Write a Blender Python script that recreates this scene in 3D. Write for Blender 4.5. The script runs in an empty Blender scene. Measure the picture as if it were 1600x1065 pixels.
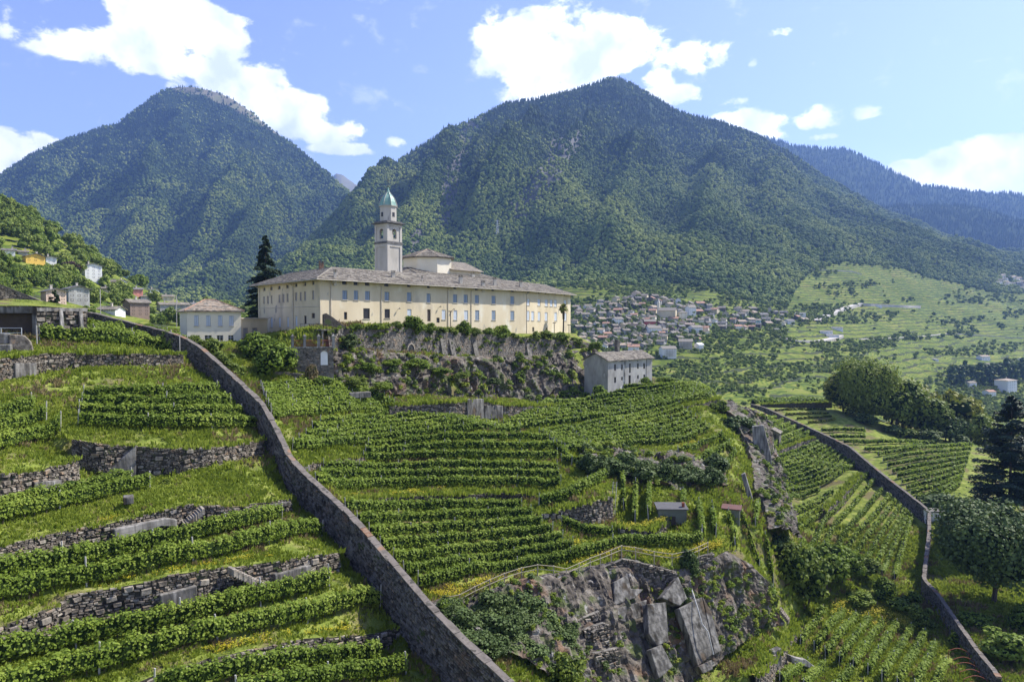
import bpy, math, random
import numpy as np
from mathutils import Vector, Matrix
from mathutils.geometry import delaunay_2d_cdt

random.seed(7)
rng = np.random.default_rng(7)
scene = bpy.context.scene
C = scene.collection

# ------------------------------------------------------------------ camera
F = 1067.0                       # focal length in photo pixels (1600 wide)
PITCH = math.radians(1.9)
cam_d = bpy.data.cameras.new('camera')
cam_d.sensor_width = 36.0
cam_d.lens = 36.0 * F / 1600.0
cam_d.clip_start = 0.5
cam_d.clip_end = 60000
cam = bpy.data.objects.new('camera', cam_d)
C.objects.link(cam)
cam.location = (0, 0, 0)
cam.rotation_euler = (math.radians(90) - PITCH, 0, 0)
scene.camera = cam

# ------------------------------------------------------------------ light
SUN_AZ = 25.0
SUN_EL = 48.0
HAZE_D = 9.0e-5
sd = Vector((math.cos(math.radians(SUN_EL)) * math.cos(math.radians(SUN_AZ)),
             math.cos(math.radians(SUN_EL)) * math.sin(math.radians(SUN_AZ)),
             math.sin(math.radians(SUN_EL))))
sun_d = bpy.data.lights.new('sun', 'SUN')
sun_d.energy = 5.0
sun_d.angle = math.radians(0.55)
sun_d.color = (1.0, 0.95, 0.86)
sun = bpy.data.objects.new('sun', sun_d)
C.objects.link(sun)
sun.rotation_euler = sd.to_track_quat('Z', 'Y').to_euler()

scene.view_settings.view_transform = 'Standard'
scene.view_settings.look = 'None'
scene.view_settings.gamma = 1.0
scene.view_settings.use_curve_mapping = False
scene.view_settings.exposure = 0.96

def px_dir(px, py):
    xx = px - 800.0
    yy = py - 532.5
    cy = F * math.cos(PITCH) - yy * math.sin(PITCH)
    cz = -F * math.sin(PITCH) - yy * math.cos(PITCH)
    return Vector((xx, cy, cz)).normalized()

world = bpy.data.worlds.new('World')
scene.world = world
world.use_nodes = True
wn = world.node_tree
wn.nodes.clear()
def W(t, **k):
    n = wn.nodes.new(t)
    for a, b in k.items():
        setattr(n, a, b)
    return n
def wl(a, b):
    wn.links.new(a, b)
out = W('ShaderNodeOutputWorld')
bg = W('ShaderNodeBackground')
bg.inputs['Strength'].default_value = 0.122
sky = W('ShaderNodeTexSky', sky_type='NISHITA')
sky.sun_disc = False
sky.sun_elevation = math.radians(SUN_EL)
sky.sun_rotation = math.radians(90 - SUN_AZ)
sky.altitude = 400
sky.air_density = 1.15
sky.dust_density = 0.6
sky.ozone_density = 1.6
hs = W('ShaderNodeHueSaturation')
hs.inputs['Hue'].default_value = 0.528
hs.inputs['Saturation'].default_value = 1.02
hs.inputs['Value'].default_value = 1.0
wl(sky.outputs[0], hs.inputs['Color'])
tc = W('ShaderNodeTexCoord')

def vmath(op, a=None, b=None):
    n = W('ShaderNodeVectorMath', operation=op)
    for i, v in enumerate((a, b)):
        if v is None: continue
        if isinstance(v, (tuple, list, Vector)):
            n.inputs[i].default_value = tuple(v)
        else:
            wl(v, n.inputs[i])
    return n
def wmath(op, a=None, b=None, clamp=False):
    n = W('ShaderNodeMath', operation=op)
    n.use_clamp = clamp
    for i, v in enumerate((a, b)):
        if v is None: continue
        if isinstance(v, (int, float)):
            n.inputs[i].default_value = v
        else:
            wl(v, n.inputs[i])
    return n.outputs[0]

# clouds: each is a bank of puffs, given by its direction in the sky, its half
# width and half height (degrees) and its density; billowing comes from noise
CLOUDS = [  # px, py, half-width px, half-height px, amount
    (265, 25, 85, 60, 1.0), (330, 60, 75, 55, 1.0), (150, 70, 130, 32, .80), (235, 85, 110, 42, 1.0),
    (370, 125, 80, 42, 1.0), (325, 100, 60, 40, .9),(440, 172, 90, 36, 1.0), (505, 200, 75, 26, .9), (285, 132, 40, 10, .6),
    (545, 234, 62, 13, .85), (616, 223, 27, 12, .85), (20, 232, 95, 38, .75), (0, 30, 45, 28, .5), (-40, 260, 90, 50, .9),
    (820, 85, 80, 75, 1.0), (890, 60, 65, 60, .85), (800, 48, 75, 34, .75), (960, 78, 85, 50, 1.0), (880, 135, 85, 40, 1.0),
    (1095, 90, 75, 26, .62), (1025, 125, 30, 26, .7), (1055, 155, 50, 22, .85),
    (1165, 190, 68, 30, .95), (1190, 212, 50, 12, .8), (1145, 160, 34, 10, .55), (1283, 184, 46, 22, .82), (1286, 214, 24, 8, .72),
    (1352, 175, 34, 14, .6), (1228, 48, 26, 10, .42), (1285, 42, 30, 6, .35), (1280, 96, 22, 9, .42), (1175, 92, 12, 14, .5),
    (1455, 268, 85, 26, 1.25), (1545, 258, 110, 48, 1.35), (1640, 258, 130, 56, 1.35), (1560, 232, 60, 26, 1.1),
    (1750, 180, 120, 50, .9), (-160, 120, 120, 60, .9), (-330, 200, 160, 60, .9), (2000, 240, 190, 60, .9),
]
ncl = W('ShaderNodeTexNoise')
ncl.inputs['Scale'].default_value = 19.0
ncl.inputs['Detail'].default_value = 9.0
ncl.inputs['Roughness'].default_value = 0.60
ncl.inputs['Distortion'].default_value = 0.25
mpc = W('ShaderNodeMapping')
mpc.inputs['Scale'].default_value = (1, 1, 1.5)
wl(tc.outputs['Generated'], mpc.inputs['Vector'])
wl(mpc.outputs[0], ncl.inputs['Vector'])
acc = None
for (px, py, hw, hh, am) in CLOUDS:
    d = px_dir(px, py)
    # local axes on the sphere round this cloud
    r = Vector((d.y, -d.x, 0)).normalized()
    u = r.cross(d) * -1
    if u.z < 0: u = -u
    dist = math.hypot(px - 800, F)
    aw = hw * .86 / dist
    ah = hh * .86 / dist
    a = vmath('DOT_PRODUCT', tc.outputs['Generated'], r / aw).outputs['Value']
    b = vmath('DOT_PRODUCT', tc.outputs['Generated'], u / ah).outputs['Value']
    f = vmath('DOT_PRODUCT', tc.outputs['Generated'], d).outputs['Value']
    e = wmath('ADD', wmath('MULTIPLY', a, a), wmath('MULTIPLY', b, b))
    e = wmath('SUBTRACT', am, wmath('MULTIPLY', e, 0.62 * am))
    e = wmath('MULTIPLY', e, wmath('GREATER_THAN', f, 0.0))
    e = wmath('MAXIMUM', e, 0.0)
    if acc is None:
        acc = e
    else:
        sm = W('ShaderNodeMath', operation='SMOOTH_MAX')
        wl(acc, sm.inputs[0]); wl(e, sm.inputs[1]); sm.inputs[2].default_value = 0.12
        acc = sm.outputs[0]
edge = wmath('ADD', wmath('MULTIPLY', acc, 1.15), wmath('MULTIPLY', wmath('SUBTRACT', ncl.outputs['Fac'], 0.52), 2.9))
mr = W('ShaderNodeMapRange', interpolation_type='SMOOTHSTEP')
mr.inputs['From Min'].default_value = 0.24
mr.inputs['From Max'].default_value = 0.66
wl(edge, mr.inputs['Value'])
gate = W('ShaderNodeMapRange')
gate.inputs['From Min'].default_value = 0.03
gate.inputs['From Max'].default_value = 0.30
wl(acc, gate.inputs['Value'])
mask = wmath('MULTIPLY', mr.outputs[0], gate.outputs[0], True)
# thickness shades the cloud a little grey
th = W('ShaderNodeTexNoise')
th.inputs['Scale'].default_value = 17.0
th.inputs['Detail'].default_value = 5.0
mp2 = W('ShaderNodeMapping')
mp2.inputs['Location'].default_value = (0.02, 0.03, 0.035)
wl(tc.outputs['Generated'], mp2.inputs['Vector'])
wl(mp2.outputs[0], th.inputs['Vector'])
cr = W('ShaderNodeValToRGB')
cr.color_ramp.elements[0].position = 0.36
cr.color_ramp.elements[0].color = (0.56, 0.61, 0.70, 1)
cr.color_ramp.elements[1].position = 0.60
cr.color_ramp.elements[1].color = (0.97, 0.97, 0.96, 1)
wl(th.outputs['Fac'], cr.inputs[0])
csc = W('ShaderNodeVectorMath', operation='SCALE')
wl(cr.outputs[0], csc.inputs[0])
csc.inputs['Scale'].default_value = 8.6
mix = W('ShaderNodeMixRGB')
wl(wmath('MULTIPLY', mask, 0.95), mix.inputs[0])
wl(hs.outputs[0], mix.inputs[1])
wl(csc.outputs[0], mix.inputs[2])
wl(mix.outputs[0], bg.inputs['Color'])
wl(bg.outputs[0], out.inputs['Surface'])

# ------------------------------------------------------------------ geometry of view (used only to measure real positions)
cP, sP = math.cos(PITCH), math.sin(PITCH)
def P(px, py, D):
    """world point seen at photo pixel (px,py) at forward distance D."""
    yy = py - 532.5
    cy = F * cP - yy * sP
    return Vector(((px - 800.0) / cy * D, D, (-F * sP - yy * cP) / cy * D))
def PA(a):
    a = np.asarray(a, float)
    yy = a[:, 1] - 532.5
    cy = F * cP - yy * sP
    D = a[:, 2]
    return np.stack([(a[:, 0] - 800.0) / cy * D, D, (-F * sP - yy * cP) / cy * D], 1)
def proj(X, Y, Z):
    fw = Y * cP - Z * sP
    up = Y * sP + Z * cP
    return 800.0 + F * X / fw, 532.5 - F * up / fw

# ------------------------------------------------------------------ numpy noise
def _h(ix, iy, iz, seed):
    n = (ix * 374761393 + iy * 668265263 + iz * 2147483647 + seed * 1274126177) & 0xFFFFFFFF
    n = ((n ^ (n >> 13)) * 1274126177) & 0xFFFFFFFF
    n = (n ^ (n >> 16)) & 0xFFFFFFFF
    return n / 4294967295.0
def vnoise(x, y, z=None, seed=0):
    x = np.asarray(x, float); y = np.asarray(y, float)
    z = np.zeros_like(x) if z is None else np.asarray(z, float)
    ix, iy, iz = (np.floor(v).astype(np.int64) for v in (x, y, z))
    fx, fy, fz = x - ix, y - iy, z - iz
    fx, fy, fz = (t * t * (3 - 2 * t) for t in (fx, fy, fz))
    def c(dx, dy, dz): return _h(ix + dx, iy + dy, iz + dz, seed)
    a = c(0,0,0)*(1-fx)+c(1,0,0)*fx; b = c(0,1,0)*(1-fx)+c(1,1,0)*fx
    e = c(0,0,1)*(1-fx)+c(1,0,1)*fx; g = c(0,1,1)*(1-fx)+c(1,1,1)*fx
    return ((a*(1-fy)+b*fy)*(1-fz) + (e*(1-fy)+g*fy)*fz) * 2 - 1
def fbm(x, y, z=None, oct=4, seed=0, gain=0.5, ridged=False):
    s = 0; a = 1.0; t = 0
    for k in range(oct):
        f = 2.03 ** k
        n = vnoise(np.asarray(x)*f + 17.3*k, np.asarray(y)*f - 9.1*k, None if z is None else np.asarray(z)*f + 3.7*k, seed + k)
        if ridged: n = 1 - 2 * np.abs(n)
        s = s + a * n; t += a; a *= gain
    return s / t
def tps(pts, vals, lam=1e-4):
    pts = np.asarray(pts, float); vals = np.asarray(vals, float)
    mu = pts.mean(0); sc = pts.std()
    p = (pts - mu) / sc
    n = len(p)
    def U(r2): return np.where(r2 > 1e-12, 0.5 * r2 * np.log(r2 + 1e-12), 0)
    K = U(((p[:, None] - p[None]) ** 2).sum(-1)) + lam * np.eye(n)
    Q = np.hstack([np.ones((n, 1)), p])
    A = np.block([[K, Q], [Q.T, np.zeros((3, 3))]])
    w = np.linalg.solve(A, np.concatenate([vals, np.zeros(3)]))
    def f(q):
        q = (np.asarray(q, float) - mu) / sc
        o = np.empty(len(q))
        for s in range(0, len(q), 20000):
            qq = q[s:s+20000]
            o[s:s+20000] = U(((qq[:, None] - p[None]) ** 2).sum(-1)) @ w[:n] + w[n] + qq @ w[n+1:]
        return o
    return f

# ------------------------------------------------------------------ object helpers
def link_mesh(name, me, parent=None):
    o = bpy.data.objects.new(name, me)
    C.objects.link(o)
    if parent is not None: o.parent = parent
    return o
def tag(o, label=None, cat=None, group=None, kind=None):
    if label: o['label'] = label
    if cat: o['category'] = cat
    if group: o['group'] = group
    if kind: o['kind'] = kind
    return o
def empty(name, loc=(0, 0, 0), rz=0.0, label=None, cat=None, group=None):
    o = bpy.data.objects.new(name, None)
    o.empty_display_size = 0.5
    C.objects.link(o)
    o.location = loc
    o.rotation_euler = (0, 0, rz)
    return tag(o, label, cat, group)
def np_mesh(name, V, Fc, mats, mi=None, smooth=False):
    """V (n,3); Fc an int array (m,k) or a list of faces."""
    me = bpy.data.meshes.new(name)
    V = np.asarray(V, np.float32)
    me.vertices.add(len(V))
    me.vertices.foreach_set('co', V.ravel())
    if isinstance(Fc, np.ndarray) and Fc.ndim == 2:
        m, k = Fc.shape
        loops = Fc.ravel()
        starts = np.arange(m) * k
        tot = np.full(m, k)
    else:
        tot = np.array([len(f) for f in Fc])
        loops = np.concatenate([np.asarray(f) for f in Fc]) if len(Fc) else np.zeros(0)
        starts = np.concatenate([[0], np.cumsum(tot)[:-1]]) if len(Fc) else np.zeros(0)
        m = len(Fc)
    me.loops.add(len(loops))
    me.loops.foreach_set('vertex_index', loops.astype(np.int32))
    me.polygons.add(m)
    me.polygons.foreach_set('loop_start', starts.astype(np.int32))
    me.polygons.foreach_set('loop_total', tot.astype(np.int32))
    if not isinstance(mats, (list, tuple)): mats = [mats]
    for x in mats: me.materials.append(x)
    if mi is not None:
        me.polygons.foreach_set('material_index', np.asarray(mi, np.int32))
    me.polygons.foreach_set('use_smooth', np.full(m, bool(smooth)))
    me.update(calc_edges=True)
    return me
BOXF = [(0,3,2,1),(4,5,6,7),(0,1,5,4),(1,2,6,5),(2,3,7,6),(3,0,4,7)]
class MB:
    """collects shapes into one mesh"""
    def __init__(s): s.v = []; s.f = []; s.m = []; s.n = 0
    def add(s, v, f, m=0):
        v = np.asarray(v, float).reshape(-1, 3)
        s.v.append(v)
        for q in f: s.f.append(tuple(i + s.n for i in q)); s.m.append(m)
        s.n += len(v)
        return s
    def box(s, x0, x1, y0, y1, z0, z1, m=0):
        return s.add([(x0,y0,z0),(x1,y0,z0),(x1,y1,z0),(x0,y1,z0),(x0,y0,z1),(x1,y0,z1),(x1,y1,z1),(x0,y1,z1)], BOXF, m)
    def prism(s, poly, z0, z1, m=0, top=True, bot=True):
        n = len(poly)
        z0s = z0 if hasattr(z0, '__len__') else [z0]*n
        z1s = z1 if hasattr(z1, '__len__') else [z1]*n
        v = [(p[0], p[1], z0s[i]) for i, p in enumerate(poly)] + [(p[0], p[1], z1s[i]) for i, p in enumerate(poly)]
        f = [(i, (i+1) % n, n+(i+1) % n, n+i) for i in range(n)]
        if top: f.append(tuple(range(n, 2*n)))
        if bot: f.append(tuple(range(n-1, -1, -1)))
        return s.add(v, f, m)
    def bar(s, a, b, r, r2=None, n=6, m=0, caps=True):
        a = Vector(a); b = Vector(b); r2 = r if r2 is None else r2
        d = (b - a)
        if d.length < 1e-6: return s
        q = d.to_track_quat('Z', 'Y')
        v = []
        for c, rr in ((a, r), (b, r2)):
            for k in range(n):
                t = 2*math.pi*k/n
                v.append(c + q @ Vector((math.cos(t)*rr, math.sin(t)*rr, 0)))
        f = [(k, (k+1) % n, n+(k+1) % n, n+k) for k in range(n)]
        if caps: f += [tuple(range(n-1, -1, -1)), tuple(range(n, 2*n))]
        return s.add([tuple(x) for x in v], f, m)
    def lathe(s, prof, n=12, m=0, cx=0, cy=0, rot=0):
        v = []
        for r, z in prof:
            for k in range(n):
                t = 2*math.pi*k/n + rot
                v.append((cx + r*math.cos(t), cy + r*math.sin(t), z))
        f = []
        for j in range(len(prof)-1):
            for k in range(n):
                f.append((j*n+k, j*n+(k+1) % n, (j+1)*n+(k+1) % n, (j+1)*n+k))
        f.append(tuple(range(n-1, -1, -1))); f.append(tuple(range((len(prof)-1)*n, len(prof)*n)))
        return s.add(v, f, m)
    def build(s, name, mats, parent=None, smooth=False):
        me = np_mesh(name, np.concatenate(s.v), s.f, mats, s.m, smooth)
        return link_mesh(name, me, parent)
    def mesh(s, name, mats, smooth=False):
        return np_mesh(name, np.concatenate(s.v), s.f, mats, s.m, smooth)

# ------------------------------------------------------------------ materials
def mat(name):
    m = bpy.data.materials.new(name)
    m.use_nodes = True
    nt = m.node_tree
    b = nt.nodes['Principled BSDF']
    return m, nt, b
def noise_mat(name, cols, scale=1.0, rough=0.9, detail=5.0, bump=0.0, bump_scale=None, stops=None, dist=0.0, coords='Object',
              second=None, spec=0.3, nrough=0.6, aniso=(1, 1, 1)):
    """principled material whose base colour runs through cols by noise; second = (colour, scale, threshold, softness) adds patches"""
    m, nt, b = mat(name)
    N = nt.nodes; L = nt.links
    tcn = N.new('ShaderNodeTexCoord')
    if coords == 'World':
        g = N.new('ShaderNodeNewGeometry'); src = g.outputs['Position']
    else:
        src = tcn.outputs[coords]
    mp = N.new('ShaderNodeMapping'); mp.inputs['Scale'].default_value = aniso
    L.new(src, mp.inputs[0]); src = mp.outputs[0]
    n = N.new('ShaderNodeTexNoise')
    n.inputs['Scale'].default_value = scale
    n.inputs['Detail'].default_value = detail
    n.inputs['Roughness'].default_value = nrough
    n.inputs['Distortion'].default_value = dist
    L.new(src, n.inputs['Vector'])
    r = N.new('ShaderNodeValToRGB')
    el = r.color_ramp.elements
    k = len(cols)
    st = stops or [0.32 + 0.36 * i / max(1, k-1) for i in range(k)]
    while len(el) < k: el.new(0.5)
    for i in range(k):
        el[i].position = st[i]; el[i].color = (*cols[i], 1)
    L.new(n.outputs['Fac'], r.inputs[0])
    col = r.outputs[0]
    for sec in (second or []):
        n2 = N.new('ShaderNodeTexNoise')
        n2.inputs['Scale'].default_value = sec[1]
        n2.inputs['Detail'].default_value = 4
        L.new(src, n2.inputs['Vector'])
        mr = N.new('ShaderNodeMapRange')
        mr.inputs['From Min'].default_value = sec[2]
        mr.inputs['From Max'].default_value = sec[2] + sec[3]
        L.new(n2.outputs['Fac'], mr.inputs['Value'])
        mx = N.new('ShaderNodeMixRGB')
        L.new(mr.outputs[0], mx.inputs[0]); L.new(col, mx.inputs[1]); mx.inputs[2].default_value = (*sec[0], 1)
        col = mx.outputs[0]
    L.new(col, b.inputs['Base Color'])
    b.inputs['Roughness'].default_value = rough
    b.inputs['Specular IOR Level'].default_value = spec
    if bump > 0:
        bn = N.new('ShaderNodeTexNoise')
        bn.inputs['Scale'].default_value = bump_scale or scale * 3
        bn.inputs['Detail'].default_value = 6
        L.new(src, bn.inputs['Vector'])
        bp = N.new('ShaderNodeBump')
        bp.inputs['Strength'].default_value = 1.0
        bp.inputs['Distance'].default_value = bump
        L.new(bn.outputs['Fac'], bp.inputs['Height'])
        L.new(bp.outputs[0], b.inputs['Normal'])
    return m
def leaf_mat(name, dark, mid, light, scale=3.0, trans=0.35, big=0.12, gloss=0.60):
    """foliage: a noise fine enough to change from leaf to leaf, plus slow drifts, part of the light passing through"""
    m, nt, b = mat(name)
    N = nt.nodes; L = nt.links
    g = N.new('ShaderNodeNewGeometry')
    n = N.new('ShaderNodeTexNoise'); n.inputs['Scale'].default_value = scale; n.inputs['Detail'].default_value = 3
    L.new(g.outputs['Position'], n.inputs['Vector'])
    n2 = N.new('ShaderNodeTexNoise'); n2.inputs['Scale'].default_value = big; n2.inputs['Detail'].default_value = 4
    L.new(g.outputs['Position'], n2.inputs['Vector'])
    ad = N.new('ShaderNodeMath'); ad.operation = 'ADD'
    L.new(n.outputs['Fac'], ad.inputs[0]); L.new(n2.outputs['Fac'], ad.inputs[1])
    oi = N.new('ShaderNodeObjectInfo')
    am = N.new('ShaderNodeMath'); am.operation = 'MULTIPLY_ADD'
    L.new(oi.outputs['Random'], am.inputs[0]); am.inputs[1].default_value = 0.16; L.new(ad.outputs[0], am.inputs[2])
    r = N.new('ShaderNodeValToRGB')
    el = r.color_ramp.elements
    el.new(0.5)
    el[0].position = 0.30; el[0].color = (*dark, 1)
    el[1].position = 0.52; el[1].color = (*mid, 1)
    el[2].position = 0.72; el[2].color = (*light, 1)
    dv = N.new('ShaderNodeMath'); dv.operation = 'MULTIPLY'; dv.inputs[1].default_value = 0.48
    L.new(am.outputs[0], dv.inputs[0]); L.new(dv.outputs[0], r.inputs[0])
    L.new(r.outputs[0], b.inputs['Base Color'])
    b.inputs['Roughness'].default_value = gloss
    b.inputs['Specular IOR Level'].default_value = 0.22
    if trans > 0:
        t = N.new('ShaderNodeBsdfTranslucent')
        L.new(r.outputs[0], t.inputs['Color'])
        ms = N.new('ShaderNodeMixShader'); ms.inputs[0].default_value = trans
        o = nt.nodes['Material Output']
        L.new(b.outputs[0], ms.inputs[1]); L.new(t.outputs[0], ms.inputs[2]); L.new(ms.outputs[0], o.inputs['Surface'])
    return m
M = {}
def plain(name, col, rough=0.7, var=0.12, scale=1.5, bump=0.0, spec=0.3, metal=0.0):
    a = tuple(max(0, c * (1 - var)) for c in col); c2 = tuple(c * (1 + var) for c in col)
    m = noise_mat(name, [a, col, c2], scale=scale, rough=rough, bump=bump, spec=spec)
    m.node_tree.nodes['Principled BSDF'].inputs['Metallic'].default_value = metal
    return m
M['grass'] = noise_mat('grass', [(.075,.098,.020),(.131,.169,.030),(.200,.237,.045),(.263,.269,.088)], scale=0.55, rough=0.95, detail=9, bump=0.25, bump_scale=3.5,
                       coords='World', spec=0.1, second=[((.15,.13,.06), .20, .51, .12), ((.26,.24,.03), .35, .66, .05)])
M['soil'] = noise_mat('soil', [(.10,.085,.06),(.17,.14,.10),(.24,.21,.15)], scale=1.4, bump=.15, coords='World')
M['stone'] = noise_mat('stone', [(.055,.046,.036),(.12,.102,.08),(.20,.172,.138),(.30,.26,.21)], scale=2.2, rough=.9, detail=6, bump=.03, bump_scale=9, coords='World',
                       second=[((.27,.19,.12), 1.3, .58, .1)])
M['stone_light'] = noise_mat('stone_light', [(.15,.13,.105),(.26,.23,.185),(.38,.34,.28)], scale=2.6, rough=.9, detail=6, bump=.03, bump_scale=9, coords='World',
                       second=[((.34,.24,.15), 1.7, .58, .1)])
M['stone_dark'] = noise_mat('stone_dark', [(.034,.029,.023),(.07,.06,.048),(.12,.105,.085)], scale=2.5, rough=.95, detail=6, bump=.03, bump_scale=9, coords='World',
                       second=[((.07,.09,.03), .6, .58, .08)])
M['joint'] = noise_mat('joint', [(.022,.02,.016),(.05,.045,.036),(.06,.075,.03)], scale=1.6, rough=1, detail=6, bump=.08, bump_scale=6, coords='World')
M['mortared'] = noise_mat('mortared_stone', [(.078,.071,.06),(.145,.134,.115),(.22,.205,.178)], scale=1.8, rough=.95, detail=9, bump=.12, bump_scale=5, coords='World',
                       second=[((.035,.032,.025), 1.0, .57, .06), ((.26,.24,.20), .35, .62, .06), ((.18,.12,.08), .22, .64, .07)])
M['rock'] = noise_mat('rock', [(.030,.025,.020),(.075,.064,.050),(.135,.117,.095),(.23,.205,.172)], scale=.45, rough=.9, detail=10, bump=.5, bump_scale=1.2, coords='World', dist=.7,
                       second=[((.16,.10,.06), .30, .56, .14), ((.07,.085,.028), .45, .54, .08), ((.25,.235,.21), .9, .62, .06)])
M['scrub'] = noise_mat('scrub_ground', [(.05,.065,.02),(.10,.12,.035),(.17,.16,.07)], scale=.8, rough=.95, detail=8, bump=.3, bump_scale=2.5, coords='World')
M['concrete'] = noise_mat('concrete', [(.109,.102,.090),(.179,.169,.151),(.256,.243,.218)], scale=.9, rough=.9, detail=9, bump=.07, bump_scale=2.2, coords='World', aniso=(1,1,.5),
                       second=[((.040,.036,.028), .7, .53, .12), ((.22,.21,.185), .5, .62, .05), ((.10,.075,.05), .35, .60, .08)])
def weathered(m):
    nt = m.node_tree; N = nt.nodes; L = nt.links; b = N['Principled BSDF']; src = b.inputs['Base Color'].links[0].from_socket
    g = N.new('ShaderNodeNewGeometry'); mp = N.new('ShaderNodeMapping'); mp.inputs['Scale'].default_value = (1.6, 1.6, .16); L.new(g.outputs['Position'], mp.inputs[0])
    n = N.new('ShaderNodeTexNoise'); n.inputs['Scale'].default_value = 1.5; n.inputs['Detail'].default_value = 6; L.new(mp.outputs[0], n.inputs['Vector'])
    r = N.new('ShaderNodeMapRange'); r.inputs['From Min'].default_value = .40; r.inputs['From Max'].default_value = .62; r.inputs['To Min'].default_value = .42; r.inputs['To Max'].default_value = 1.12; L.new(n.outputs['Fac'], r.inputs['Value'])
    sx = N.new('ShaderNodeSeparateXYZ'); L.new(g.outputs['Position'], sx.inputs[0])
    f = N.new('ShaderNodeMath'); f.operation = 'FRACT'; a = N.new('ShaderNodeMath'); a.operation = 'MULTIPLY'; L.new(sx.outputs['Z'], a.inputs[0]); a.inputs[1].default_value = 1.25; L.new(a.outputs[0], f.inputs[0])
    c = N.new('ShaderNodeMapRange'); c.inputs['From Min'].default_value = .0; c.inputs['From Max'].default_value = .09; c.inputs['To Min'].default_value = .55; c.inputs['To Max'].default_value = 1.0; L.new(f.outputs[0], c.inputs['Value'])
    k = N.new('ShaderNodeMath'); k.operation = 'MULTIPLY'; L.new(r.outputs[0], k.inputs[0]); L.new(c.outputs[0], k.inputs[1])
    v = N.new('ShaderNodeVectorMath'); v.operation = 'SCALE'; L.new(src, v.inputs[0]); L.new(k.outputs[0], v.inputs['Scale']); L.new(v.outputs[0], b.inputs['Base Color'])
weathered(M['concrete'])
M['concrete_light'] = noise_mat('concrete_light', [(.19,.18,.16),(.27,.255,.23),(.35,.335,.30)], scale=.8, rough=.85, detail=8, bump=.02, bump_scale=5, coords='World', aniso=(1,1,.4),
                       second=[((.16,.15,.13), .5, .62, .08)])
weathered(M['concrete_light'])
M['coping'] = noise_mat('coping', [(.085,.075,.062),(.14,.122,.104),(.20,.175,.15)], scale=1.2, rough=.9, bump=.03, coords='World', second=[((.32,.17,.08), .35, .66, .1), ((.06,.055,.045), 1.2, .6, .06)])
M['brick'] = noise_mat('brick_rubble', [(.13,.07,.045),(.20,.12,.075),(.22,.17,.12)], scale=2.5, rough=.95, bump=.06, coords='World')
M['vine'] = leaf_mat('vine_leaves', (.103,.158,.020), (.208,.287,.037), (.388,.459,.078), scale=2.6, trans=.45, big=.10)
M['vine_core'] = noise_mat('vine_dark_hull', [(.012,.022,.006),(.03,.05,.012)], scale=2, rough=1, coords='World', spec=.05)
M['tree_bright'] = leaf_mat('bright_leaves', (.075,.119,.014), (.156,.225,.027), (.275,.350,.056), scale=.9, trans=.35)
M['tree'] = leaf_mat('tree_leaves', (.070,.106,.017), (.154,.204,.031), (.295,.337,.063), scale=.8, trans=.28)
M['tree_yellow'] = leaf_mat('yellowish_leaves', (.069,.088,.013), (.163,.181,.022), (.325,.312,.044), scale=.7, trans=.3)
M['tree_dark'] = leaf_mat('dark_leaves', (.034,.061,.017), (.078,.118,.031), (.144,.201,.055), scale=.8, trans=.2)
M['tree_red'] = leaf_mat('copper_leaves', (.02,.010,.010), (.045,.02,.02), (.08,.04,.03), scale=.8, trans=.2)
M['conifer'] = leaf_mat('conifer_needles', (.014,.026,.012), (.031,.052,.023), (.060,.090,.036), scale=.8, trans=.08, gloss=.6)
M['ivy'] = leaf_mat('ivy_leaves', (.038,.062,.016), (.082,.120,.031), (.156,.204,.060), scale=2.5, trans=.2)
M['grass_blade'] = leaf_mat('grass_blades', (.115,.155,.018), (.218,.276,.032), (.368,.402,.075), scale=1.2, trans=.4, big=.2, gloss=.7)
M['straw'] = leaf_mat('dry_stalks', (.12,.09,.04), (.22,.17,.08), (.30,.25,.12), scale=1.5, trans=.3)
M['flower'] = leaf_mat('yellow_flowers', (.42,.36,.03), (.55,.47,.035), (.62,.55,.07), scale=4, trans=.3)
M['bark'] = noise_mat('bark', [(.05,.04,.03),(.10,.08,.06)], scale=4, rough=.95, bump=.04, coords='World')
M['post'] = plain('post_wood', (.42,.40,.36), .8)
M['wood_rail'] = plain('weathered_rail', (.30,.265,.20), .8)
M['wood_dark'] = plain('dark_wood', (.06,.045,.035), .8)
M['cream'] = noise_mat('cream_plaster', [(.51,.425,.275),(.59,.50,.34),(.65,.565,.405)], scale=.16, rough=.9, detail=8, bump=.01, bump_scale=6, coords='World', aniso=(1,1,.5),
                       second=[((.40,.345,.26), .22, .58, .16), ((.66,.61,.48), .3, .62, .12), ((.33,.30,.25), .55, .66, .06)])
M['cream_pale'] = noise_mat('pale_plaster', [(.70,.63,.48),(.76,.70,.56)], scale=.3, rough=.9, detail=7, coords='World', second=[((.60,.55,.44), .4, .62, .12)])
M['tower_plaster'] = noise_mat('tower_plaster', [(.40,.37,.315),(.48,.445,.385),(.54,.505,.44)], scale=.35, rough=.9, detail=8, coords='World', aniso=(1,1,.4), second=[((.30,.28,.25), .4, .62, .1)])
M['render_grey'] = noise_mat('grey_render', [(.25,.24,.225),(.35,.34,.32),(.44,.43,.405)], scale=.45, rough=.92, detail=9, bump=.03, coords='World', aniso=(1,1,.5), second=[((.24,.22,.20), .5, .60, .08), ((.66,.65,.62), .5, .62, .06)])
M['trim'] = plain('trim', (.50,.45,.37), .8)
M['slate'] = noise_mat('slate_roof', [(.070,.062,.050),(.125,.110,.088),(.19,.168,.136),(.25,.225,.185)], scale=2.2, rough=.9, detail=7, bump=.03, bump_scale=8, coords='World',
                       second=[((.30,.27,.20), .35, .55, .2), ((.11,.085,.06), .5, .60, .12)])
M['slate_dark'] = noise_mat('dark_slate', [(.07,.068,.066),(.13,.125,.12),(.20,.19,.18)], scale=.8, rough=.8, detail=7, bump=.03, coords='World')
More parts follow.
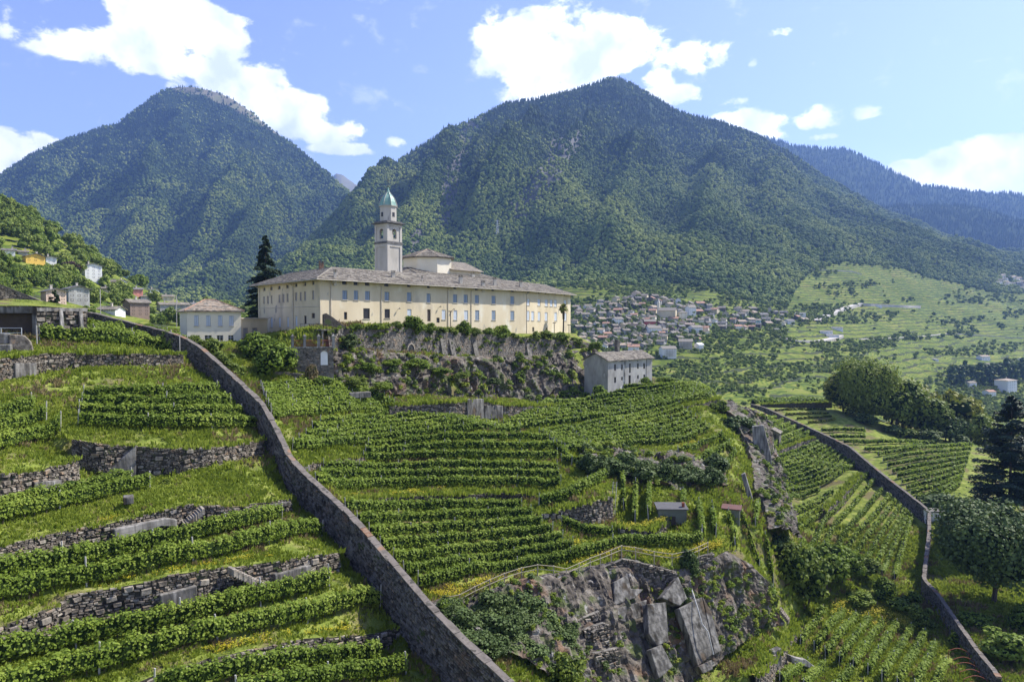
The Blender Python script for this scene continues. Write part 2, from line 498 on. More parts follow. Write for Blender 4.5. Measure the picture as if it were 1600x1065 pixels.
M['tile_red'] = noise_mat('red_tiles', [(.24,.13,.09),(.33,.19,.13),(.38,.25,.18)], scale=1.2, rough=.9, coords='World')
M['tile_brown'] = noise_mat('brown_tiles', [(.20,.15,.11),(.30,.24,.18),(.38,.32,.25)], scale=1.2, rough=.9, coords='World')
M['shutter_blue'] = plain('blue_shutter', (.22,.27,.33), .6, .15)
M['shutter_pale'] = plain('pale_shutter', (.50,.54,.58), .6, .1)
M['shutter_grey'] = plain('grey_shutter', (.27,.25,.24), .7, .15)
M['glass'] = plain('dark_glass', (.02,.024,.03), .12, .1, spec=.6)
M['window_dark'] = plain('dark_window', (.035,.035,.04), .4, .1)
M['copper'] = noise_mat('green_copper', [(.12,.24,.20),(.20,.35,.29),(.30,.44,.37)], scale=.9, rough=.5, detail=5, coords='World', aniso=(1,1,.3))
M['iron'] = plain('iron', (.05,.05,.05), .6, .1)
M['metal_pale'] = plain('galvanised_metal', (.55,.56,.57), .4, .08, metal=.6)
M['rust'] = plain('rusty_metal', (.24,.07,.04), .8)
M['white'] = plain('white_paint', (.76,.75,.72), .7, .06)
M['lane'] = noise_mat('pale_track', [(.38,.35,.31),(.50,.47,.42)], scale=.2, coords='World', rough=.95)
M['shed_wall'] = plain('shed_wall', (.15,.16,.13), .8, .12)
M['shed_roof'] = plain('shed_roof', (.10,.098,.10), .95, .1)
M['pipe'] = plain('pale_pipe', (.36,.36,.34), .5, .05)
# ------------------------------------------------------------------ the near hillside: measured points (photo x, photo y, metres away)
CP_L = [(0,1065,42),(300,1065,46),(560,1075,54),(0,900,50),(300,900,56),(500,905,61),(0,766,60),(300,766,70),(440,766,77),
        (0,640,74),(200,640,82),(370,645,89),(0,545,88),(150,545,97),(275,548,105),(0,700,66),(200,720,74),(-150,1000,40),(-150,700,60),(-150,550,80),
        (620,1060,56)]
CP_C = [(410,605,110),(500,603,118),(600,638,124),(700,640,131),(800,640,143),(900,634,160),(1000,612,178),(1110,616,175),
        (541,803,79),(640,915,73),(700,900,77),(780,899,81),(895,870,86),(971,855,90),(1094,849,93),
        (700,800,92),(850,800,97),(700,740,105),(600,740,102),(500,715,97),(480,660,104),(600,690,111),(700,700,113),(700,660,124),
        (870,700,121),(870,750,109),(940,770,104),(950,660,140),(1060,640,158),(1110,688,142),(1150,705,140),(1000,694,132),
        (990,770,111),(1000,820,98),(1090,800,106),(1140,860,97),(1150,790,115),
        (690,948,71),(740,924,73),(800,902,77),(975,866,87),(1060,880,87),(1120,858,92)]
CP_R = [(1180,890,100),(1195,925,100),(1250,850,150),(1300,990,108),(1460,1060,95),(1240,1000,104),(1200,745,185),(1225,680,222),(1196,645,246),
        (1344,722,202),(1300,800,168),(1395,770,182),(1441,815,167),(1440,900,133),(1350,900,133),(1300,880,138),(1350,1060,95),(1250,1060,92),
        (1200,962,98),(1140,1020,86),(1100,1060,80),(1220,1040,89),(1250,920,122),(1180,1065,80),(1240,770,185),(1220,820,150),
        (1480,780,176),(1400,700,215),(1320,650,250),(1250,637,271),(1250,630,284),(1200,630,272),(1500,700,228),(1553,940,122),(1590,1060,93),(1640,1000,108),
        (1520,850,150),(1600,800,172),(1480,900,136),(1540,1000,106),(1620,720,215),(1700,900,130),(1420,690,236)]
BELOW = [(720,965,66),(800,1030,65),(850,1065,66),(1000,1070,76),(900,1040,70)]
def zp(px, D, z):   # a point given by photo column, distance and height
    return ((px - 800.0) / F * D, D, z)
PLAT = [zp(540,140,-1.3), zp(620,147,-1.9), zp(700,160,-3), zp(790,182,-4.2), zp(885,205,-4.8), zp(470,150,-2.5), zp(420,165,-3.0), zp(560,200,-3),
        zp(700,240,-5), zp(380,130,-5.5), zp(420,122,-7.5), zp(330,134,-5.3), zp(250,135,-4.5), zp(150,130,-1.5), zp(50,120,0.5), zp(-100,110,2.5), zp(300,200,-4),
        zp(100,170,0.0), zp(-100,170,2.0), zp(300,300,-14), zp(0,300,-4), zp(600,300,-26), zp(860,290,-38), zp(1000,260,-42), zp(960,215,-22),
        zp(1150,240,-30), zp(1200,330,-58), zp(1000,340,-60), zp(1400,330,-66), zp(1650,330,-72), zp(1450,280,-50), zp(1650,260,-58), zp(1310,300,-46),
        zp(-150,330,-6), zp(400,340,-30), zp(1800,200,-52), zp(1800,330,-75), zp(1100,205,-22.5), zp(-250,60,-8), zp(-250,100,2)]
def densify(st, step=10.0):
    st = [tuple(map(float, s)) for s in st]
    o = [st[0]]
    for a, b in zip(st[:-1], st[1:]):
        n = max(1, int(math.ceil(abs(b[0]-a[0]) / step)), int(math.ceil(max(abs(b[k]-a[k]) for k in range(1, len(a))) / 25)))
        for k in range(1, n+1):
            t = k / n
            o.append(tuple(a[i] + (b[i]-a[i]) * t for i in range(len(a))))
    return o
def dfun(cp):
    cp = np.array(cp, float)
    f = tps(cp[:, :2], 1.0 / cp[:, 2], 1e-3)
    return lambda x, y: float(1.0 / f(np.array([[x, y]]))[0])
DL = dfun(CP_L)
DC = dfun(CP_C)
DR = dfun(CP_R)
DREG = {'L': DL, 'C': DC, 'R': DR}
# terrace walls: key -> (region, stations (x, y of top, y of foot), how it looks, where it stands)
TW = {
 'w1': ('L', [(-90,566,606),(0,560,597),(72,552,582),(123,552,577),(210,552,574),(286,553,572)]),
 'w2': ('L', [(113,685,722),(159,693,748),(213,697,745),(262,700,744),(309,700,733),(350,697,722),(393,690,714),(412,687,711)]),
 'w2b': ('L', [(-90,748,800),(0,739,784),(50,736,776),(98,725,768),(121,716,757)]),
 'w3': ('L', [(-90,862,905),(0,852,882),(84,833,862),(176,817,848),(230,802,838),(288,788,822),(330,789,817),(365,791,813),(425,783,806),(455,778,800)]),
 'w4': ('L', [(-90,1000,1060),(0,980,1019),(46,962,1013),(96,942,988),(104,930,984),(167,920,971),(209,912,966),(267,898,955),(309,892,944),(359,886,930),(420,878,922),(490,867,900),(530,862,890)]),
 'w5': ('L', [(150,1085,1110),(242,1056,1078),(330,1027,1050),(380,1018,1040),(418,1008,1034),(471,998,1027),(540,992,1018),(580,990,1015),(632,976,1010)]),
 'c2': ('C', [(463,729,740),(500,720,732),(570,713,722)]),
 'c3': ('C', [(525,783,793),(600,777,787),(700,773,783),(790,770,781),(835,771,780)]),
 'c4': ('C', [(846,803,812),(890,793,816),(925,784,818),(957,775,816)]),
 'c5': ('C', [(966,823,838),(1000,829,843),(1020,829,844),(1042,816,838)]),
 'c1': ('C', [(608,634,650),(650,632,654),(700,628,658),(755,626,655),(780,632,653),(830,634,648),(862,633,645)]),
 'c0': ('C', [(1000,660,666),(1062,636,641),(1100,628,634),(1126,622,630)]),
 'r1': ('R', [(1208,705,713),(1240,693,702),(1273,683,689)]),
 'r2': ('R', [(1292,798,810),(1310,780,796),(1330,757,772),(1346,738,748)]),
 'r3': ('R', [(1226,838,846),(1250,815,822),(1285,795,802)]),
 'r4': ('R', [(1225,1005,1012),(1262,966,978)]),
 'r5': ('R', [(1180,1055,1090),(1200,1035,1075),(1221,1012,1050),(1229,1008,1042)]),
 'r6': ('R', [(1190,631,636),(1250,629,637),(1300,628,637)]),
}
WALLST = {}
DEFD = {'r6': 272, 'c4': None}
for k, (reg, st) in TW.items():
    ds = densify(st)
    o = []
    for (x, yt, yb) in ds:
        D = DEFD.get(k) or DREG[reg](x, (yt + yb) / 2)
        o.append((x, yt, yb, D))
    # keep the plan of the wall smooth
    a = np.array(o)
    for _ in range(2):
        if len(a) > 2: a[1:-1, 3] = (a[:-2, 3] + a[1:-1, 3] * 2 + a[2:, 3]) / 4
    WALLST[k] = a
# the long boundary wall running down the slope: (x, y top, D, drop on its far side)
BW = [(137,487,118,1.6),(200,503,114,1.8),(260,518,110,2.0),(283,526,107,2.2),(310,541,104,2.3),(345,572,99,2.6),(375,599,94,2.7),(407,630,88,2.8),(430,671,83.5,3.0),(448,710,79.5,3.1),
      (471,737,76.5,3.4),(505,768,73,3.8),(539,799,69,4.4),(575,838,65.2,5.0),(608,876,62,5.6),(640,913,59,6.2),(662,940,57.2,6.6),(692,970,55,7.0),(722,1001,53,7.4),(760,1035,50.5,8),(790,1064,48.5,8.5),(840,1110,46,9)]
BWF = [(137,512),(200,530),(260,556),(285,573),(300,588),(339,604),(380,642),(414,694),(440,745),(462,790),(508,825),(530,862),(576,926),(626,975),(653,1013),(700,1070),(790,1160),(840,1220)]
RR = [(1173,631,262,1.0),(1194,636,258,2.0),(1231,653,244,2.0),(1265,668,232,2.2),(1303,686,218,2.4),(1329,699,208,2.5),(1340,709,202,2.6),(1380,742,187,2.6),(1410,765,178,2.6),(1442,790,168,2.6),
      (1450,797,166,2.6),(1450,830,152,2.4),(1446,860,143,2.4),(1441,903,131.5,2.4),(1465,929,122,2.2),(1487,962,112,1.8),(1499,979,108,1.8),(1524,1014,100,1.8),(1549,1044,94,1.8),(1558,1057,91,1.8)]
RRF = [(1173,636),(1196,646),(1231,667),(1276,686),(1303,704),(1344,733),(1395,773),(1420,795),(1441,822),(1450,826),(1450,860),(1446,890),(1441,935),(1465,962),(1487,998),(1499,1016),(1524,1052),(1549,1086),(1558,1100)]
def foot_y(tab, x, order):
    xs = [p[0] for p in tab]
    return None
def bw_points(tab, foot, closed_tail=None):
    """returns arrays top(3), left foot z, right ground z for stations along a boundary wall"""
    out_ = []
    n = len(tab)
    for i in range(n):
        x, y, D, dr = tab[i]
        t = P(x, y, D)
        out_.append((t, dr))
    return out_
def resample(pts, step):
    """pts: array (n,k), first three columns xyz; even steps in plan"""
    pts = np.asarray(pts, float)
    d = np.concatenate([[0], np.cumsum(np.hypot(np.diff(pts[:, 0]), np.diff(pts[:, 1])))])
    n = max(2, int(round(d[-1] / step)) + 1)
    s = np.linspace(0, d[-1], n)
    return np.stack([np.interp(s, d, pts[:, k]) for k in range(pts.shape[1])], 1)
# foot heights for both boundary walls
def wall_table(tab, foot):
    tb = []
    fx = np.array(foot, float)
    for i, (x, y, D, dr) in enumerate(tab):
        t = P(x, y, D)
        # foot photo y, matched along the length of the wall
        if tab is BW:
            fy = np.interp(x, fx[:, 0], fx[:, 1])
        else:
            fy = RRF_Y[i]
        f = P(x, fy, D)
        tb.append((t.x, t.y, t.z, f.z, t.z - dr))
    return np.array(tb)
RRF_Y = [636,645,667,680,704,722,733,763,784,816,822,853,884,935,958,992,1010,1046,1078,1092]
BWT = resample(wall_table(BW, BWF), 1.0)
RRT = resample(wall_table(RR, RRF), 1.5)
# rock faces: lines of (top x,y,D) and (foot x,y,D)
ROCKS = {
 'convent': ([(512,548,127),(545,545,131),(615,552,139),(700,557,154),(767,557,168),(850,556,184),(888,548,193),(922,545,200),(932,540,206)],
             [(500,602,123),(545,607,126),(620,618,134),(690,622,147),(740,624,157),(800,620,170),(860,631,176),(905,628,181),(925,612,188),(930,585,200)]),
 'band': ([(905,703,123),(960,703,128),(1010,702,131),(1060,703,134),(1100,712,136),(1130,724,135)],
          [(915,732,114),(960,745,113),(1010,758,112),(1060,765,113),(1100,762,116),(1130,765,121)]),
 'spur': ([(1118,640,164),(1140,655,157),(1158,690,148),(1166,725,140),(1172,765,128),(1185,800,119),(1192,830,112)],
          [(1185,652,196),(1192,680,190),(1200,725,184),(1204,755,176),(1212,795,150),(1225,822,136),(1222,850,124)]),
 'crag': ([(686,955,69.5),(740,934,72.5),(800,912,76),(862,898,79),(900,890,81.5),(942,882,84),(977,872,86),(1012,880,86),(1058,890,87),(1095,880,90),(1130,860,92.5),(1168,880,95),(1196,925,98)],
          [(694,1000,66),(740,1015,65),(800,1030,65),(850,1055,66),(890,1065,68.5),(930,1072,71),(970,1078,73),(1010,1078,75),(1055,1070,79),(1100,1035,83),(1135,1000,88),(1175,975,94),(1208,972,98)]),
}
def inward(xy):
    """unit normals of a plan polyline pointing away from the camera"""
    d = np.gradient(xy, axis=0)
    n = np.stack([-d[:, 1], d[:, 0]], 1)
    n /= np.linalg.norm(n, axis=1)[:, None] + 1e-9
    s = np.sign((n * xy).sum(1)); s[s == 0] = 1
    # one side for the whole line
    return n * (1 if s.sum() >= 0 else -1)
cps = np.concatenate([PA(CP_L), PA(CP_C), PA(CP_R), PA(BELOW), np.array(PLAT)])
base_f = tps(cps[:, :2], cps[:, 2], 2e-3)
BL = []      # breaklines: arrays xyz
for k, a in WALLST.items():
    T = PA(a[:, [0, 1, 3]]); B = PA(a[:, [0, 2, 3]])
    nrm = inward(T[:, :2])
    t = T.copy(); t[:, :2] += nrm * 1.05
    b = B.copy(); b[:, :2] += nrm * 0.30
    b2 = B.copy(); b2[:, :2] -= nrm * 2.2; b2[:, 2] -= 0.15
    BL += [t, b]
    if k[0] == 'w': BL.append(b2)
nb = inward(BWT[:, :2])
def side_lines(Tb, offl, offr, left_sign):
    d = np.gradient(Tb[:, :2], axis=0)
    n = np.stack([d[:, 1], -d[:, 0]], 1); n /= np.linalg.norm(n, axis=1)[:, None]
    # n points to the viewer's left of a wall that runs towards the camera
    n = n * left_sign
    l = np.column_stack([Tb[:, :2] + n * offl, Tb[:, 3]])
    r = np.column_stack([Tb[:, :2] - n * offr, Tb[:, 4]])
    return l, r, n
bl, br, BWN = side_lines(BWT, .05, .55, 1.0)
rl, rr_, RRN = side_lines(RRT, .05, .55, 1.0)
BL += [bl[::2], br[::2], rl[::2], rr_[::2]]
for k, (tp, bt) in ROCKS.items():
    BL += [PA(tp), PA(bt)]
# masonry top line below the convent terrace
MAS = np.array(densify([(512,515,548,127),(540,512,546,131.5),(615,510,553,141),(700,520,558,156),(767,523,558,170),(850,530,557,187),(888,532,550,196),(922,536,547,202)], 12))
mt = PA(MAS[:, [0, 1, 3]]); mn = inward(mt[:, :2]); mt[:, :2] += mn * 1.0
BL.append(mt)
mf_ = PA(MAS[:, [0, 2, 3]]); mf_[:, :2] += mn * .45
BL.append(mf_)
_f = [P(500, 437, 132), P(821, 455, 188), P(891.5, 461, 220)]
_fz = [-1.3, -4.5, -5.0]
for _i in range(2):
    _d = (_f[_i+1]-_f[_i]); _d.z = 0; _d.normalize(); _n = Vector((_d.y, -_d.x, 0))
    for _o in (2.5, -7.0):
        BL.append(np.array([[*( _f[_i].lerp(_f[_i+1], t) + _n*_o)[:2], _fz[_i]+(_fz[_i+1]-_fz[_i])*t] for t in np.linspace(.12 if _i == 0 else .02, .97, 9)]))
GX0, GX1, GY0, GY1, GS = -118.0, 236.0, 27.0, 332.0, 0.6
gx = np.arange(GX0, GX1, GS); gy = np.arange(GY0, GY1, GS)
def raster(pts, tris, vals):
    G = np.full((len(gy), len(gx)), np.nan)
    for t in tris:
        p = pts[list(t)]
        x0, x1 = p[:, 0].min(), p[:, 0].max(); y0, y1 = p[:, 1].min(), p[:, 1].max()
        i0 = max(0, int((x0 - GX0) / GS)); i1 = min(len(gx), int((x1 - GX0) / GS) + 2)
        j0 = max(0, int((y0 - GY0) / GS)); j1 = min(len(gy), int((y1 - GY0) / GS) + 2)
        if i1 <= i0 or j1 <= j0: continue
        X, Y = np.meshgrid(gx[i0:i1], gy[j0:j1])
        (ax, ay), (bx, by), (cx, cy) = p
        det = (by-cy)*(ax-cx) + (cx-bx)*(ay-cy)
        if abs(det) < 1e-9: continue
        l1 = ((by-cy)*(X-cx) + (cx-bx)*(Y-cy)) / det
        l2 = ((cy-ay)*(X-cx) + (ax-cx)*(Y-cy)) / det
        l3 = 1 - l1 - l2
        ok = (l1 >= -1e-6) & (l2 >= -1e-6) & (l3 >= -1e-6)
        v = vals[list(t)]
        sub = G[j0:j1, i0:i1]
        sub[ok] = (l1*v[0] + l2*v[1] + l3*v[2])[ok]
    return G
pv, pe, pz = [], [], []
for l in BL:
    s = len(pv)
    for q in l:
        pv.append(Vector((float(q[0]), float(q[1])))); pz.append(float(q[2]))
    pe += [(s+i, s+i+1) for i in range(len(l)-1)]
nb_ = len(pv)
bxy = np.array([[v.x, v.y] for v in pv])
for q in cps:
    if np.min(np.hypot(bxy[:, 0]-q[0], bxy[:, 1]-q[1])) > 3.0:
        pv.append(Vector((float(q[0]), float(q[1])))); pz.append(float(q[2]))
for q in ((GX0-5, GY0-5), (GX1+5, GY0-5), (GX1+5, GY1+5), (GX0-5, GY1+5), (GX0-5, 120), (GX1+5, 120), (60, GY0-5), (-40, GY0-5), (60, GY1+5), (-40, GY1+5)):
    pv.append(Vector(q)); pz.append(float('nan'))
xy = np.array([[v.x, v.y] for v in pv]); pz = np.array(pz)
bz = base_f(xy)
res = np.where(np.isnan(pz), 0.0, pz - bz)
vo, eo, fo, ov, oe, of = delaunay_2d_cdt(pv, pe, [], 0, 1e-4)
ores = np.array([np.mean([res[i] for i in src]) if src else np.nan for src in ov])
oxy = np.array([[v.x, v.y] for v in vo])
bad = np.isnan(ores)
if bad.any():
    g_ = np.where(~bad)[0]
    for i in np.where(bad)[0]:
        ores[i] = ores[g_[np.argmin(((oxy[g_]-oxy[i])**2).sum(1))]]
RG = raster(oxy, [tuple(f) for f in fo], ores)
RG = np.nan_to_num(RG)
XX, YY = np.meshgrid(gx, gy)
ZG = base_f(np.column_stack([XX.ravel(), YY.ravel()])).reshape(XX.shape) + RG
ZG += 0.16 * fbm(XX*0.35, YY*0.35, oct=3, seed=3) + 0.10 * fbm(XX*1.3, YY*1.3, oct=2, seed=9)
def Zg(x, y):
    x = np.asarray(x, float); y = np.asarray(y, float)
    u = np.clip((x - GX0) / GS, 0, len(gx) - 1.001); v = np.clip((y - GY0) / GS, 0, len(gy) - 1.001)
    i = u.astype(int); j = v.astype(int); fu = u - i; fv = v - j
    return (ZG[j, i]*(1-fu)*(1-fv) + ZG[j, i+1]*fu*(1-fv) + ZG[j+1, i]*(1-fu)*fv + ZG[j+1, i+1]*fu*fv)
def hit(px, py, D0=None, lo=0.85, hi=1.2):
    """where the line of sight through a photo pixel meets the near ground"""
    d = P(px, py, 1.0)
    if D0 is None: r = np.arange(38, 330, 0.3)
    else: r = np.arange(D0*lo, D0*hi, 0.2)
    z = Zg(d.x*r, r)
    below = d.z*r <= z
    if below.any():
        D = r[np.argmax(below)]
    else:
        D = D0 if D0 is not None else r[np.argmin(np.abs(d.z*r - z))]
    return Vector((d.x*D, D, float(Zg(d.x*D, D))))
# the ground as one sheet, cut to what lies in and near the view
px_, py_ = proj(XX, YY, ZG)
keep = (px_ > -190) & (px_ < 1790)
qi, qj = np.meshgrid(np.arange(len(gx)-1), np.arange(len(gy)-1))
kq = keep[:-1, :-1] | keep[1:, 1:]
a = (qj*len(gx) + qi)[kq]
quads = np.stack([a, a+1, a+1+len(gx), a+len(gx)], 1)
used = np.zeros(XX.size, bool); used[quads.ravel()] = True
ren = np.cumsum(used) - 1
gv = np.column_stack([XX.ravel(), YY.ravel(), ZG.ravel()])[used]
gme = np_mesh('ground', gv, ren[quads], [M['grass']], smooth=True)
ground = link_mesh('ground', gme)
tag(ground, kind='structure')
# ------------------------------------------------------------------ stone walls
def unit_stone(seed, mats):
    r = random.Random(seed)
    v = []
    for z in (-.5, .5):
        for x, y in ((-.5, -.5), (0, -.56), (.5, -.5), (.5, .5), (-.5, .5)):
            s = 0.80 if z > 0 else 1.0
            v.append((x*s + r.uniform(-.07, .07), y*s*.9 + r.uniform(-.06, .06), z + r.uniform(-.09, .09)))
    f = [(0,4,3,2,1),(5,6,7,8,9)] + [(i, (i+1) % 5, 5+(i+1) % 5, 5+i) for i in range(5)]
    b = MB().add(v, f)
    me = np_mesh('stone', np.concatenate(b.v), b.f, mats)
    return me
STONES = {}
for mk in ('stone', 'stone_light', 'stone_dark'):
    STONES[mk] = [unit_stone(i, [M[mk]]) for i in range(5)]
def stones_on(T, B, nout, sw=(.25, .6), sh=(.12, .24), prot=(.05, .15), gap=.02, rnd=None, big=0, bigsize=(.55, .9)):
    """courses of stones on the face between polylines T (top) and B (foot); returns V, F, material index and places of big stones"""
    rnd = rnd or random.Random(1)
    d = np.concatenate([[0], np.cumsum(np.hypot(np.diff(B[:, 0]), np.diff(B[:, 1])))])
    Lw = d[-1]
    H = T[:, 2] - B[:, 2]
    Hm = H.max()
    bigs = []
    if big:
        for _ in range(big * 6):
            if len(bigs) >= big: break
            u = rnd.uniform(.4, Lw-.4); hh = np.interp(u, d, H)
            if hh < .8: continue
            w = rnd.uniform(*bigsize); h_ = w * rnd.uniform(.4, .7); v = rnd.uniform(h_*.5, max(h_*.55, hh-h_*.5))
            if all(abs(u-b[0]) > (w+b[2])*.5 or abs(v-b[1]) > (h_+b[3])*.5 for b in bigs):
                bigs.append((u, v, w, h_))
    par = []; mi = []
    z = 0.0
    while z < Hm:
        h = rnd.uniform(*sh)
        u = rnd.uniform(-.2, 0)
        while u < Lw:
            w = rnd.uniform(*sw) * (1.5 if rnd.random() < .08 else 1)
            uc = u + w/2
            hh = np.interp(uc, d, H)
            if z + h*.6 < hh and uc < Lw and not any(abs(uc-b[0]) < (w+b[2])*.46 and abs(z+h/2-b[1]) < (h+b[3])*.46 for b in bigs):
                p = rnd.uniform(*prot)
                j = lambda s: rnd.uniform(-s, s)
                g = gap
                c = [(u+g+j(.03), z+g+j(.02)), (u+w-g+j(.03), z+g+j(.02)), (u+w-g+j(.03), z+h-g+j(.02)), (u+g+j(.03), z+h-g+j(.02))]
                for (a_, b_) in c: par.append((a_, b_, -.06))
                for (a_, b_) in c: par.append((uc + (a_-uc)*.86, (z+h/2) + (b_-z-h/2)*.82, p + j(.02)))
                mi += [0 if rnd.random() < .62 else (1 if rnd.random() < .45 else 2)] * 5
            u += w
        z += h
    def place(par):
        par = np.asarray(par, float)
        u = np.clip(par[:, 0], 0, Lw)
        hh = np.interp(u, d, H)
        fr = np.clip(par[:, 1] / np.maximum(hh, .01), 0, 1.1)
        o = np.empty((len(par), 3))
        for k in range(3):
            o[:, k] = np.interp(u, d, B[:, k]) * (1-fr) + np.interp(u, d, T[:, k]) * fr
        o[:, 2] = np.interp(u, d, B[:, 2]) + par[:, 1]
        for k in range(2):
            o[:, k] += np.interp(u, d, nout[:, k]) * par[:, 2]
        return o
    V = place(par) if par else np.zeros((0, 3))
    n = len(V) // 8
    q = np.array([(4,5,6,7),(0,1,5,4),(1,2,6,5),(2,3,7,6),(3,0,4,7)])
    Fq = (np.arange(n)[:, None, None]*8 + q[None]).reshape(-1, 4) if n else np.zeros((0, 4), int)
    return V, Fq, mi, bigs, place
def add_big_stones(bigs, place, parent, rnd, depth=.35, seed=0):
    for (u, v, w, h) in bigs:
        c = place([(u, v, .02)])[0]
        e = place([(u+.1, v, .02)])[0]
        ang = math.atan2(e[1]-c[1], e[0]-c[0])
        mk = rnd.choice(['stone', 'stone_light', 'stone'])
        o = link_mesh('stone', rnd.choice(STONES[mk]), parent)
        # the stone's own +Z looks out of the wall
        nx, ny = math.sin(ang), -math.cos(ang)
        if c[0]*nx + c[1]*ny > 0: nx, ny = -nx, -ny
        zax = Vector((nx, ny, 0)); yax = Vector((0, 0, 1)); xax = yax.cross(zax)
        m3 = Matrix((xax, yax, zax)).transposed() @ Matrix.Rotation(rnd.uniform(-.15, .15), 3, 'Z')
        inv = parent.matrix_world.inverted() if False else Matrix.Translation(-Vector(parent.location))
        o.matrix_local = inv @ Matrix.Translation(Vector(c)) @ m3.to_4x4() @ Matrix.Diagonal((w, h, depth, 1))
def unit(v): return v / (np.linalg.norm(v, axis=1)[:, None] + 1e-9)
WLAB = {
 'w1': ('long dry stone retaining wall under the topmost vines at upper left', 30),
 'w2': ('dry stone wall around the tall concrete wedge on the left slope', 30),
 'w2b': ('dry stone wall at the left edge with a low dark concrete panel', 26),
 'w3': ('dry stone wall with the long pale concrete strip, above the double vine rows', 34),
 'w4': ('tallest dry stone wall of the left slope, with square concrete slab and diagonal stone steps', 60),
 'w5': ('lowest dry stone wall at the bottom left, topped by yellow flowers', 34),
 'c2': ('short rough stone wall meeting the boundary wall halfway up the central vineyard', 0),
 'c3': ('low dark stone wall dividing the central vine rows', 0),
 'c4': ('curved pale rubble wall beside the ladder and steps in the central vineyard', 26),
 'c5': ('low rounded stone wall holding the small terrace with yellow flowers before the shed', 10),
 'c1': ('stone terrace wall with bare rock and concrete panels below the convent crag', 0),
 'c0': ('low stone wall along the brow of the vineyard right of the grey farmhouse', 0),
 'r1': ('short stone wall under the upper right vine rows, beside the long boundary wall', 0),
 'r2': ('slanting stone wall between the two right vineyard blocks', 8),
 'r3': ('crumbling stone wall beside the dark cellar opening on the right slope', 8),
 'r4': ('narrow concrete-faced wall above the lower right vine rows', 0),
 'r5': ('dry stone wall with concrete pier below the bright green slope', 20),
 'r6': ('long low dark wall under the bright hedge of vines at the far right', 0),
}
def build_wall(k, a, lab, nbig, ground_cap=True):
    T = PA(a[:, [0, 1, 3]]); B = PA(a[:, [0, 2, 3]])
    T = resample(np.hstack([T, B[:, 2:3]]), .8); Bz = T[:, 3].copy()
    B = T[:, :3].copy(); B[:, 2] = Bz - .35; T = T[:, :3]
    nout = -inward(T[:, :2])
    wob = .18 * fbm(T[:, 0]*.5, T[:, 1]*.5, oct=2, seed=5)
    T[:, 2] += .10 * fbm(T[:, 0]*.8, T[:, 1]*.8, oct=2, seed=8)
    T[:, :2] += nout * wob[:, None]; B[:, :2] += nout * (wob + .22)[:, None]
    D0 = a[:, 3].mean()
    mid = T[len(T)//2]
    th_ = empty('terrace_wall', (float(mid[0]), float(mid[1]), float(B[len(T)//2][2])), 0, lab, 'wall')
    off = np.array(th_.location)
    back = T.copy(); back[:, :2] -= nout * (1.25 if ground_cap else .5); back[:, 2] -= .05
    n = len(T)
    V = np.vstack([B, T, back]) - off
    Fs = [(i, i+1, n+i+1, n+i) for i in range(n-1)] + [(n+i, n+i+1, 2*n+i+1, 2*n+i) for i in range(n-1)]
    me = np_mesh('backing', V, Fs, [M['joint'], M['grass'] if ground_cap else M['mortared']], [0]*(n-1) + [1]*(n-1))
    link_mesh('backing', me, th_)
    rnd = random.Random(sum(map(ord, k)))
    sc = max(1.0, D0 / 75.0)
    V, Fq, mi, bigs, place = stones_on(T, B, nout, sw=(.20*sc, .54*sc), sh=(.11*sc, .21*sc), rnd=rnd, big=nbig, prot=(.05, .17))
    mats = [M['stone'], M['stone_light'], M['stone_dark']] if k not in ('c3', 'r6') else [M['stone_dark']]*3
    o = link_mesh('stonework', np_mesh('stonework', V - off, Fq, mats, mi), th_); tag(o, kind='stuff')
    if nbig: add_big_stones(bigs, place, th_, rnd)

for k, a in WALLST.items(): build_wall(k, a, *WLAB[k])
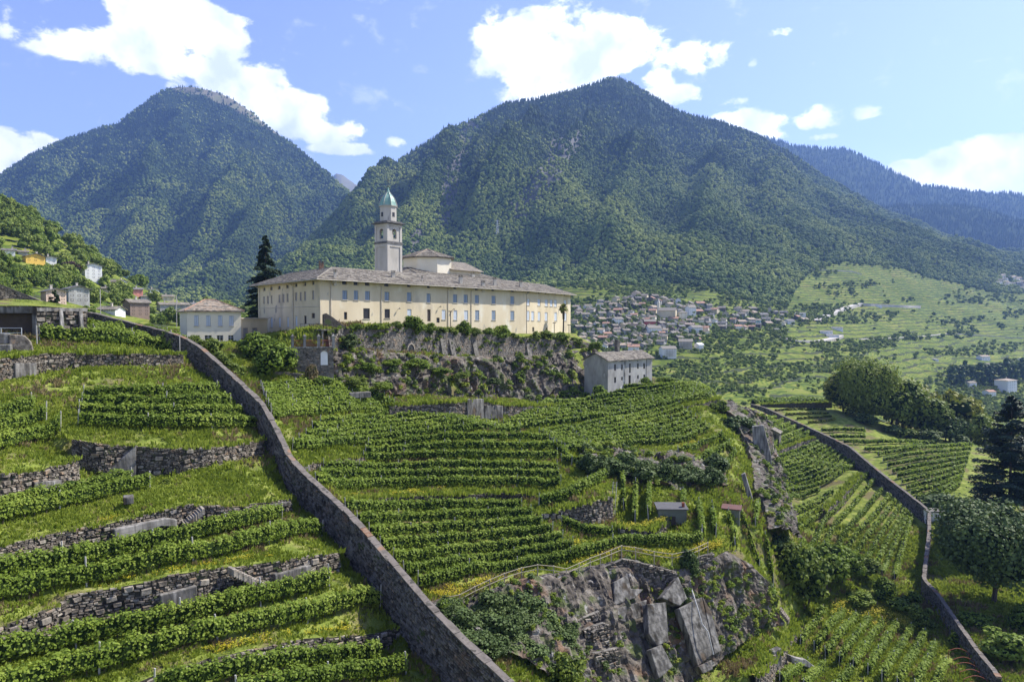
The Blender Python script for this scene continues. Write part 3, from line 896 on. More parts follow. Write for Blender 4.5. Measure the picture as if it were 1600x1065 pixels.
# --- boundary walls
def boundary(Tb, nleft, label, th, stonesize, cap_mat, seed, thick=.5, cop=1.3):
    n = len(Tb)
    mid = Tb[n//2]
    w = empty('boundary_wall', (float(mid[0]), float(mid[1]), float(mid[3])), 0, label, 'wall')
    off = np.array(w.location)
    T = Tb[:, :3].copy()
    T[:, 2] -= .12
    lt = T.copy(); rt = T.copy(); rt[:, :2] -= nleft * thick
    lb = T.copy(); lb[:, 2] = Tb[:, 3] - .6; lb[:, :2] += nleft * .22
    rb = rt.copy(); rb[:, 2] = Tb[:, 4] - .8
    V = np.vstack([lb, lt, rt, rb]) - off
    Fs = []
    for r in range(3):
        Fs += [(r*n+i, r*n+i+1, (r+1)*n+i+1, (r+1)*n+i) for i in range(n-1)]
    Fs += [(0, n, 2*n, 3*n), (n-1, 4*n-1, 3*n-1, 2*n-1)]
    link_mesh('masonry', np_mesh('masonry', V, Fs, [M['joint']]), w)
    rnd = random.Random(seed)
    V, Fq, mi, bigs, place = stones_on(lt, lb, nleft, sw=stonesize, sh=(stonesize[0]*.5, stonesize[1]*.5), prot=(.03, .13), gap=.03, rnd=rnd)
    o = link_mesh('stonework', np_mesh('stonework', V - off, Fq, [M['mortared'], M['stone'], M['stone_dark']], mi), w); tag(o, kind='stuff')
    V, Fq, mi, bigs, place = stones_on(rt, rb, -nleft, sw=stonesize, sh=(stonesize[0]*.5, stonesize[1]*.5), prot=(.03, .13), gap=.03, rnd=rnd)
    o = link_mesh('stonework', np_mesh('stonework', V - off, Fq, [M['mortared'], M['stone'], M['stone_dark']], mi), w); tag(o, kind='stuff')
    # coping slabs one by one
    d = np.concatenate([[0], np.cumsum(np.hypot(np.diff(T[:, 0]), np.diff(T[:, 1])))])
    u = 0.0
    while u < d[-1] - .3:
        L_ = min(cop * rnd.uniform(.8, 1.25), d[-1]-u)
        ends = []
        for uu in (u+.015, u+L_-.015):
            p = np.array([np.interp(uu, d, T[:, c]) for c in range(3)])
            nn = np.array([np.interp(uu, d, nleft[:, c]) for c in range(2)])
            ends.append((p, nn))
        v = []
        jz = rnd.uniform(-.06, .05); jo = rnd.uniform(-.05, .04)
        for dz in (0.0, .13):
            for (p, nn), s in ((ends[0], 1), (ends[1], 1), (ends[1], 0), (ends[0], 0)):
                o_ = .09+jo if s else -(thick + .09+jo)
                v.append((p[0]+nn[0]*o_-off[0], p[1]+nn[1]*o_-off[1], p[2]+dz+jz-off[2] + (0.03 if (dz and not s) else 0)))
        m = M['coping'] if rnd.random() > .03 else M['brick']
        link_mesh('coping_slab', np_mesh('coping_slab', np.array(v), [tuple(q) for q in BOXF], [m]), w)
        u += L_
    return w
boundary(BWT, BWN, 'long tall mortared stone boundary wall running downhill across the whole left vineyard', .5, (.3, .6), M['coping'], 5)
i_c = 0
for i in range(len(RRT)):
    px1, py1 = proj(RRT[i, 0], RRT[i, 1], RRT[i, 2])
    if py1 < 797.5: i_c = i
boundary(RRT[:i_c+2], RRN[:i_c+2], 'long stone boundary wall falling from the hedge to the corner in the right vineyard', .6, (.5, .9), M['coping'], 6, cop=1.6)
boundary(RRT[i_c+1:], RRN[i_c+1:], 'narrow stone boundary wall with pale top running from the corner to the bottom right', .6, (.4, .8), M['coping'], 7, cop=1.2)

# ------------------------------------------------------------------ rock faces
def cell_noise(x, y, z, seed=0):
    ix, iy, iz = (np.floor(v).astype(np.int64) for v in (x, y, z))
    best = np.full(x.shape, 1e9); val = np.zeros(x.shape); sec = np.full(x.shape, 1e9)
    for dx in (-1, 0, 1):
        for dy in (-1, 0, 1):
            for dz in (-1, 0, 1):
                a, b, c = ix+dx, iy+dy, iz+dz
                jx = a + _h(a, b, c, seed); jy = b + _h(a, b, c, seed+1); jz = c + _h(a, b, c, seed+2)
                d = (jx-x)**2 + (jy-y)**2 + (jz-z)**2
                nb2 = d < best
                sec = np.where(nb2, best, np.minimum(sec, d))
                val = np.where(nb2, _h(a, b, c, seed+3), val)
                best = np.where(nb2, d, best)
    return val, np.sqrt(best), np.sqrt(sec)
def rock_face(top, bot, label, name='rock_face', amp=1.6, du=.45, nv=34, cell=2.2, fwd=.7, material=None, seed=0, cat='rock', jag=.75):
    Tt = resample(PA(top), du); n = len(Tt)
    Bb = PA(bot); db = np.concatenate([[0], np.cumsum(np.hypot(np.diff(Bb[:, 0]), np.diff(Bb[:, 1])))])
    s = np.linspace(0, db[-1], n); Bb = np.stack([np.interp(s, db, Bb[:, k]) for k in range(3)], 1)
    t = np.linspace(-.04, 1.0, nv)[:, None, None]
    G = Bb[None]*(1-t) + Tt[None]*t
    tu = np.gradient(G, axis=1); tv = np.gradient(G, axis=0)
    nr = np.cross(tu, tv); nr /= np.linalg.norm(nr, axis=2)[..., None] + 1e-9
    sgn = np.sign(-(nr*G).sum(2)); nr *= np.sign(sgn.sum())
    x, y, z = G[..., 0], G[..., 1], G[..., 2]
    wx = x + .8*fbm(x*.3, y*.3, z*.3, oct=2, seed=seed+20); wz = z + .8*fbm(x*.3+9, y*.3, z*.3, oct=2, seed=seed+21)
    c1, f1, f2 = cell_noise(wx/cell, y/cell, wz/(cell*1.5), seed)
    c2, g1, g2 = cell_noise(wx/(cell*.38), y/(cell*.38), wz/(cell*.6), seed+7)
    q_ = .8*x - .35*z + .5*y
    d = amp*(.6*fbm(x*.12, y*.12, z*.12, oct=3, seed=seed) + jag*(.75*(c1-.5) + .30*(c2-.5) - .20*np.exp(-((f2-f1)/.10)**2)) + (1.1-jag)*.75*fbm(q_*.5, y*.12, (z+.5*x)*.14, oct=5, seed=seed+9, ridged=True, gain=.6)) + .16*fbm(x*1.5, y*1.5, z*1.5, oct=3, seed=seed+5)
    edge = np.clip(np.linspace(0, 1, nv)[:, None] * 0 + 1, 0, 1)
    top_f = np.clip((1 - np.linspace(-.04, 1, nv)) / .12, 0, 1)[:, None]
    G = G + nr * (d*(.35+.65*top_f) + fwd*(.4+.6*top_f))[..., None]
    # tuck the upper rim back into the hill
    rim = Tt.copy(); rim[:, :2] += unit(Tt[:, :2]) * 1.6; rim[:, 2] -= .5
    V = np.vstack([G.reshape(-1, 3), rim])
    i, j = np.meshgrid(np.arange(n-1), np.arange(nv))
    a_ = (j*n+i).ravel()
    Fq = np.stack([a_, a_+1, a_+1+n, a_+n], 1)
    c = V.mean(0); c[2] = V[:, 2].min()
    o = link_mesh(name, np_mesh(name, V - c, Fq, [material or M['rock']]))
    o.location = c
    tag(o, label, cat)
    return o, G
_, G_conv = rock_face(*ROCKS['convent'], 'craggy grey rock outcrop carrying the long cream convent', amp=2.6, du=.4, nv=46, cell=3.2, fwd=.8, seed=3)
_, G_band = rock_face(*ROCKS['band'], 'dark rock outcrop draped in creepers above the small shed', amp=1.8, seed=11, cell=2.4)
_, G_spur = rock_face(*ROCKS['spur'], 'steep rocky spur beside the tall pale concrete slab', amp=2.2, du=.4, nv=56, seed=17, cell=2.4, fwd=2.6)
_, G_crag = rock_face(*ROCKS['crag'], 'big rock crag with concrete buttresses below the wooden railing', amp=1.9, du=.24, nv=84, cell=2.6, fwd=.9, seed=23, jag=.35)
CRAGW = [
 ('k1', [(940,887,906,82.6),(977,873,924,84.0),(1012,882,926,84.2),(1058,893,916,85.2)], 'rubble wall right under the highest bend of the wooden railing', 24),
 ('k2', [(700,958,990,67.2),(725,968,1012,66.2),(748,984,1030,65.2),(768,1004,1040,64.4)], 'collapsing rubble wall beside the boundary wall left of the crag', 14),
 ('k3', [(884,958,974,75.6),(912,948,966,76.6)], 'small stepped rubble wall on the crag, highest of three', 4),
 ('k4', [(903,968,986,74.8),(938,956,976,76.0)], 'small stepped rubble wall on the crag, middle of three', 4),
 ('k5', [(912,984,1003,73.8),(946,973,996,75.0)], 'small stepped rubble wall on the crag, lowest of three', 4),
 ('k6', [(926,988,1022,73.6),(952,976,1014,74.8)], 'upright rubble wall left of the middle concrete buttress', 8),
 ('k7', [(930,1022,1066,71.6),(968,1012,1064,73.4)], 'tall rubble wall at the bottom edge of the crag', 12),
 ('k8', [(1088,872,896,89.2),(1116,864,892,90.2)], 'short rubble wall right of the dark shrub on the crag', 6)]
for k_, st_, lab_, nb__ in CRAGW: build_wall(k_, np.array(densify(st_)), lab_, nb__, False)
# masonry retaining wall under the convent terrace
Tm = PA(MAS[:, [0, 1, 3]]); Bm = PA(MAS[:, [0, 2, 3]])
Tm = resample(np.hstack([Tm, Bm[:, 2:3]]), 1.0); Bz = Tm[:, 3] - 1.6; Tm = Tm[:, :3]; Bm = Tm.copy(); Bm[:, 2] = Bz
nm = -inward(Tm[:, :2]); Bm[:, :2] += nm * .5
w = empty('retaining_wall', tuple(float(v) for v in Tm[len(Tm)//2]), 0, 'high rubble retaining wall on top of the crag, holding the convent terrace', 'wall')
off = np.array(w.location); n = len(Tm)
bk = Tm.copy(); bk[:, :2] -= nm * 1.4
link_mesh('masonry', np_mesh('masonry', np.vstack([Bm, Tm, bk]) - off, [(r*n+i, r*n+i+1, (r+1)*n+i+1, (r+1)*n+i) for r in range(2) for i in range(n-1)], [M['mortared']]), w)
V, Fq, mi, bigs, place = stones_on(Tm, Bm, nm, sw=(.45, 1.1), sh=(.25, .5), prot=(.02, .10), rnd=random.Random(9))
tag(link_mesh('stonework', np_mesh('stonework', V - off, Fq, [M['stone'], M['mortared'], M['mortared']], mi), w), kind='stuff')
V, Fq, mi, bigs, place = stones_on(Tm, Bm, nm, sw=(.6, .9), sh=(.1, .12), prot=(.02, .10), rnd=random.Random(9))
def wall_at(px):
    """point and outward normal on the retaining wall at a photo column"""
    pxs = np.array([proj(*p)[0] for p in Tm]); k = int(np.argmin(abs(pxs - px)))
    return Tm[k], Bm[k], nm[k]
for px, h0 in ((688, 5.4), (703, 5.0), (741, 4.4), (824, 4.2)):
    t, b, nn = wall_at(px)
    m = MB(); tx, ty = -nn[1], nn[0]
    for (w0, z0, z1, o0, o1) in ((.8, b[2]-1.0, t[2]-1.4, 1.9, .25),):
        v = []
        for z, o_ in ((z0, o0), (z1, o1)):
            for s, q in ((-1, 0), (1, 0), (1, 1), (-1, 1)):
                oo = -.3 if q == 0 else o_
                v.append((t[0]+tx*s*w0+nn[0]*oo-off[0], t[1]+ty*s*w0+nn[1]*oo-off[1], z-off[2]))
        m.add(v, BOXF)
    m.build('buttress', [M['mortared']], w)
for px, rr, zc in ((637, 1.0, -4.6), (901, .95, -4.0), (911, .95, -4.2)):
    t, b, nn = wall_at(px)
    tx, ty = -nn[1], nn[0]
    m = MB(); v = []; f = []
    K = 14
    for o_, s in ((.62, 1.0), (.63, 1.28)):
        for i in range(K+1):
            an = math.pi * i / K
            v.append((t[0]+tx*rr*s*math.cos(an)+nn[0]*(o_)-off[0], t[1]+ty*rr*s*math.cos(an)+nn[1]*(o_)-off[1], t[2]+zc+rr*s*1.2*math.sin(an)-off[2]))
        for cx_ in (-1, 1):
            v.append((t[0]+tx*rr*s*cx_+nn[0]*(o_)-off[0], t[1]+ty*rr*s*cx_+nn[1]*(o_)-off[1], t[2]+zc-1.3-off[2]))
    f = [tuple(range(K+1)) + (K+1, K+2)]
    m.add(v[:K+3], f, 0)
    m.build('arched_opening', [M['window_dark']], w)
    m = MB()
    for i in range(K):
        a1, a2 = math.pi*i/K, math.pi*(i+1)/K
        q = []
        for o_ in (.3, .75):
            for an, s in ((a1, 1.0), (a2, 1.0), (a2, 1.25), (a1, 1.25)):
                q.append((t[0]+tx*rr*s*math.cos(an)+nn[0]*o_-off[0], t[1]+ty*rr*s*math.cos(an)+nn[1]*o_-off[1], t[2]+zc+rr*s*1.2*math.sin(an)-off[2]))
        m.add(q, BOXF)
    m.build('arch_ring', [M['stone_light']], w)
# concrete pieces on the crag: each a thick slab given by its outline
def slab(outline, D, label, thick=1.2, push=.5, naz=-60, nz=.08, wall=None, m='concrete', cat='concrete slab', name='concrete_buttress', parts=None):
    """outline: photo points with optional own distance, extruded away from the viewer"""
    if wall:
        a_ = WALLST[wall]
        outline = [(q[0], q[1], float(np.interp(q[0], a_[:, 0], a_[:, 3]))) for q in outline]
        e0 = P(a_[0, 0], a_[0, 1], a_[0, 3]); x0_, x1_ = min(q[0] for q in outline), max(q[0] for q in outline)
        e1 = P(x0_, 700, np.interp(x0_, a_[:, 0], a_[:, 3])); e2 = P(x1_+1, 700, np.interp(x1_+1, a_[:, 0], a_[:, 3]))
        naz = math.degrees(math.atan2(-(e2.x-e1.x), e2.y-e1.y)) + 180; push = .75; nz = .06
        if math.sin(math.radians(naz)) > 0: naz += 180
    pts = [P(q[0], q[1], (q[2] if len(q) > 2 else D)) for q in outline]
    A_ = np.array([tuple(p) for p in pts]); c0 = A_.mean(0)
    nv_ = np.array([math.cos(math.radians(naz)), math.sin(math.radians(naz)), nz])
    if naz is None: nv_ = np.array([c0[0], c0[1], 0])
    nv_ = nv_ / np.linalg.norm(nv_)
    vd = c0 / np.linalg.norm(c0)
    if abs(nv_ @ vd) < .45: nv_ = np.array([vd[0], vd[1], vd[2]*.4]); nv_ /= np.linalg.norm(nv_)
    sc_ = 1 - push/np.linalg.norm(c0)
    pts = [Vector(tuple(P(q[0], q[1], 1.0) * float((nv_ @ c0) / (nv_ @ np.array(tuple(P(q[0], q[1], 1.0))))) * sc_)) for q in outline]
    c = sum(pts, Vector()) / len(pts)
    back = []
    bd = Vector((-nv_[0], -nv_[1], 0)).normalized() if nz < .3 else Vector((-nv_[0], -nv_[1], -nv_[2])).normalized()
    if bd.dot(c) < 0: bd = -bd
    for p in pts: back.append(p + bd*thick)
    n = len(pts)
    v = [tuple(p - c) for p in pts] + [tuple(p - c) for p in back]
    f = [tuple(range(n-1, -1, -1)), tuple(range(n, 2*n))] + [(i, (i+1) % n, n+(i+1) % n, n+i) for i in range(n)]
    me = np_mesh(name, np.array(v), f, [M[m]])
    o = link_mesh(name, me); o.location = c
    bv = o.modifiers.new('bevel', 'BEVEL'); bv.width = .09; bv.segments = 2; bv.limit_method = 'ANGLE'
    tag(o, label, cat)
    return o
slab([(959,909),(981,897),(986,919),(1006,920),(992,934),(960,945)], 81.6, 'upper left concrete patch on the crag under the rubble wall', nz=.62, push=.45)
slab([(960,951,80.4),(1011,936,80.8),(1009,962,79.6),(981,972,79.2),(962,967,79.6)], 80, 'broad concrete slab left of centre on the crag', thick=.9, nz=.62, push=.45)
slab([(1011,943,79.6),(1041,940,79.8),(1045,1000,77.4),(1027,1009,77),(1014,990,77.4),(1012,966,78.4)], 78.6, 'upright concrete buttress in the middle of the crag', thick=1.0, nz=.62, push=.45)
slab([(1034,933,82.4),(1060,900,84),(1074,934,83.4),(1062,946,82.6)], 83, 'small slanting concrete wedge near the top of the crag', nz=.62, push=.45)
slab([(1061,950,82.2),(1097,932,83.6),(1116,1020,79.8),(1091,1040,79),(1076,990,80.6)], 81.2, 'largest leaning concrete slab of the crag, left of the pale pipe', thick=1.1, nz=.62, push=.45)
slab([(1098,931,84.4),(1112,955,84),(1127,1016,80.8),(1117,1022,80.4)], 82.2, 'narrow concrete slab of the crag, right of the pale pipe', thick=.9, nz=.62, push=.45)
slab([(1016,1014,76.4),(1034,1006,77),(1052,1040,75.4),(1030,1060,74.6)], 76, 'lowest concrete wedge of the crag at the bottom edge', thick=.9, nz=.62, push=.45)
slab([(1091,1040,78.6),(1113,1030,79.4),(1114,1045,78.8),(1099,1052,78.4)], 79, 'small concrete footing block at the foot of the pale pipe', thick=1.0, nz=.62, push=.45)
slab([(1121,888,92),(1139,884,92.4),(1142,912,91),(1128,912,90.8)], 91.5, 'square concrete panel at the upper right end of the crag', thick=.7, nz=.62, push=.45)
slab([(1175,666,150),(1193,664,152),(1206,716,148),(1205,732,147),(1190,742,145),(1182,700,146),(1176,690,148)], 148, 'tall pale concrete slab leaning on the rocky spur', thick=1.8, m='concrete_light', nz=.45, push=.4, naz=-35)
slab([(1158,742,128),(1164,739,129),(1180,792,120),(1173,797,119)], 124, 'narrow pale concrete strip running down the spur', thick=2.0, m='concrete_light', nz=.45, push=.4, naz=-35)
slab([(1209,1018,88.5),(1221,1012,89),(1222,1038,88),(1210,1047,87.5)], 88, 'concrete pier at the end of the dry stone wall below the bright slope', thick=.8)
slab([(730,624,122),(756,623,122),(757,655,121),(731,657,121)], 121.5, 'tall grey concrete panel in the rock band under the convent', thick=1.6, push=.2, wall='c1')
slab([(758,633,121.5),(786,634,123),(786,653,122),(758,655,120.5)], 121.5, 'wide low concrete panel right of the tall one under the convent', thick=1.2, push=.0, wall='c1')
slab([(24,567,84.6),(58,567,86),(57,607,85.6),(24,607,84.2)], 85, 'square weathered concrete block against the upper left stone wall', thick=2.4, wall='w1')
slab([(159,746,75.2),(213,695,76.6),(213,746,75.6),(205,750,75.2),(172,752,74.8)], 75.5, 'tall triangular concrete wedge on the left slope', thick=1.6, wall='w2')
slab([(54,753,63),(98,749,64.6),(98,769,64.2),(54,776,62.6)], 63.5, 'low dark concrete panel in the stone wall at the left edge', thick=1.0, wall='w2b')
slab([(179,827,63.6),(250,811,66.2),(258,809,66.6),(277,811,67.6),(277,823,67.2),(252,822,66),(180,845,63.2)], 65, 'long pale concrete strip set in the stone wall of the left slope', thick=.8, m='concrete_light', wall='w3')
slab([(250,930,57.0),(308,915,59.2),(309,945,58.6),(253,959,56.4)], 57.6, 'square concrete slab standing in the tallest wall of the left slope', thick=1.4, wall='w4')
slab([(430,897,62.2),(487,882,64.0),(487,905,63.6),(431,916,61.8)], 63, 'concrete slab in the shaded wall end beside the long boundary wall', thick=1.2, wall='w4')
slab([(192,778,63.6),(209,776,64.2),(209,787,63.9),(193,789,63.3)], 63.6, 'small dark concrete cistern on the grass of the left slope', thick=1.3)
slab([(455,783,75.5),(424,788,73.8),(424,794,73.6),(455,790,75.3)], 74, 'thin concrete ledge at the right end of the left middle wall', thick=.8, wall='w3')
slab([(925,818,101.4),(946,812,102.8),(946,820,102.5),(926,822,101.2)], 102, 'low concrete block at the foot of the curved rubble wall', thick=1.2, wall='c4')
slab([(366,613,107),(392,612,108),(397,619,107.4),(368,620,106.6)], 107, 'flat grey stone slab beside the crest of the boundary wall', thick=1.5)
slab([(546,614,120),(580,612,121),(580,621,120.4),(548,622,119.4)], 120, 'low grey concrete block above the topmost central vine rows', thick=1.5)
slab([(463,729,86.5),(484,726,87.5),(487,741,86.9),(465,744,85.9)], 86, 'concrete corner block where the short wall meets the boundary wall', thick=1.2, wall='c2')
slab([(680,948,69.0),(702,941,70),(722,943,70.4),(700,951,69)], 69.4, 'concrete doorstep at the start of the wooden railing', thick=1.6)
slab([(0,488,90.5),(16,486,91.6),(16,500,91.2),(0,503,90.2)], 91, 'pale masonry corner at the far upper left', thick=1.0) if False else None
# pale drain pipe down the big leaning slab
pp = MB(); last = None
for q in [(1081,921,83.6),(1091,952,81.6),(1097,974,80.6),(1106,986,80),(1115,1022,79)]:
    c_ = P(*q)
    if last is not None: pp.bar(last, c_, .07, n=7)
    last = c_
tag(pp.build('drain_pipe', [M['pipe']]), 'thin pale pipe running down the concrete of the crag', 'pipe')

# ------------------------------------------------------------------ vines
def leaf_quads(c, nrm, size, rnd):
    """c (n,3) centres, nrm (n,3) normals -> quads"""
    n = len(c)
    a = rnd.normal(size=(n, 3)); t = np.cross(nrm, a); t /= np.linalg.norm(t, axis=1)[:, None] + 1e-9
    b = np.cross(nrm, t)
    s = (size * rnd.uniform(.65, 1.3, n))[:, None] * .5
    s2 = s * rnd.uniform(.7, 1.1, n)[:, None]
    V = np.stack([c - t*s - b*s2*.6, c + t*s*.7 - b*s2, c + t*s + b*s2*.6, c - t*s*.5 + b*s2], 1).reshape(-1, 3)
    Fq = np.arange(n*4).reshape(-1, 4)
    return V, Fq
NP = np.random.default_rng(11)
def vine_mesh(path, H, Wd, D, gap=.45, seed=0, ragged=.3):
    """path (n,3) on the ground"""
    rnd = np.random.default_rng(seed + 100)
    d = np.concatenate([[0], np.cumsum(np.linalg.norm(np.diff(path[:, :2], axis=0), axis=1))])
    L_ = d[-1]
    if L_ < .5: return None
    leaf = max(.17, D*.0027)
    n = int(L_ * (2*H + Wd) * 1.5 / leaf**2)
    u = rnd.uniform(0, L_, n)
    cx = np.interp(u, d, path[:, 0]); cy = np.interp(u, d, path[:, 1]); cz = np.interp(u, d, path[:, 2])
    dx = np.interp(u+.3, d, path[:, 0]) - np.interp(u-.3, d, path[:, 0]); dy = np.interp(u+.3, d, path[:, 1]) - np.interp(u-.3, d, path[:, 1])
    l = np.hypot(dx, dy) + 1e-9; nx, ny = -dy/l, dx/l
    lump = fbm(u*.9, u*0+seed*3.1, oct=3, seed=seed)
    lump2 = fbm(u*2.6, u*0+seed*1.7, oct=2, seed=seed+5)
    Hh = H * (1 + ragged*.42*lump + .12*lump2)
    an = rnd.uniform(-.35*math.pi, 1.35*math.pi, n)
    ss = rnd.uniform(.70, 1.10, n) + np.where(rnd.random(n) < .07, rnd.uniform(0, .35, n), 0)
    ca, sa = np.cos(an), np.sin(an)
    w2 = Wd/2 * (1.05 + .5*lump2 + .2*lump)
    ox = np.sign(ca) * np.abs(ca)**.6 * w2 * ss
    mid = (Hh + gap) / 2; hh = (Hh - gap) / 2
    oz = mid + np.sign(sa) * np.abs(sa)**.7 * hh * ss
    c = np.stack([cx + nx*ox, cy + ny*ox, cz + oz], 1)
    nrm = np.stack([nx*ca, ny*ca, sa], 1) + rnd.normal(scale=.55, size=(n, 3)) + np.array([0, 0, .35])
    nrm /= np.linalg.norm(nrm, axis=1)[:, None]
    kp = rnd.random(n) < np.clip(.90 + .75*lump2, .45, 1)
    V, Fq = leaf_quads(c[kp], nrm[kp], leaf, rnd)
    # dark hull added inside the row so light does not leak between leaves
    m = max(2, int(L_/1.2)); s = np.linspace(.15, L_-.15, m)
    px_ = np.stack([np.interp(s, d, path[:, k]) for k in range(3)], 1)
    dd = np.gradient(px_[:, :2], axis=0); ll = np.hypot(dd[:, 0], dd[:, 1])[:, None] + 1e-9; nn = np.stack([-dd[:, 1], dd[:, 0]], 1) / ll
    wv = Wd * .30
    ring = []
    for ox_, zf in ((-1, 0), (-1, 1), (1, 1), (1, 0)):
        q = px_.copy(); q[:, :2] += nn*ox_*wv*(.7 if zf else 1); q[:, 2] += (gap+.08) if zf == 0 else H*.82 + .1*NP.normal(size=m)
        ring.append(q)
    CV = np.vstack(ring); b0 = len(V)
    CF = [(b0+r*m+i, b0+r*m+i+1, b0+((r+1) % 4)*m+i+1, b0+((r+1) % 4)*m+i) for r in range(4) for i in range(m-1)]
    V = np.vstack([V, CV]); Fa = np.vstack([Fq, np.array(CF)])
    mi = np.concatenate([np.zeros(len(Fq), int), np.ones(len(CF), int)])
    return V, Fa, mi, L_, d
def cyl_mesh(name, r, h, n, m):
    b = MB(); b.bar((0, 0, -.4), (0, 0, h), r, r*.9, n=n); return b.mesh(name, m)
POSTM = cyl_mesh('post', .07, 1.0, 5, [M['post']])
def trunk_mesh():
    b = MB(); b.bar((0, 0, -.2), (.05, .03, .35), .035, n=4, caps=False); b.bar((.05, .03, .35), (.0, .0, .8), .03, n=4, caps=False)
    return b.mesh('stem', [M['bark']])
TRUNKM = trunk_mesh()
ROWS = []
def ordinal(i):
    w = ['first','second','third','fourth','fifth','sixth','seventh','eighth','ninth','tenth','eleventh','twelfth','thirteenth','fourteenth','fifteenth','sixteenth','seventeenth','eighteenth','nineteenth']
    t = {2: 'twent', 3: 'thirt', 4: 'fort'}
    if i < 19: return w[i]
    q, r = divmod(i+1, 10)
    return t[q] + ('ieth' if r == 0 else 'y-' + w[r-1])
ORD = ['first','second','third','fourth','fifth','sixth','seventh','eighth','ninth','tenth','eleventh','twelfth','thirteenth','fourteenth','fifteenth','sixteenth']
def poly_lerp(a, b, t, m=9):
    def rs(p):
        p = np.array(p, float); d = np.concatenate([[0], np.cumsum(np.hypot(*np.diff(p, axis=0).T))]); s = np.linspace(0, d[-1], m)
        return np.stack([np.interp(s, d, p[:, 0]), np.interp(s, d, p[:, 1])], 1)
    return rs(a)*(1-t) + rs(b)*t
row_seed = 0
def vine_row(pix, reg, label, group, H=1.75, Wd=.62, post=True, gap=.45, ragged=.3, D=None, mat='vine'):
    global row_seed
    row_seed += 1
    pts = []
    for x, y in pix:
        D0 = D or (DREG[reg](x, y) if reg else None)
        if D: p0 = P(x, y, D); h_ = Vector((p0.x, p0.y, float(Zg(p0.x, p0.y))))
        else: h_ = hit(x, y, D0, .82, 1.22)
        pts.append(tuple(h_))
    pts = np.array(pts)
    # sight lines that just miss or graze an edge land too far away: pull them back in line
    r_ = np.hypot(pts[:, 0], pts[:, 1]); 
    if len(pts) > 4:
        for _ in range(3): r_[1:-1] = np.median(np.stack([r_[:-2], r_[1:-1], r_[2:]]), 0)
        r_[1:-1] = (r_[:-2] + r_[1:-1]*2 + r_[2:]) / 4
    pts[:, :2] *= (r_ / np.hypot(pts[:, 0], pts[:, 1]))[:, None]
    path = resample(pts, .8)
    path[:, 2] = Zg(path[:, 0], path[:, 1])
    Dm = float(path[:, 1].mean())
    res_ = vine_mesh(path, H, Wd, Dm, gap=gap, seed=row_seed, ragged=ragged)
    if res_ is None: return
    V, Fa, mi, L_, d = res_
    c = path[len(path)//2].copy()
    o = empty('vine_row', tuple(float(q) for q in c), 0, label, 'vine row', group)
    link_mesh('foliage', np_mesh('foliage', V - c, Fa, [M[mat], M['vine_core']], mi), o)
    rr = random.Random(row_seed)
    if post:
        step = 6.5
        k = max(1, int(L_/step))
        for i in range(k+1):
            u = min(L_-.02, i*L_/k)
            p = [float(np.interp(u, d, path[:, q])) for q in range(3)]
            q = link_mesh('post', POSTM, o)
            q.location = (p[0]-c[0], p[1]-c[1], p[2]-c[2])
            q.scale = (1, 1, (H+.2)*rr.uniform(.95, 1.12))
            q.rotation_euler = (rr.uniform(-.05, .05), rr.uniform(-.08, .08), 0)
    if Dm < 75:
        mb = MB(); u = .5
        base_v = [tuple(v.co) for v in TRUNKM.vertices]; base_f = [tuple(p_.vertices) for p_ in TRUNKM.polygons]
        while u < L_:
            p = [float(np.interp(u, d, path[:, q])) for q in range(3)]
            mb.add([(a[0]+p[0]-c[0], a[1]+p[1]-c[1], a[2]+p[2]-c[2]) for a in base_v], base_f)
            u += rr.uniform(.9, 1.2)
        if mb.n: tag(mb.build('stems', [M['bark']], o), kind='stuff')
    ROWS.append(path)
    return o
def block(first, last, n, reg, where, group, **k):
    for i in range(n):
        t = i/(n-1) if n > 1 else 0
        pix = poly_lerp(first, last, t)
        pix = pix + np.array([0, 1]) * NP.normal(scale=.3)
        if n == 1: lab = 'single vine row ' + where
        elif i == n-1: lab = 'lowest vine row ' + where
        elif i == 0: lab = 'topmost vine row ' + where
        else: lab = ORD[i] + ' row from the top ' + where
        vine_row(pix, reg, lab, group, **k)
GL = 'vine rows on the left terraces'; GC = 'vine rows of the central vineyard'; GR = 'vine rows of the right vineyard'; GF = 'vine rows beyond the right boundary wall'
block([(66,521),(150,523),(262,534)], [(62,534),(180,540),(276,548)], 3, 'L', 'on the highest left terrace below the garage', GL, H=2.3, Wd=1.0, ragged=.5)
block([(131,628),(230,624),(339,619)], [(122,668),(250,672),(399,674)], 4, 'L', 'of the four under the upper left stone wall', GL, H=1.85, Wd=.9, ragged=.45)
block([(-60,668),(0,660),(50,645)], [(-60,722),(20,702),(95,676)], 3, 'L', 'at the left edge above the little grass slope', GL, H=1.9, Wd=.75)
block([(-60,820),(0,806),(100,782),(205,757)], [(-60,835),(0,821),(110,794),(234,764)], 2, 'L', 'of the pair under the concrete wedge', GL, H=1.7, Wd=.62)
block([(-60,925),(0,908),(167,879),(330,842),(440,815)], [(-60,955),(0,938),(234,901),(334,874),(418,859),(503,843)], 2, 'L', 'of the pair between the middle stone walls', GL, H=1.9, Wd=.8, ragged=.35)
block([(-60,1058),(0,1042),(155,1006),(334,975),(420,942),(515,922)], [(-60,1110),(104,1064),(234,1032),(376,1000),(517,970),(594,953)], 2, 'L', 'of the pair below the tallest left wall', GL, H=1.95, Wd=.8, ragged=.4)
block([(240,1092),(400,1060),(500,1044),(594,1034)], [(370,1100),(516,1074),(635,1056)], 2, 'L', 'at the very bottom beside the long boundary wall', GL, H=1.8, Wd=.75)
block([(408,612),(480,604),(560,604)], [(424,655),(500,650),(632,647)], 10, 'C', 'of the steep patch beside the top of the boundary wall', GC, H=1.6, Wd=.55)
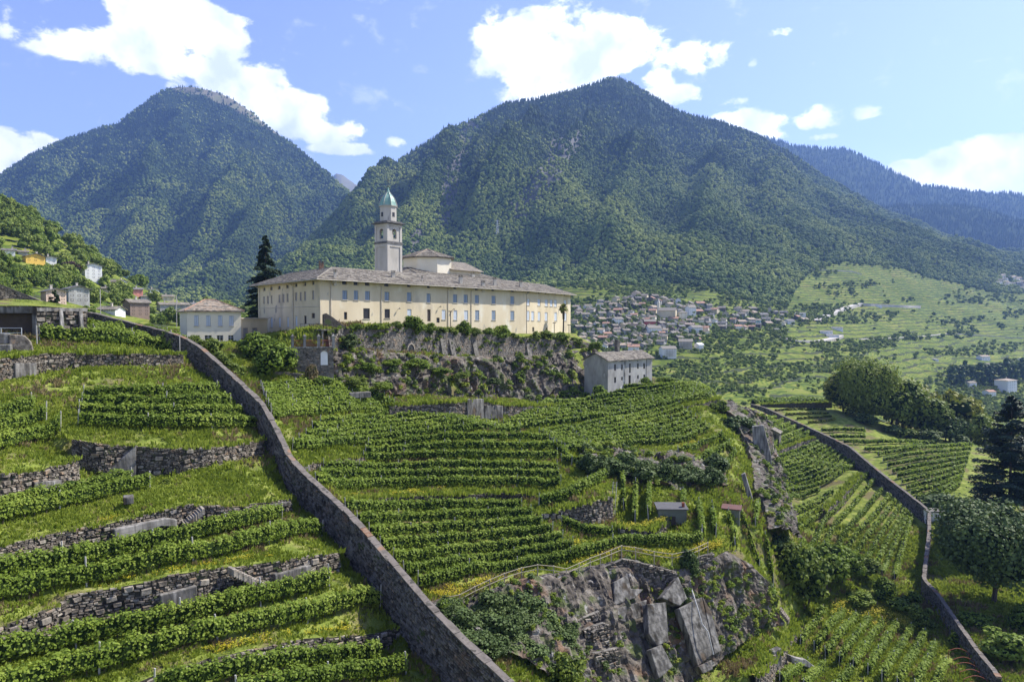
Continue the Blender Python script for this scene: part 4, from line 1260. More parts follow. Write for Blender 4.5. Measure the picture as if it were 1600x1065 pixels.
block([(500,668),(650,656),(748,664)], [(457,706),(585,692),(708,678),(812,676)], 5, 'C', 'of the upper central terrace', GC, H=1.7, Wd=.62)
block([(575,703),(700,690),(862,690)], [(567,723),(700,719),(870,719)], 3, 'C', 'of the second central terrace', GC, H=1.7, Wd=.62)
block([(505,739),(700,735),(872,738)], [(494,763),(700,763),(876,761)], 3, 'C', 'of the third central terrace', GC, H=1.75, Wd=.65)
block([(541,803),(680,800),(815,797)], [(632,903),(780,882),(895,864)], 6, 'C', 'of the broad lower central terrace', GC, H=1.75, Wd=.62)
vine_row([(653,922),(720,908),(780,899),(850,887),(894,880),(935,866),(971,855),(1030,856),(1075,854),(1096,847)], 'C', 'long bending vine row right above the wooden railing', GC, H=1.8, Wd=.75)
vine_row([(878,822),(905,834),(930,840),(957,842)], 'C', 'short curved vine row at the foot of the rubble wall', GC, H=1.7)
vine_row([(842,793),(875,786),(905,776),(935,758),(948,744)], 'C', 'thick curved vine row on the grass bend above the rubble wall', GC, H=1.9, Wd=1.0)
vine_row([(878,725),(900,728),(925,730),(938,740)], 'C', 'short curved vine row under the steps of the rock band', GC, H=1.7)
vine_row([(862,700),(880,712),(893,728)], 'C', 'short slanting vine row closing the second central terrace', GC, H=1.6)
block([(872,623),(950,612),(1030,607),(1118,609)], [(775,676),(870,666),(960,655),(1035,638),(1108,625)], 10, 'C', 'of the sweep below the grey farmhouse', GC, H=1.7, Wd=.62)
block([(842,683),(935,669),(1000,656),(1060,640)], [(882,710),(960,701),(1040,697),(1066,694),(1108,674)], 8, 'C', 'of the fan above the dark rock band', GC, H=1.7, Wd=.62)
block([(1060,711),(1100,698),(1128,686)], [(1108,744),(1134,730),(1150,712)], 3, 'C', 'of the three short ones on the brow by the spur', GC, H=1.6, Wd=.62)
vine_row([(1126,686),(1136,697),(1146,712)], 'C', 'short vine row turning down the edge of the spur', GC, H=1.5)
for i, (a_, b_, w_) in enumerate([((992,820),(993,768),'behind the low rounded wall, nearest the ladder'), ((1013,814),(1014,770),'behind the low rounded wall, next to the shed'),
                                  ((975,800),(972,748),'beside the wooden ladder in the gully'), ((1066,812),(1068,780),'standing against the left shed wall'),
                                  ((1098,846),(1092,800),'first to the right of the shed'), ((1118,844),(1112,800),'second to the right of the shed'),
                                  ((1149,862),(1137,812),'third to the right of the shed'), ((1186,895),(1158,812),'longest, running down past the small brown roof'),
                                  ((1208,922),(1196,850),'just left of the leafy trees'), ((1180,830),(1186,780),'on the grass beside the spur foot'), ((1212,812),(1224,770),'between the spur foot and the right rows')]):
    vine_row([a_, ((a_[0]+b_[0])/2, (a_[1]+b_[1])/2), b_], None, 'upright vine row ' + w_, 'vine rows running uphill in the gully', H=1.9, Wd=.62)
block([(1190,660),(1200,659),(1212,656)], [(1206,703),(1240,693),(1265,680)], 6, 'R', 'of the small block behind the concrete slab', GR, H=1.8, Wd=.62)
block([(1216,719),(1250,707),(1279,695)], [(1240,772),(1290,758),(1335,728)], 10, 'R', 'of the upper right slope under the boundary wall', GR, H=1.7, Wd=.62)
block([(1190,752),(1215,762),(1240,766)], [(1240,800),(1270,790),(1302,772)], 4, 'R', 'of the lower left part of the right slope', GR, H=1.7, Wd=.62)
block([(1240,806),(1262,797),(1290,785)], [(1238,835),(1262,822),(1285,803)], 3, 'R', 'above the dark cellar opening', GR, H=1.7, Wd=.62)
# rows running towards the viewer
RB = [((1250,862),(1356,745)),((1266,872),(1366,755)),((1287,878),(1378,770)),((1305,882),(1390,780)),((1325,884),(1398,788)),((1345,890),(1406,796)),((1362,896),(1414,802)),((1378,902),(1420,806)),((1398,908),(1424,812))]
for i, (a_, b_) in enumerate(RB):
    vine_row([(a_[0]+(b_[0]-a_[0])*t, a_[1]+(b_[1]-a_[1])*t) for t in np.linspace(0, 1, 7)], 'R', ORD[i] + ' vine row from the left of the long slanting right block', GR, H=1.65, Wd=.8, ragged=.15)
RB2 = [((1250,1012),(1287,962)),((1272,1020),(1315,965)),((1290,1030),(1337,970)),((1311,1040),(1357,975)),((1332,1048),(1378,980)),((1356,1056),(1400,984)),((1378,1068),(1424,990)),((1402,1078),(1446,998)),((1430,1085),(1460,1016)),((1455,1092),(1478,1046)),((1218,1072),(1262,1046)),((1255,1080),(1288,1048)),((1300,1090),(1330,1056))]
for i, (a_, b_) in enumerate(RB2):
    lab = ORD[i] + ' vine row from the left of the lower right block' if i < 10 else ORD[i-10] + ' of three short vine rows at the bottom right edge'
    vine_row([(a_[0]+(b_[0]-a_[0])*t, a_[1]+(b_[1]-a_[1])*t) for t in np.linspace(0, 1, 6)], 'R', lab, GR, H=1.75, Wd=.85, ragged=.15)
# beyond the right boundary wall
block([(1284,676),(1320,674),(1352,676)], [(1296,686),(1325,686),(1352,686)], 2, 'R', 'beside the bushes beyond the boundary wall', GF, H=1.7)
block([(1318,694),(1380,694),(1460,694)], [(1350,706),(1400,706),(1440,700)], 2, 'R', 'on the upper field beyond the boundary wall', GF, H=1.7, Wd=1.0)
block([(1372,714),(1430,704),(1518,698)], [(1438,792),(1470,782),(1500,760)], 10, 'R', 'of the wide field beyond the boundary wall', GF, H=1.6, Wd=.62)
for i_, (D_, t_) in enumerate(((281, 'front'), (289, 'middle'), (297, 'back'))): vine_row([(1176,632),(1220,631),(1260,630),(1298,631)], None, 'tall bright vine hedge along the far low wall, %s row' % t_, GF, H=2.2+.5*i_, Wd=8.0, D=D_, gap=.1, mat='tree_bright', post=False)
block([(1210,642),(1250,641),(1290,641)], [(1262,662),(1285,660),(1305,657)], 4, 'R', 'of the yellowish plot by the dark trees', GF, H=.9, Wd=.6, gap=.1, post=False, mat='tree_yellow')
# ------------------------------------------------------------------ buildings
def ray_wall(px, py, A, Bp):
    """a photo point carried onto the vertical plane through plan points A, Bp -> (distance along, height)"""
    d = P(px, py, 1.0)
    ex, ey = Bp[0]-A[0], Bp[1]-A[1]; L_ = math.hypot(ex, ey); ex /= L_; ey /= L_
    # s*d.x = A.x + u*ex ; s*1 = A.y + u*ey
    det = d.x*(-ey) - (-ex)*1.0
    s = (A[0]*(-ey) + ex*A[1]) / det
    u = (d.x*A[1] - A[0]) / det * -1
    u = ((d.x*s - A[0])*ex + (s - A[1])*ey)
    return u, d.z*s
def panel(mb, A, Bp, z0, z1, holes, nrm, m=0, depth=.28, off=(0, 0, 0)):
    """wall plane with real openings; holes = (u0,u1,z0,z1)"""
    ex, ey = Bp[0]-A[0], Bp[1]-A[1]; L_ = math.hypot(ex, ey); ex /= L_; ey /= L_
    us = sorted({0.0, L_} | {h[0] for h in holes} | {h[1] for h in holes})
    zs = sorted({z0, z1} | {h[2] for h in holes} | {h[3] for h in holes})
    us = [u for u in us if 0 <= u <= L_]; zs = [z for z in zs if z0 <= z <= z1]
    pt = lambda u, z, d=0.0: (A[0]+ex*u-nrm[0]*d-off[0], A[1]+ey*u-nrm[1]*d-off[1], z-off[2])
    for j in range(len(zs)-1):
        run = None
        for i in range(len(us)):
            solid = False
            if i < len(us)-1:
                uc = (us[i]+us[i+1])/2; zc = (zs[j]+zs[j+1])/2
                solid = not any(h[0] < uc < h[1] and h[2] < zc < h[3] for h in holes)
            if solid and run is None: run = us[i]
            if not solid and run is not None:
                mb.add([pt(run, zs[j]), pt(us[i], zs[j]), pt(us[i], zs[j+1]), pt(run, zs[j+1])], [(0, 1, 2, 3)], m); run = None
    for h in holes:
        a, b, c, d = h
        q = [pt(a, c), pt(b, c), pt(b, d), pt(a, d)]; r = [pt(a, c, depth), pt(b, c, depth), pt(b, d, depth), pt(a, d, depth)]
        mb.add(q + r, [(0, 1, 5, 4), (1, 2, 6, 5), (2, 3, 7, 6), (3, 0, 4, 7)], m)
WINMESH = {}
def win_mesh(kind):
    """unit window (width 1 along x, height 1 along z), lying in the opening; looks towards -y"""
    if kind in WINMESH: return WINMESH[kind]
    b = MB()
    if kind.startswith('shut'):
        b.box(-.5, .5, .05, .08, 0, 1, 1)
        for s in (-1, 1):
            x0, x1 = (-.49, -.015) if s < 0 else (.015, .49)
            b.box(x0, x1, -.02, .03, .01, .99, 0)
            for k in range(7):
                z = .06 + k*.13
                b.box(x0+.05, x1-.05, -.035, -.02, z, z+.075, 0)
    elif kind == 'glass' or kind == 'cross':
        b.box(-.5, .5, .06, .10, 0, 1, 1)
        for (x0, x1, z0, z1) in ((-.5, -.43, 0, 1), (.43, .5, 0, 1), (-.03, .03, 0, 1), (-.5, .5, 0, .05), (-.5, .5, .95, 1), (-.5, .5, .60, .64)):
            b.box(x0, x1, .0, .05, z0, z1, 0)
    elif kind == 'dark':
        b.box(-.5, .5, .08, .12, 0, 1, 1)
        for (x0, x1, z0, z1) in ((-.5, -.42, 0, 1), (.42, .5, 0, 1), (-.42, .42, 0, .1), (-.42, .42, .9, 1)):
            b.box(x0, x1, .04, .075, z0, z1, 0)
    elif kind == 'grille':
        b.box(-.5, .5, .10, .14, 0, 1, 1)
        for k in range(6): b.box(-.46+k*.18, -.44+k*.18, -.08, -.06, 0, 1, 2)
        for k in range(5): b.box(-.5, .5, -.085, -.055, .08+k*.2, .10+k*.2, 2)
    elif kind == 'door':
        b.box(-.5, .5, .06, .12, 0, 1, 0); b.box(-.42, -.05, .03, .06, .08, .92, 0); b.box(.05, .42, .03, .06, .08, .92, 0)
    WINMESH[kind] = b
    return b
WM = {}
def window_at(parent, c, rz, w, h, kind, mats, name='window'):
    key = (kind,) + tuple(m.name for m in mats)
    if key not in WM: WM[key] = win_mesh(kind).mesh(name, mats)
    o = link_mesh(name, WM[key], parent)
    pl = Vector(parent.location)
    R_ = Matrix.Rotation(-parent.rotation_euler.z, 4, 'Z')
    lc = R_ @ (Vector(c) - pl)
    o.location = lc; o.rotation_euler = (0, 0, rz - parent.rotation_euler.z); o.scale = (w, 1, h)
    return o
WK = {'ub': ('shut', ['shutter_blue', 'window_dark']), 'up': ('shut', ['shutter_pale', 'window_dark']), 'ug': ('shut', ['shutter_grey', 'window_dark']),
      'at': ('dark', ['trim', 'window_dark']), 'dk': ('dark', ['wood_dark', 'window_dark']), 'gr': ('grille', ['trim', 'window_dark', 'iron']), 'do': ('door', ['wood_dark']), 'cr': ('cross', ['white', 'glass'])}
def sill_mesh():
    b = MB(); b.box(-.6, .6, -.14, .02, -.1, 0); return b.mesh('sill', [M['trim']])
SILL = sill_mesh()
def facade(parent, mb, A, Bp, z0, z1, specs, nrm, m=0, sills=True):
    """specs: (kind, x0, x1, ytop, ybot) measured in the photo"""
    off = Vector(parent.location)
    ex, ey = Bp[0]-A[0], Bp[1]-A[1]; L_ = math.hypot(ex, ey)
    rz = math.atan2(ey, ex)
    holes = []
    for kd, xa, xb, ya, yb in specs:
        u0, zt = ray_wall(xa, ya, A, Bp); u1, _ = ray_wall(xb, ya, A, Bp); um = (u0+u1)/2
        _, zt = ray_wall((xa+xb)/2, ya, A, Bp); _, zb = ray_wall((xa+xb)/2, yb, A, Bp)
        u0, u1 = min(u0, u1), max(u0, u1)
        if u1 < .2 or u0 > L_-.2: continue
        u0 = max(u0, .15); u1 = min(u1, L_-.15)
        holes.append((u0, u1, zb, zt))
        c = (A[0]+ex/L_*um - nrm[0]*.14, A[1]+ey/L_*um - nrm[1]*.14, zb)
        # windows look out along nrm
        rr = rz if (nrm[0]*math.sin(rz) - nrm[1]*math.cos(rz)) > 0 else rz + math.pi
        kind, mm = WK[kd]
        o = window_at(parent, c, rr, (u1-u0)*.995, (zt-zb)*.995, kind, [M[x] for x in mm], 'door' if kd == 'do' else 'window')
        if sills and kd in ('ub', 'up', 'ug', 'gr', 'cr'):
            s = link_mesh('sill', SILL, o); s.location = (0, -.14, 0)
            s.scale = (1, 1, 1/(zt-zb)); 
    panel(mb, A, Bp, z0, z1, holes, nrm, m, off=off)
def offset_poly(poly, d):
    """inward offset for a counter-clockwise plan polygon"""
    n = len(poly); o = []
    for i in range(n):
        p0 = Vector(poly[i-1]); p1 = Vector(poly[i]); p2 = Vector(poly[(i+1) % n])
        d1 = (p1-p0).normalized(); d2 = (p2-p1).normalized()
        n1 = Vector((-d1.y, d1.x)); n2 = Vector((-d2.y, d2.x))
        k = 1 + n1.dot(n2)
        o.append(tuple(p1 + (n1+n2)/max(k, .25)*d))
    return o
def slates(E1, E2, R1, R2, pitch_step=.55, width=(.5, 1.0), rnd=None, lift=.05, off=(0, 0, 0)):
    """rough stone slabs laid in courses on the roof plane between eave E1-E2 and ridge R1-R2"""
    rnd = rnd or random.Random(4)
    E1, E2, R1, R2 = (Vector(q) for q in (E1, E2, R1, R2))
    n = (E2-E1).cross(R1-E1).normalized()
    if n.z < 0: n = -n
    V = []; mi = []
    H = max(((R1-E1) - (R1-E1).project(E2-E1)).length, .5); k = max(2, int(H/pitch_step))
    for j in range(k):
        t0, t1 = j/k, min(1.0, (j+1.35)/k)
        a0, b0 = E1.lerp(R1, t0), E2.lerp(R2, t0); a1, b1 = E1.lerp(R1, t1), E2.lerp(R2, t1)
        L_ = (b0-a0).length
        if L_ < .4: continue
        u = -rnd.uniform(0, .4)
        while u < L_:
            w = rnd.uniform(*width)
            s0, s1 = max(0, u/L_), min(1, (u+w-.02)/L_)
            if s1 - s0 > .1/L_:
                h0 = lift + rnd.uniform(.01, .06); h1 = .01
                j1 = rnd.uniform(-.06, .06)/H
                q = [a0.lerp(b0, s0), a0.lerp(b0, s1), a1.lerp(b1, s1), a1.lerp(b1, s0)]
                d_ = (a0-a1).normalized() * rnd.uniform(-.03, .08)
                q[0] = q[0]+d_; q[1] = q[1]+d_*rnd.uniform(.3, 1.2)
                lo = [q[0]+n*(h0-.05), q[1]+n*(h0-.05)]
                up = [q[0]+n*h0, q[1]+n*(h0+rnd.uniform(-.02, .02)), q[2]+n*(h1+.02), q[3]+n*(h1+.02)]
                V += [tuple(x - Vector(off)) for x in up + lo]; mi += [rnd.choice((0, 0, 0, 1, 2))]*2
            u += w
    n_ = len(V)//6
    q = [(0, 1, 2, 3), (5, 1, 0, 4)]
    Fs = [tuple(a + 6*i for a in f) for i in range(n_) for f in q]
    return V, Fs, mi
M['slate_b'] = noise_mat('slate_roof_lighter', [(.13,.117,.096),(.20,.18,.148),(.28,.255,.212)], scale=2.6, rough=.9, detail=6, bump=.02, coords='World')
M['slate_c'] = noise_mat('slate_roof_darker', [(.05,.045,.036),(.095,.084,.068),(.15,.134,.11)], scale=2.6, rough=.9, detail=6, bump=.02, coords='World')
def chimney(parent, x, y, z, h=1.3, w=.7, cap=True, m='trim', rz=.6):
    o = Vector(parent.location)
    b = MB(); b.box(-w/2, w/2, -w*.35, w*.35, -1.5, h); 
    b.box(-w/2-.08, w/2+.08, -w*.35-.08, w*.35+.08, h+.004, h+.12, 1)
    if cap:
        for sx in (-1, 1):
            b.box(sx*w*.4-.06, sx*w*.4+.06, -w*.3, w*.3, h+.124, h+.38)
        b.box(-w/2-.1, w/2+.1, -w*.35-.1, w*.35+.1, h+.384, h+.46, 1)
    c = b.build('chimney', [M[m], M['slate']], parent); c.location = Vector((x, y, z)) - o; c.rotation_euler.z = rz
    return c
# -- the convent: plan corners, seen from above anticlockwise
C0 = P(500, 437, 132); PLc = P(403, 448, 158); P1 = P(821, 455, 188); P2 = P(891.5, 461, 220)
ZE = 7.75
foot = [(C0.x, C0.y), (P1.x, P1.y), (P2.x, P2.y), (-4.0, 236.0), (-46.0, 196.0), (PLc.x, PLc.y)]
conv = empty('convent', (C0.x, C0.y, -4.0), 0, 'long cream three-storey convent with slate roof and blue shutters on the crag', 'building')
offc = Vector(conv.location)
def nout_of(A, B_):
    d = Vector((B_[0]-A[0], B_[1]-A[1])).normalized(); return (d.y, -d.x)
q6 = lambda x0, x1, y0, y1: (380+x0/5.714, 380+x1/5.714, 420+y0/5.714, 420+y1/5.714)
q7 = lambda x0, x1, y0, y1: (640+x0/5.714, 640+x1/5.714, 420+y0/5.714, 420+y1/5.714)
def sp(k, q, lst): return [(k,) + q(*t) for t in lst]
B1 = sp('ub', q6, [(885,930,192,275),(988,1028,193,278),(1088,1132,198,280),(1262,1305,205,285),(1462,1502,210,292)]) + \
     sp('ub', q7, [(152,188,220,300),(388,425,228,302),(483,520,230,305),(583,620,234,308),(732,768,240,312),(900,935,244,316)]) + \
     sp('at', q6, [(883,928,105,142),(985,1028,110,148),(1087,1132,115,152),(1258,1303,125,158),(1462,1495,137,163)]) + \
     sp('at', q7, [(155,185,145,172),(392,420,155,182),(583,612,168,193),(732,760,175,198),(903,932,185,208)]) + \
     sp('dk', q6, [(900,928,385,452)]) + sp('gr', q6, [(1072,1130,352,445),(1262,1310,358,440)]) + sp('up', q6, [(1465,1502,360,428)]) + \
     sp('do', q7, [(158,188,362,468)]) + sp('up', q7, [(288,322,366,452),(392,425,370,455),(487,522,372,455)]) + \
     sp('ub', q7, [(585,622,370,458),(733,768,372,458),(900,935,375,458)]) + sp('dk', q7, [(240,268,435,480)])
B2 = sp('up', q7, [(1043,1072,268,325),(1143,1168,272,328),(1208,1235,274,332),(1253,1277,276,335),(1292,1315,276,338),(1378,1400,278,330),
                   (1043,1070,375,458),(1087,1112,380,460),(1145,1168,384,462),(1207,1232,388,463),(1293,1317,390,463),(1380,1402,392,462)]) + \
     sp('at', q7, [(1050,1068,205,218),(1145,1160,205,220),(1210,1225,210,225),(1293,1308,215,232),(1378,1390,225,240)]) + \
     sp('do', q7, [(1095,1113,520,562),(1218,1232,525,562)])
AF = sp('at', q6, [(175,198,165,198),(240,262,158,192),(308,332,150,185),(382,405,140,175),(458,482,128,162),(538,562,117,153),(612,635,108,143)]) + \
     sp('ug', q6, [(178,192,245,312),(212,228,242,310),(246,260,238,308),(315,330,230,300),(350,367,226,298),(388,404,222,294),(463,480,210,285),(504,521,207,283),(542,560,202,280),(615,633,192,272)]) + \
     sp('up', q6, [(243,262,432,522),(314,335,433,520),(388,408,430,518),(463,483,420,510)]) + sp('dk', q6, [(543,565,418,490),(610,640,395,440)])
mb = MB()
zb0 = -9.5
facade(conv, mb, foot[0], foot[1], zb0, ZE, B1, nout_of(foot[0], foot[1]))
facade(conv, mb, foot[1], foot[2], zb0, ZE, B2, nout_of(foot[1], foot[2]))
# the left front is measured from its far end
facade(conv, mb, foot[5], foot[0], zb0, ZE, AF, nout_of(foot[5], foot[0]))
for i in (2, 3, 4):
    panel(mb, foot[i], foot[(i+1) % 6], zb0, ZE, [], nout_of(foot[i], foot[(i+1) % 6]), off=offc)
inner = offset_poly(foot, 12.5)
for i in range(6):
    A, B_ = inner[(i+1) % 6], inner[i]
    panel(mb, A, B_, zb0, ZE, [], nout_of(A, B_), off=offc)
mb.build('wall', [M['cream']], conv)
# roof ring
eave = offset_poly(foot, -1.6); ridge = offset_poly(foot, 6.2); ein = offset_poly(foot, 13.2)
ZEv, ZR, ZI = 7.5, 10.5, 7.6
r_ = MB()
for i in range(6):
    j = (i+1) % 6
    e1, e2, r1, r2, i1, i2 = eave[i], eave[j], ridge[i], ridge[j], ein[i], ein[j]
    g = lambda p, z: (p[0]-offc.x, p[1]-offc.y, z-offc.z)
    r_.add([g(e1, ZEv), g(e2, ZEv), g(r2, ZR), g(r1, ZR), g(i1, ZI), g(i2, ZI), g(e1, ZEv-.16), g(e2, ZEv-.16), g(foot[i], ZE-.02), g(foot[j], ZE-.02)],
           [(0, 1, 2, 3), (3, 2, 5, 4), (6, 7, 1, 0), (8, 9, 7, 6)], 0)
roof = r_.build('roof', [M['slate']], conv)
for i in (0, 1, 5):
    j = (i+1) % 6
    V, Fs, mi = slates((*eave[i], ZEv), (*eave[j], ZEv), (*ridge[i], ZR), (*ridge[j], ZR), pitch_step=.62, width=(.5, 1.15), rnd=random.Random(20+i), off=offc)
    tag(link_mesh('roof_slates', np_mesh('roof_slates', np.array(V), Fs, [M['slate'], M['slate_b'], M['slate_c']], mi), roof), kind='stuff')
rb = MB()
for i in range(6):
    a = Vector((*ridge[i], ZR)) - offc; b_ = Vector((*ridge[(i+1) % 6], ZR)) - offc
    rb.bar(a, b_, .16, n=6)
rb.bar(Vector((*eave[0], ZEv+.08))-offc, Vector((*ridge[0], ZR+.06))-offc, .13, n=6)
rb.build('ridge_tiles', [M['slate_b']], conv)
# gutters and drain pipes
gb = MB()
for i in (0, 1, 5):
    gb.bar(Vector((*eave[i], ZEv-.12))-offc, Vector((*eave[(i+1) % 6], ZEv-.12))-offc, .09, n=6)
gb.build('gutter', [M['trim']], conv)
def pipe_at(px, A, B_, py0=460):
    u, z = ray_wall(px, py0, A, B_); L_ = math.hypot(B_[0]-A[0], B_[1]-A[1]); n_ = nout_of(A, B_)
    x = A[0]+(B_[0]-A[0])*u/L_ + n_[0]*.12; y = A[1]+(B_[1]-A[1])*u/L_ + n_[1]*.12
    b = MB(); b.bar((x-offc.x, y-offc.y, zb0-offc.z+2), (x-offc.x, y-offc.y, ZE-1.0-offc.z), .085, n=6)
    b.bar((x-offc.x, y-offc.y, ZE-1.0-offc.z), (x-offc.x+n_[0]*1.1, y-offc.y+n_[1]*1.1, ZEv-.15-offc.z), .07, n=6)
    b.build('drain_pipe', [M['trim']], conv)
for px in (516.5, 595.3): pipe_at(px, foot[0], foot[1])
for px in (699.5, 735.9): pipe_at(px, foot[0], foot[1])
pipe_at(822.5, foot[1], foot[2])
for px in (406.2, 458.4): pipe_at(px, foot[5], foot[0])
# thin string course on the left front
b = MB(); A, B_ = foot[5], foot[0]; n_ = nout_of(A, B_)
z1 = ray_wall(490, 478.8, A, B_)[1]
a = Vector((A[0]+n_[0]*.03-offc.x, A[1]+n_[1]*.03-offc.y, z1-offc.z)); c = Vector((B_[0]+n_[0]*.03-offc.x, B_[1]+n_[1]*.03-offc.y, z1-offc.z))
b.bar(a, c, .06, n=4); b.build('string_course', [M['trim']], conv)
# chimneys on the outer roof slopes, found by their photo place
def roof_hit(px, py, i):
    E1 = Vector((*eave[i], ZEv)); E2 = Vector((*eave[(i+1) % 6], ZEv)); R1 = Vector((*ridge[i], ZR))
    n = (E2-E1).cross(R1-E1)
    d = P(px, py, 1.0)
    s = n.dot(E1) / n.dot(d)
    return d*s
for px, py, h, w, i in ((523.4,434,1.2,.5,0),(614.4,434,1.1,.75,0),(659.5,439.5,.8,.25,0),(720,443,1.6,.9,0),(754.7,447,1.0,.8,0),(773,446,1.7,.8,0),(813.7,448.5,1.4,.75,0)):
    p = roof_hit(px, py, i); chimney(conv, p.x, p.y, p.z, h, w)
p = Vector((*ridge[5], ZR)).lerp(Vector((*ridge[0], ZR)), .77); chimney(conv, p.x, p.y, p.z+.1, 1.1, .9, m='brick')
p = Vector((*ridge[0], ZR)).lerp(Vector((*ridge[1], ZR)), .86); chimney(conv, p.x-4, p.y+3, p.z-.9, 2.4, .9, m='cream_pale')
# small lamps and cables on the facade
for px, py in ((622, 483), (686, 480), (707, 484)):
    u, z = ray_wall(px, py, foot[0], foot[1]); L_ = math.hypot(foot[1][0]-foot[0][0], foot[1][1]-foot[0][1]); n_ = nout_of(foot[0], foot[1])
    c = Vector((foot[0][0]+(foot[1][0]-foot[0][0])*u/L_, foot[0][1]+(foot[1][1]-foot[0][1])*u/L_, z)) - offc
    b = MB(); b.bar(c, c+Vector((n_[0]*.5, n_[1]*.5, .25)), .04); b.bar(c+Vector((n_[0]*.5, n_[1]*.5, .3)), c+Vector((n_[0]*.5, n_[1]*.5, .05)), .1, .22, n=8)
    b.build('wall_lamp', [M['iron']], conv)
# -- bell tower
AZT = math.radians(90-38.7)   # direction of the tower's right face, as seen in plan
tw = P(607, 400, 174)
tower = empty('bell_tower', (tw.x, tw.y, -6), math.radians(51.3), 'tall square bell tower with octagonal top and green copper dome', 'tower')
hw = 2.28; zo = -6.0
b = MB(); b.box(-hw, hw, -hw, hw, 0, 18.7-zo)
b.build('shaft', [M['tower_plaster']], tower)
# panels framed by flat strips on each face
b = MB()
for s in range(4):
    a = s*math.pi/2; ca, sa = math.cos(a), math.sin(a)
    def pb(x0, x1, z0, z1, d0, d1, m=0):
        v = []
        for z in (z0, z1):
            for x, y in ((x0, -hw-d1), (x1, -hw-d1), (x1, -hw-d0), (x0, -hw-d0)):
                v.append((x*ca-y*sa, x*sa+y*ca, z))
        b.add(v, BOXF, m)
    pb(-hw-.16, -hw+.55, 8, 18.7-zo, .002, .16); pb(hw-.55, hw-.003, 8, 18.7-zo, .002, .16)
    pb(-hw+.55, hw-.55, 17.9-zo, 18.7-zo, .002, .15)
b.build('pilaster', [M['tower_plaster']], tower)
b = MB(); b.box(-hw-.32, hw+.32, -hw-.32, hw+.32, 18.704-zo, 19.0-zo); b.box(-hw-.2, hw+.2, -hw-.2, hw+.2, 19.004-zo, 19.25-zo)
b.build('string_course', [M['slate_dark']], tower)
# belfry: four corner piers, arches and a real hollow chamber
b = MB(); z0, z1 = 19.25-zo, 23.6-zo
ow, oz = .72, 1.0
for s in range(4):
    a = s*math.pi/2; ca, sa = math.cos(a), math.sin(a)
    def rt(x, y, z): return (x*ca-y*sa, x*sa+y*ca, z)
    yo, yi = -hw, -hw+.45
    spring = z0+2.45; K = 8
    for (x0, x1, y0_) in ((-hw, -ow, yo), (ow, hw-.45, yo)):
        v = [rt(x, y, z) for z in (z0, z1) for x, y in ((x0, yo), (x1, yo), (x1, yi), (x0, yi))]; b.add(v, BOXF)
    v = [rt(x, y, z) for z in (z0, z0+.7) for x, y in ((-ow, yo), (ow, yo), (ow, yi), (-ow, yi))]; b.add(v, BOXF)
    for k in range(K):
        a1, a2 = math.pi*k/K, math.pi*(k+1)/K
        xa, xb = ow*math.cos(a1), ow*math.cos(a2); za, zb_ = spring+ow*math.sin(a1), spring+ow*math.sin(a2)
        v = [rt(xb, yo, zb_), rt(xa, yo, za), rt(xa, yi, za), rt(xb, yi, zb_), rt(xb, yo, z1), rt(xa, yo, z1), rt(xa, yi, z1), rt(xb, yi, z1)]
        b.add(v, BOXF)
    for (x0, x1, zz0, zz1) in ((-hw-.14, -hw+.5, z0, z1), (hw-.5, hw-.004, z0, z1), (-hw+.5, hw-.5, z1-.55, z1-.004)):
        v = [rt(x, y, z) for z in (zz0, zz1) for x, y in ((x0, yo-.14), (x1, yo-.14), (x1, yo-.002), (x0, yo-.002))]; b.add(v, BOXF)
b.build('belfry', [M['tower_plaster']], tower)
b = MB(); b.lathe([(.55, z0+.9), (.5, z0+1.1), (.36, z0+1.5), (.3, z0+1.9), (.1, z0+2.05)], n=12); b.bar((-1.6, 0, z0+2.2), (1.6, 0, z0+2.2), .09)
b.build('bell', [M['iron']], tower)
b = MB(); b.box(-hw-.55, hw+.55, -hw-.55, hw+.55, 23.604-zo, 23.8-zo); b.box(-hw-.75, hw+.75, -hw-.75, hw+.75, 23.804-zo, 24.0-zo); b.box(-hw-.2, hw+.2, -hw-.2, hw+.2, 24.004-zo, 24.35-zo)
b.build('cornice', [M['slate_dark']], tower)
b = MB(); R8 = 2.15
b.lathe([(R8, 24.2-zo), (R8, 28.0-zo), (R8+.28, 28.1-zo), (R8+.3, 28.3-zo), (R8-.2, 28.35-zo)], n=8, rot=math.pi/8)
lan = b.build('octagon', [M['tower_plaster']], tower)
b = MB(); b.box(-.38, .38, -R8*.924-.03, -R8*.924+.1, 25.5-zo, 26.6-zo)
b.box(R8*.924-.1, R8*.924+.03, -.38, .38, 25.5-zo, 26.6-zo)
b.box(-R8*.924-.03, -R8*.924+.1, -.38, .38, 25.5-zo, 26.6-zo)
b.build('opening', [M['window_dark']], lan)
b = MB()
b.lathe([(2.36, 28.354-zo), (2.30, 28.55-zo), (2.12, 29.3-zo), (1.80, 30.05-zo), (1.35, 30.75-zo), (.85, 31.3-zo), (.45, 31.8-zo), (.22, 32.5-zo), (.13, 33.1-zo)], n=8, rot=math.pi/8)
dm = b.build('dome', [M['copper']], tower)
b = MB()
prof = [(2.38, 28.56), (2.19, 29.3), (1.87, 30.05), (1.41, 30.75), (.9, 31.3), (.49, 31.8)]
for k in range(8):
    t = math.pi/8 + k*math.pi/4
    for (r1, za), (r2, zb_) in zip(prof[:-1], prof[1:]):
        b.bar((r1*math.cos(t), r1*math.sin(t), za-zo), (r2*math.cos(t), r2*math.sin(t), zb_-zo), .06, n=4)
b.build('rib', [M['trim']], dm)
b = MB(); b.bar((0, 0, 33.0-zo), (0, 0, 35.3-zo), .07, n=6); b.bar((-.45, 0, 34.7-zo), (.45, 0, 34.7-zo), .05, n=6); b.lathe([(.05, 33.1-zo), (.22, 33.3-zo), (.05, 33.55-zo)], n=8)
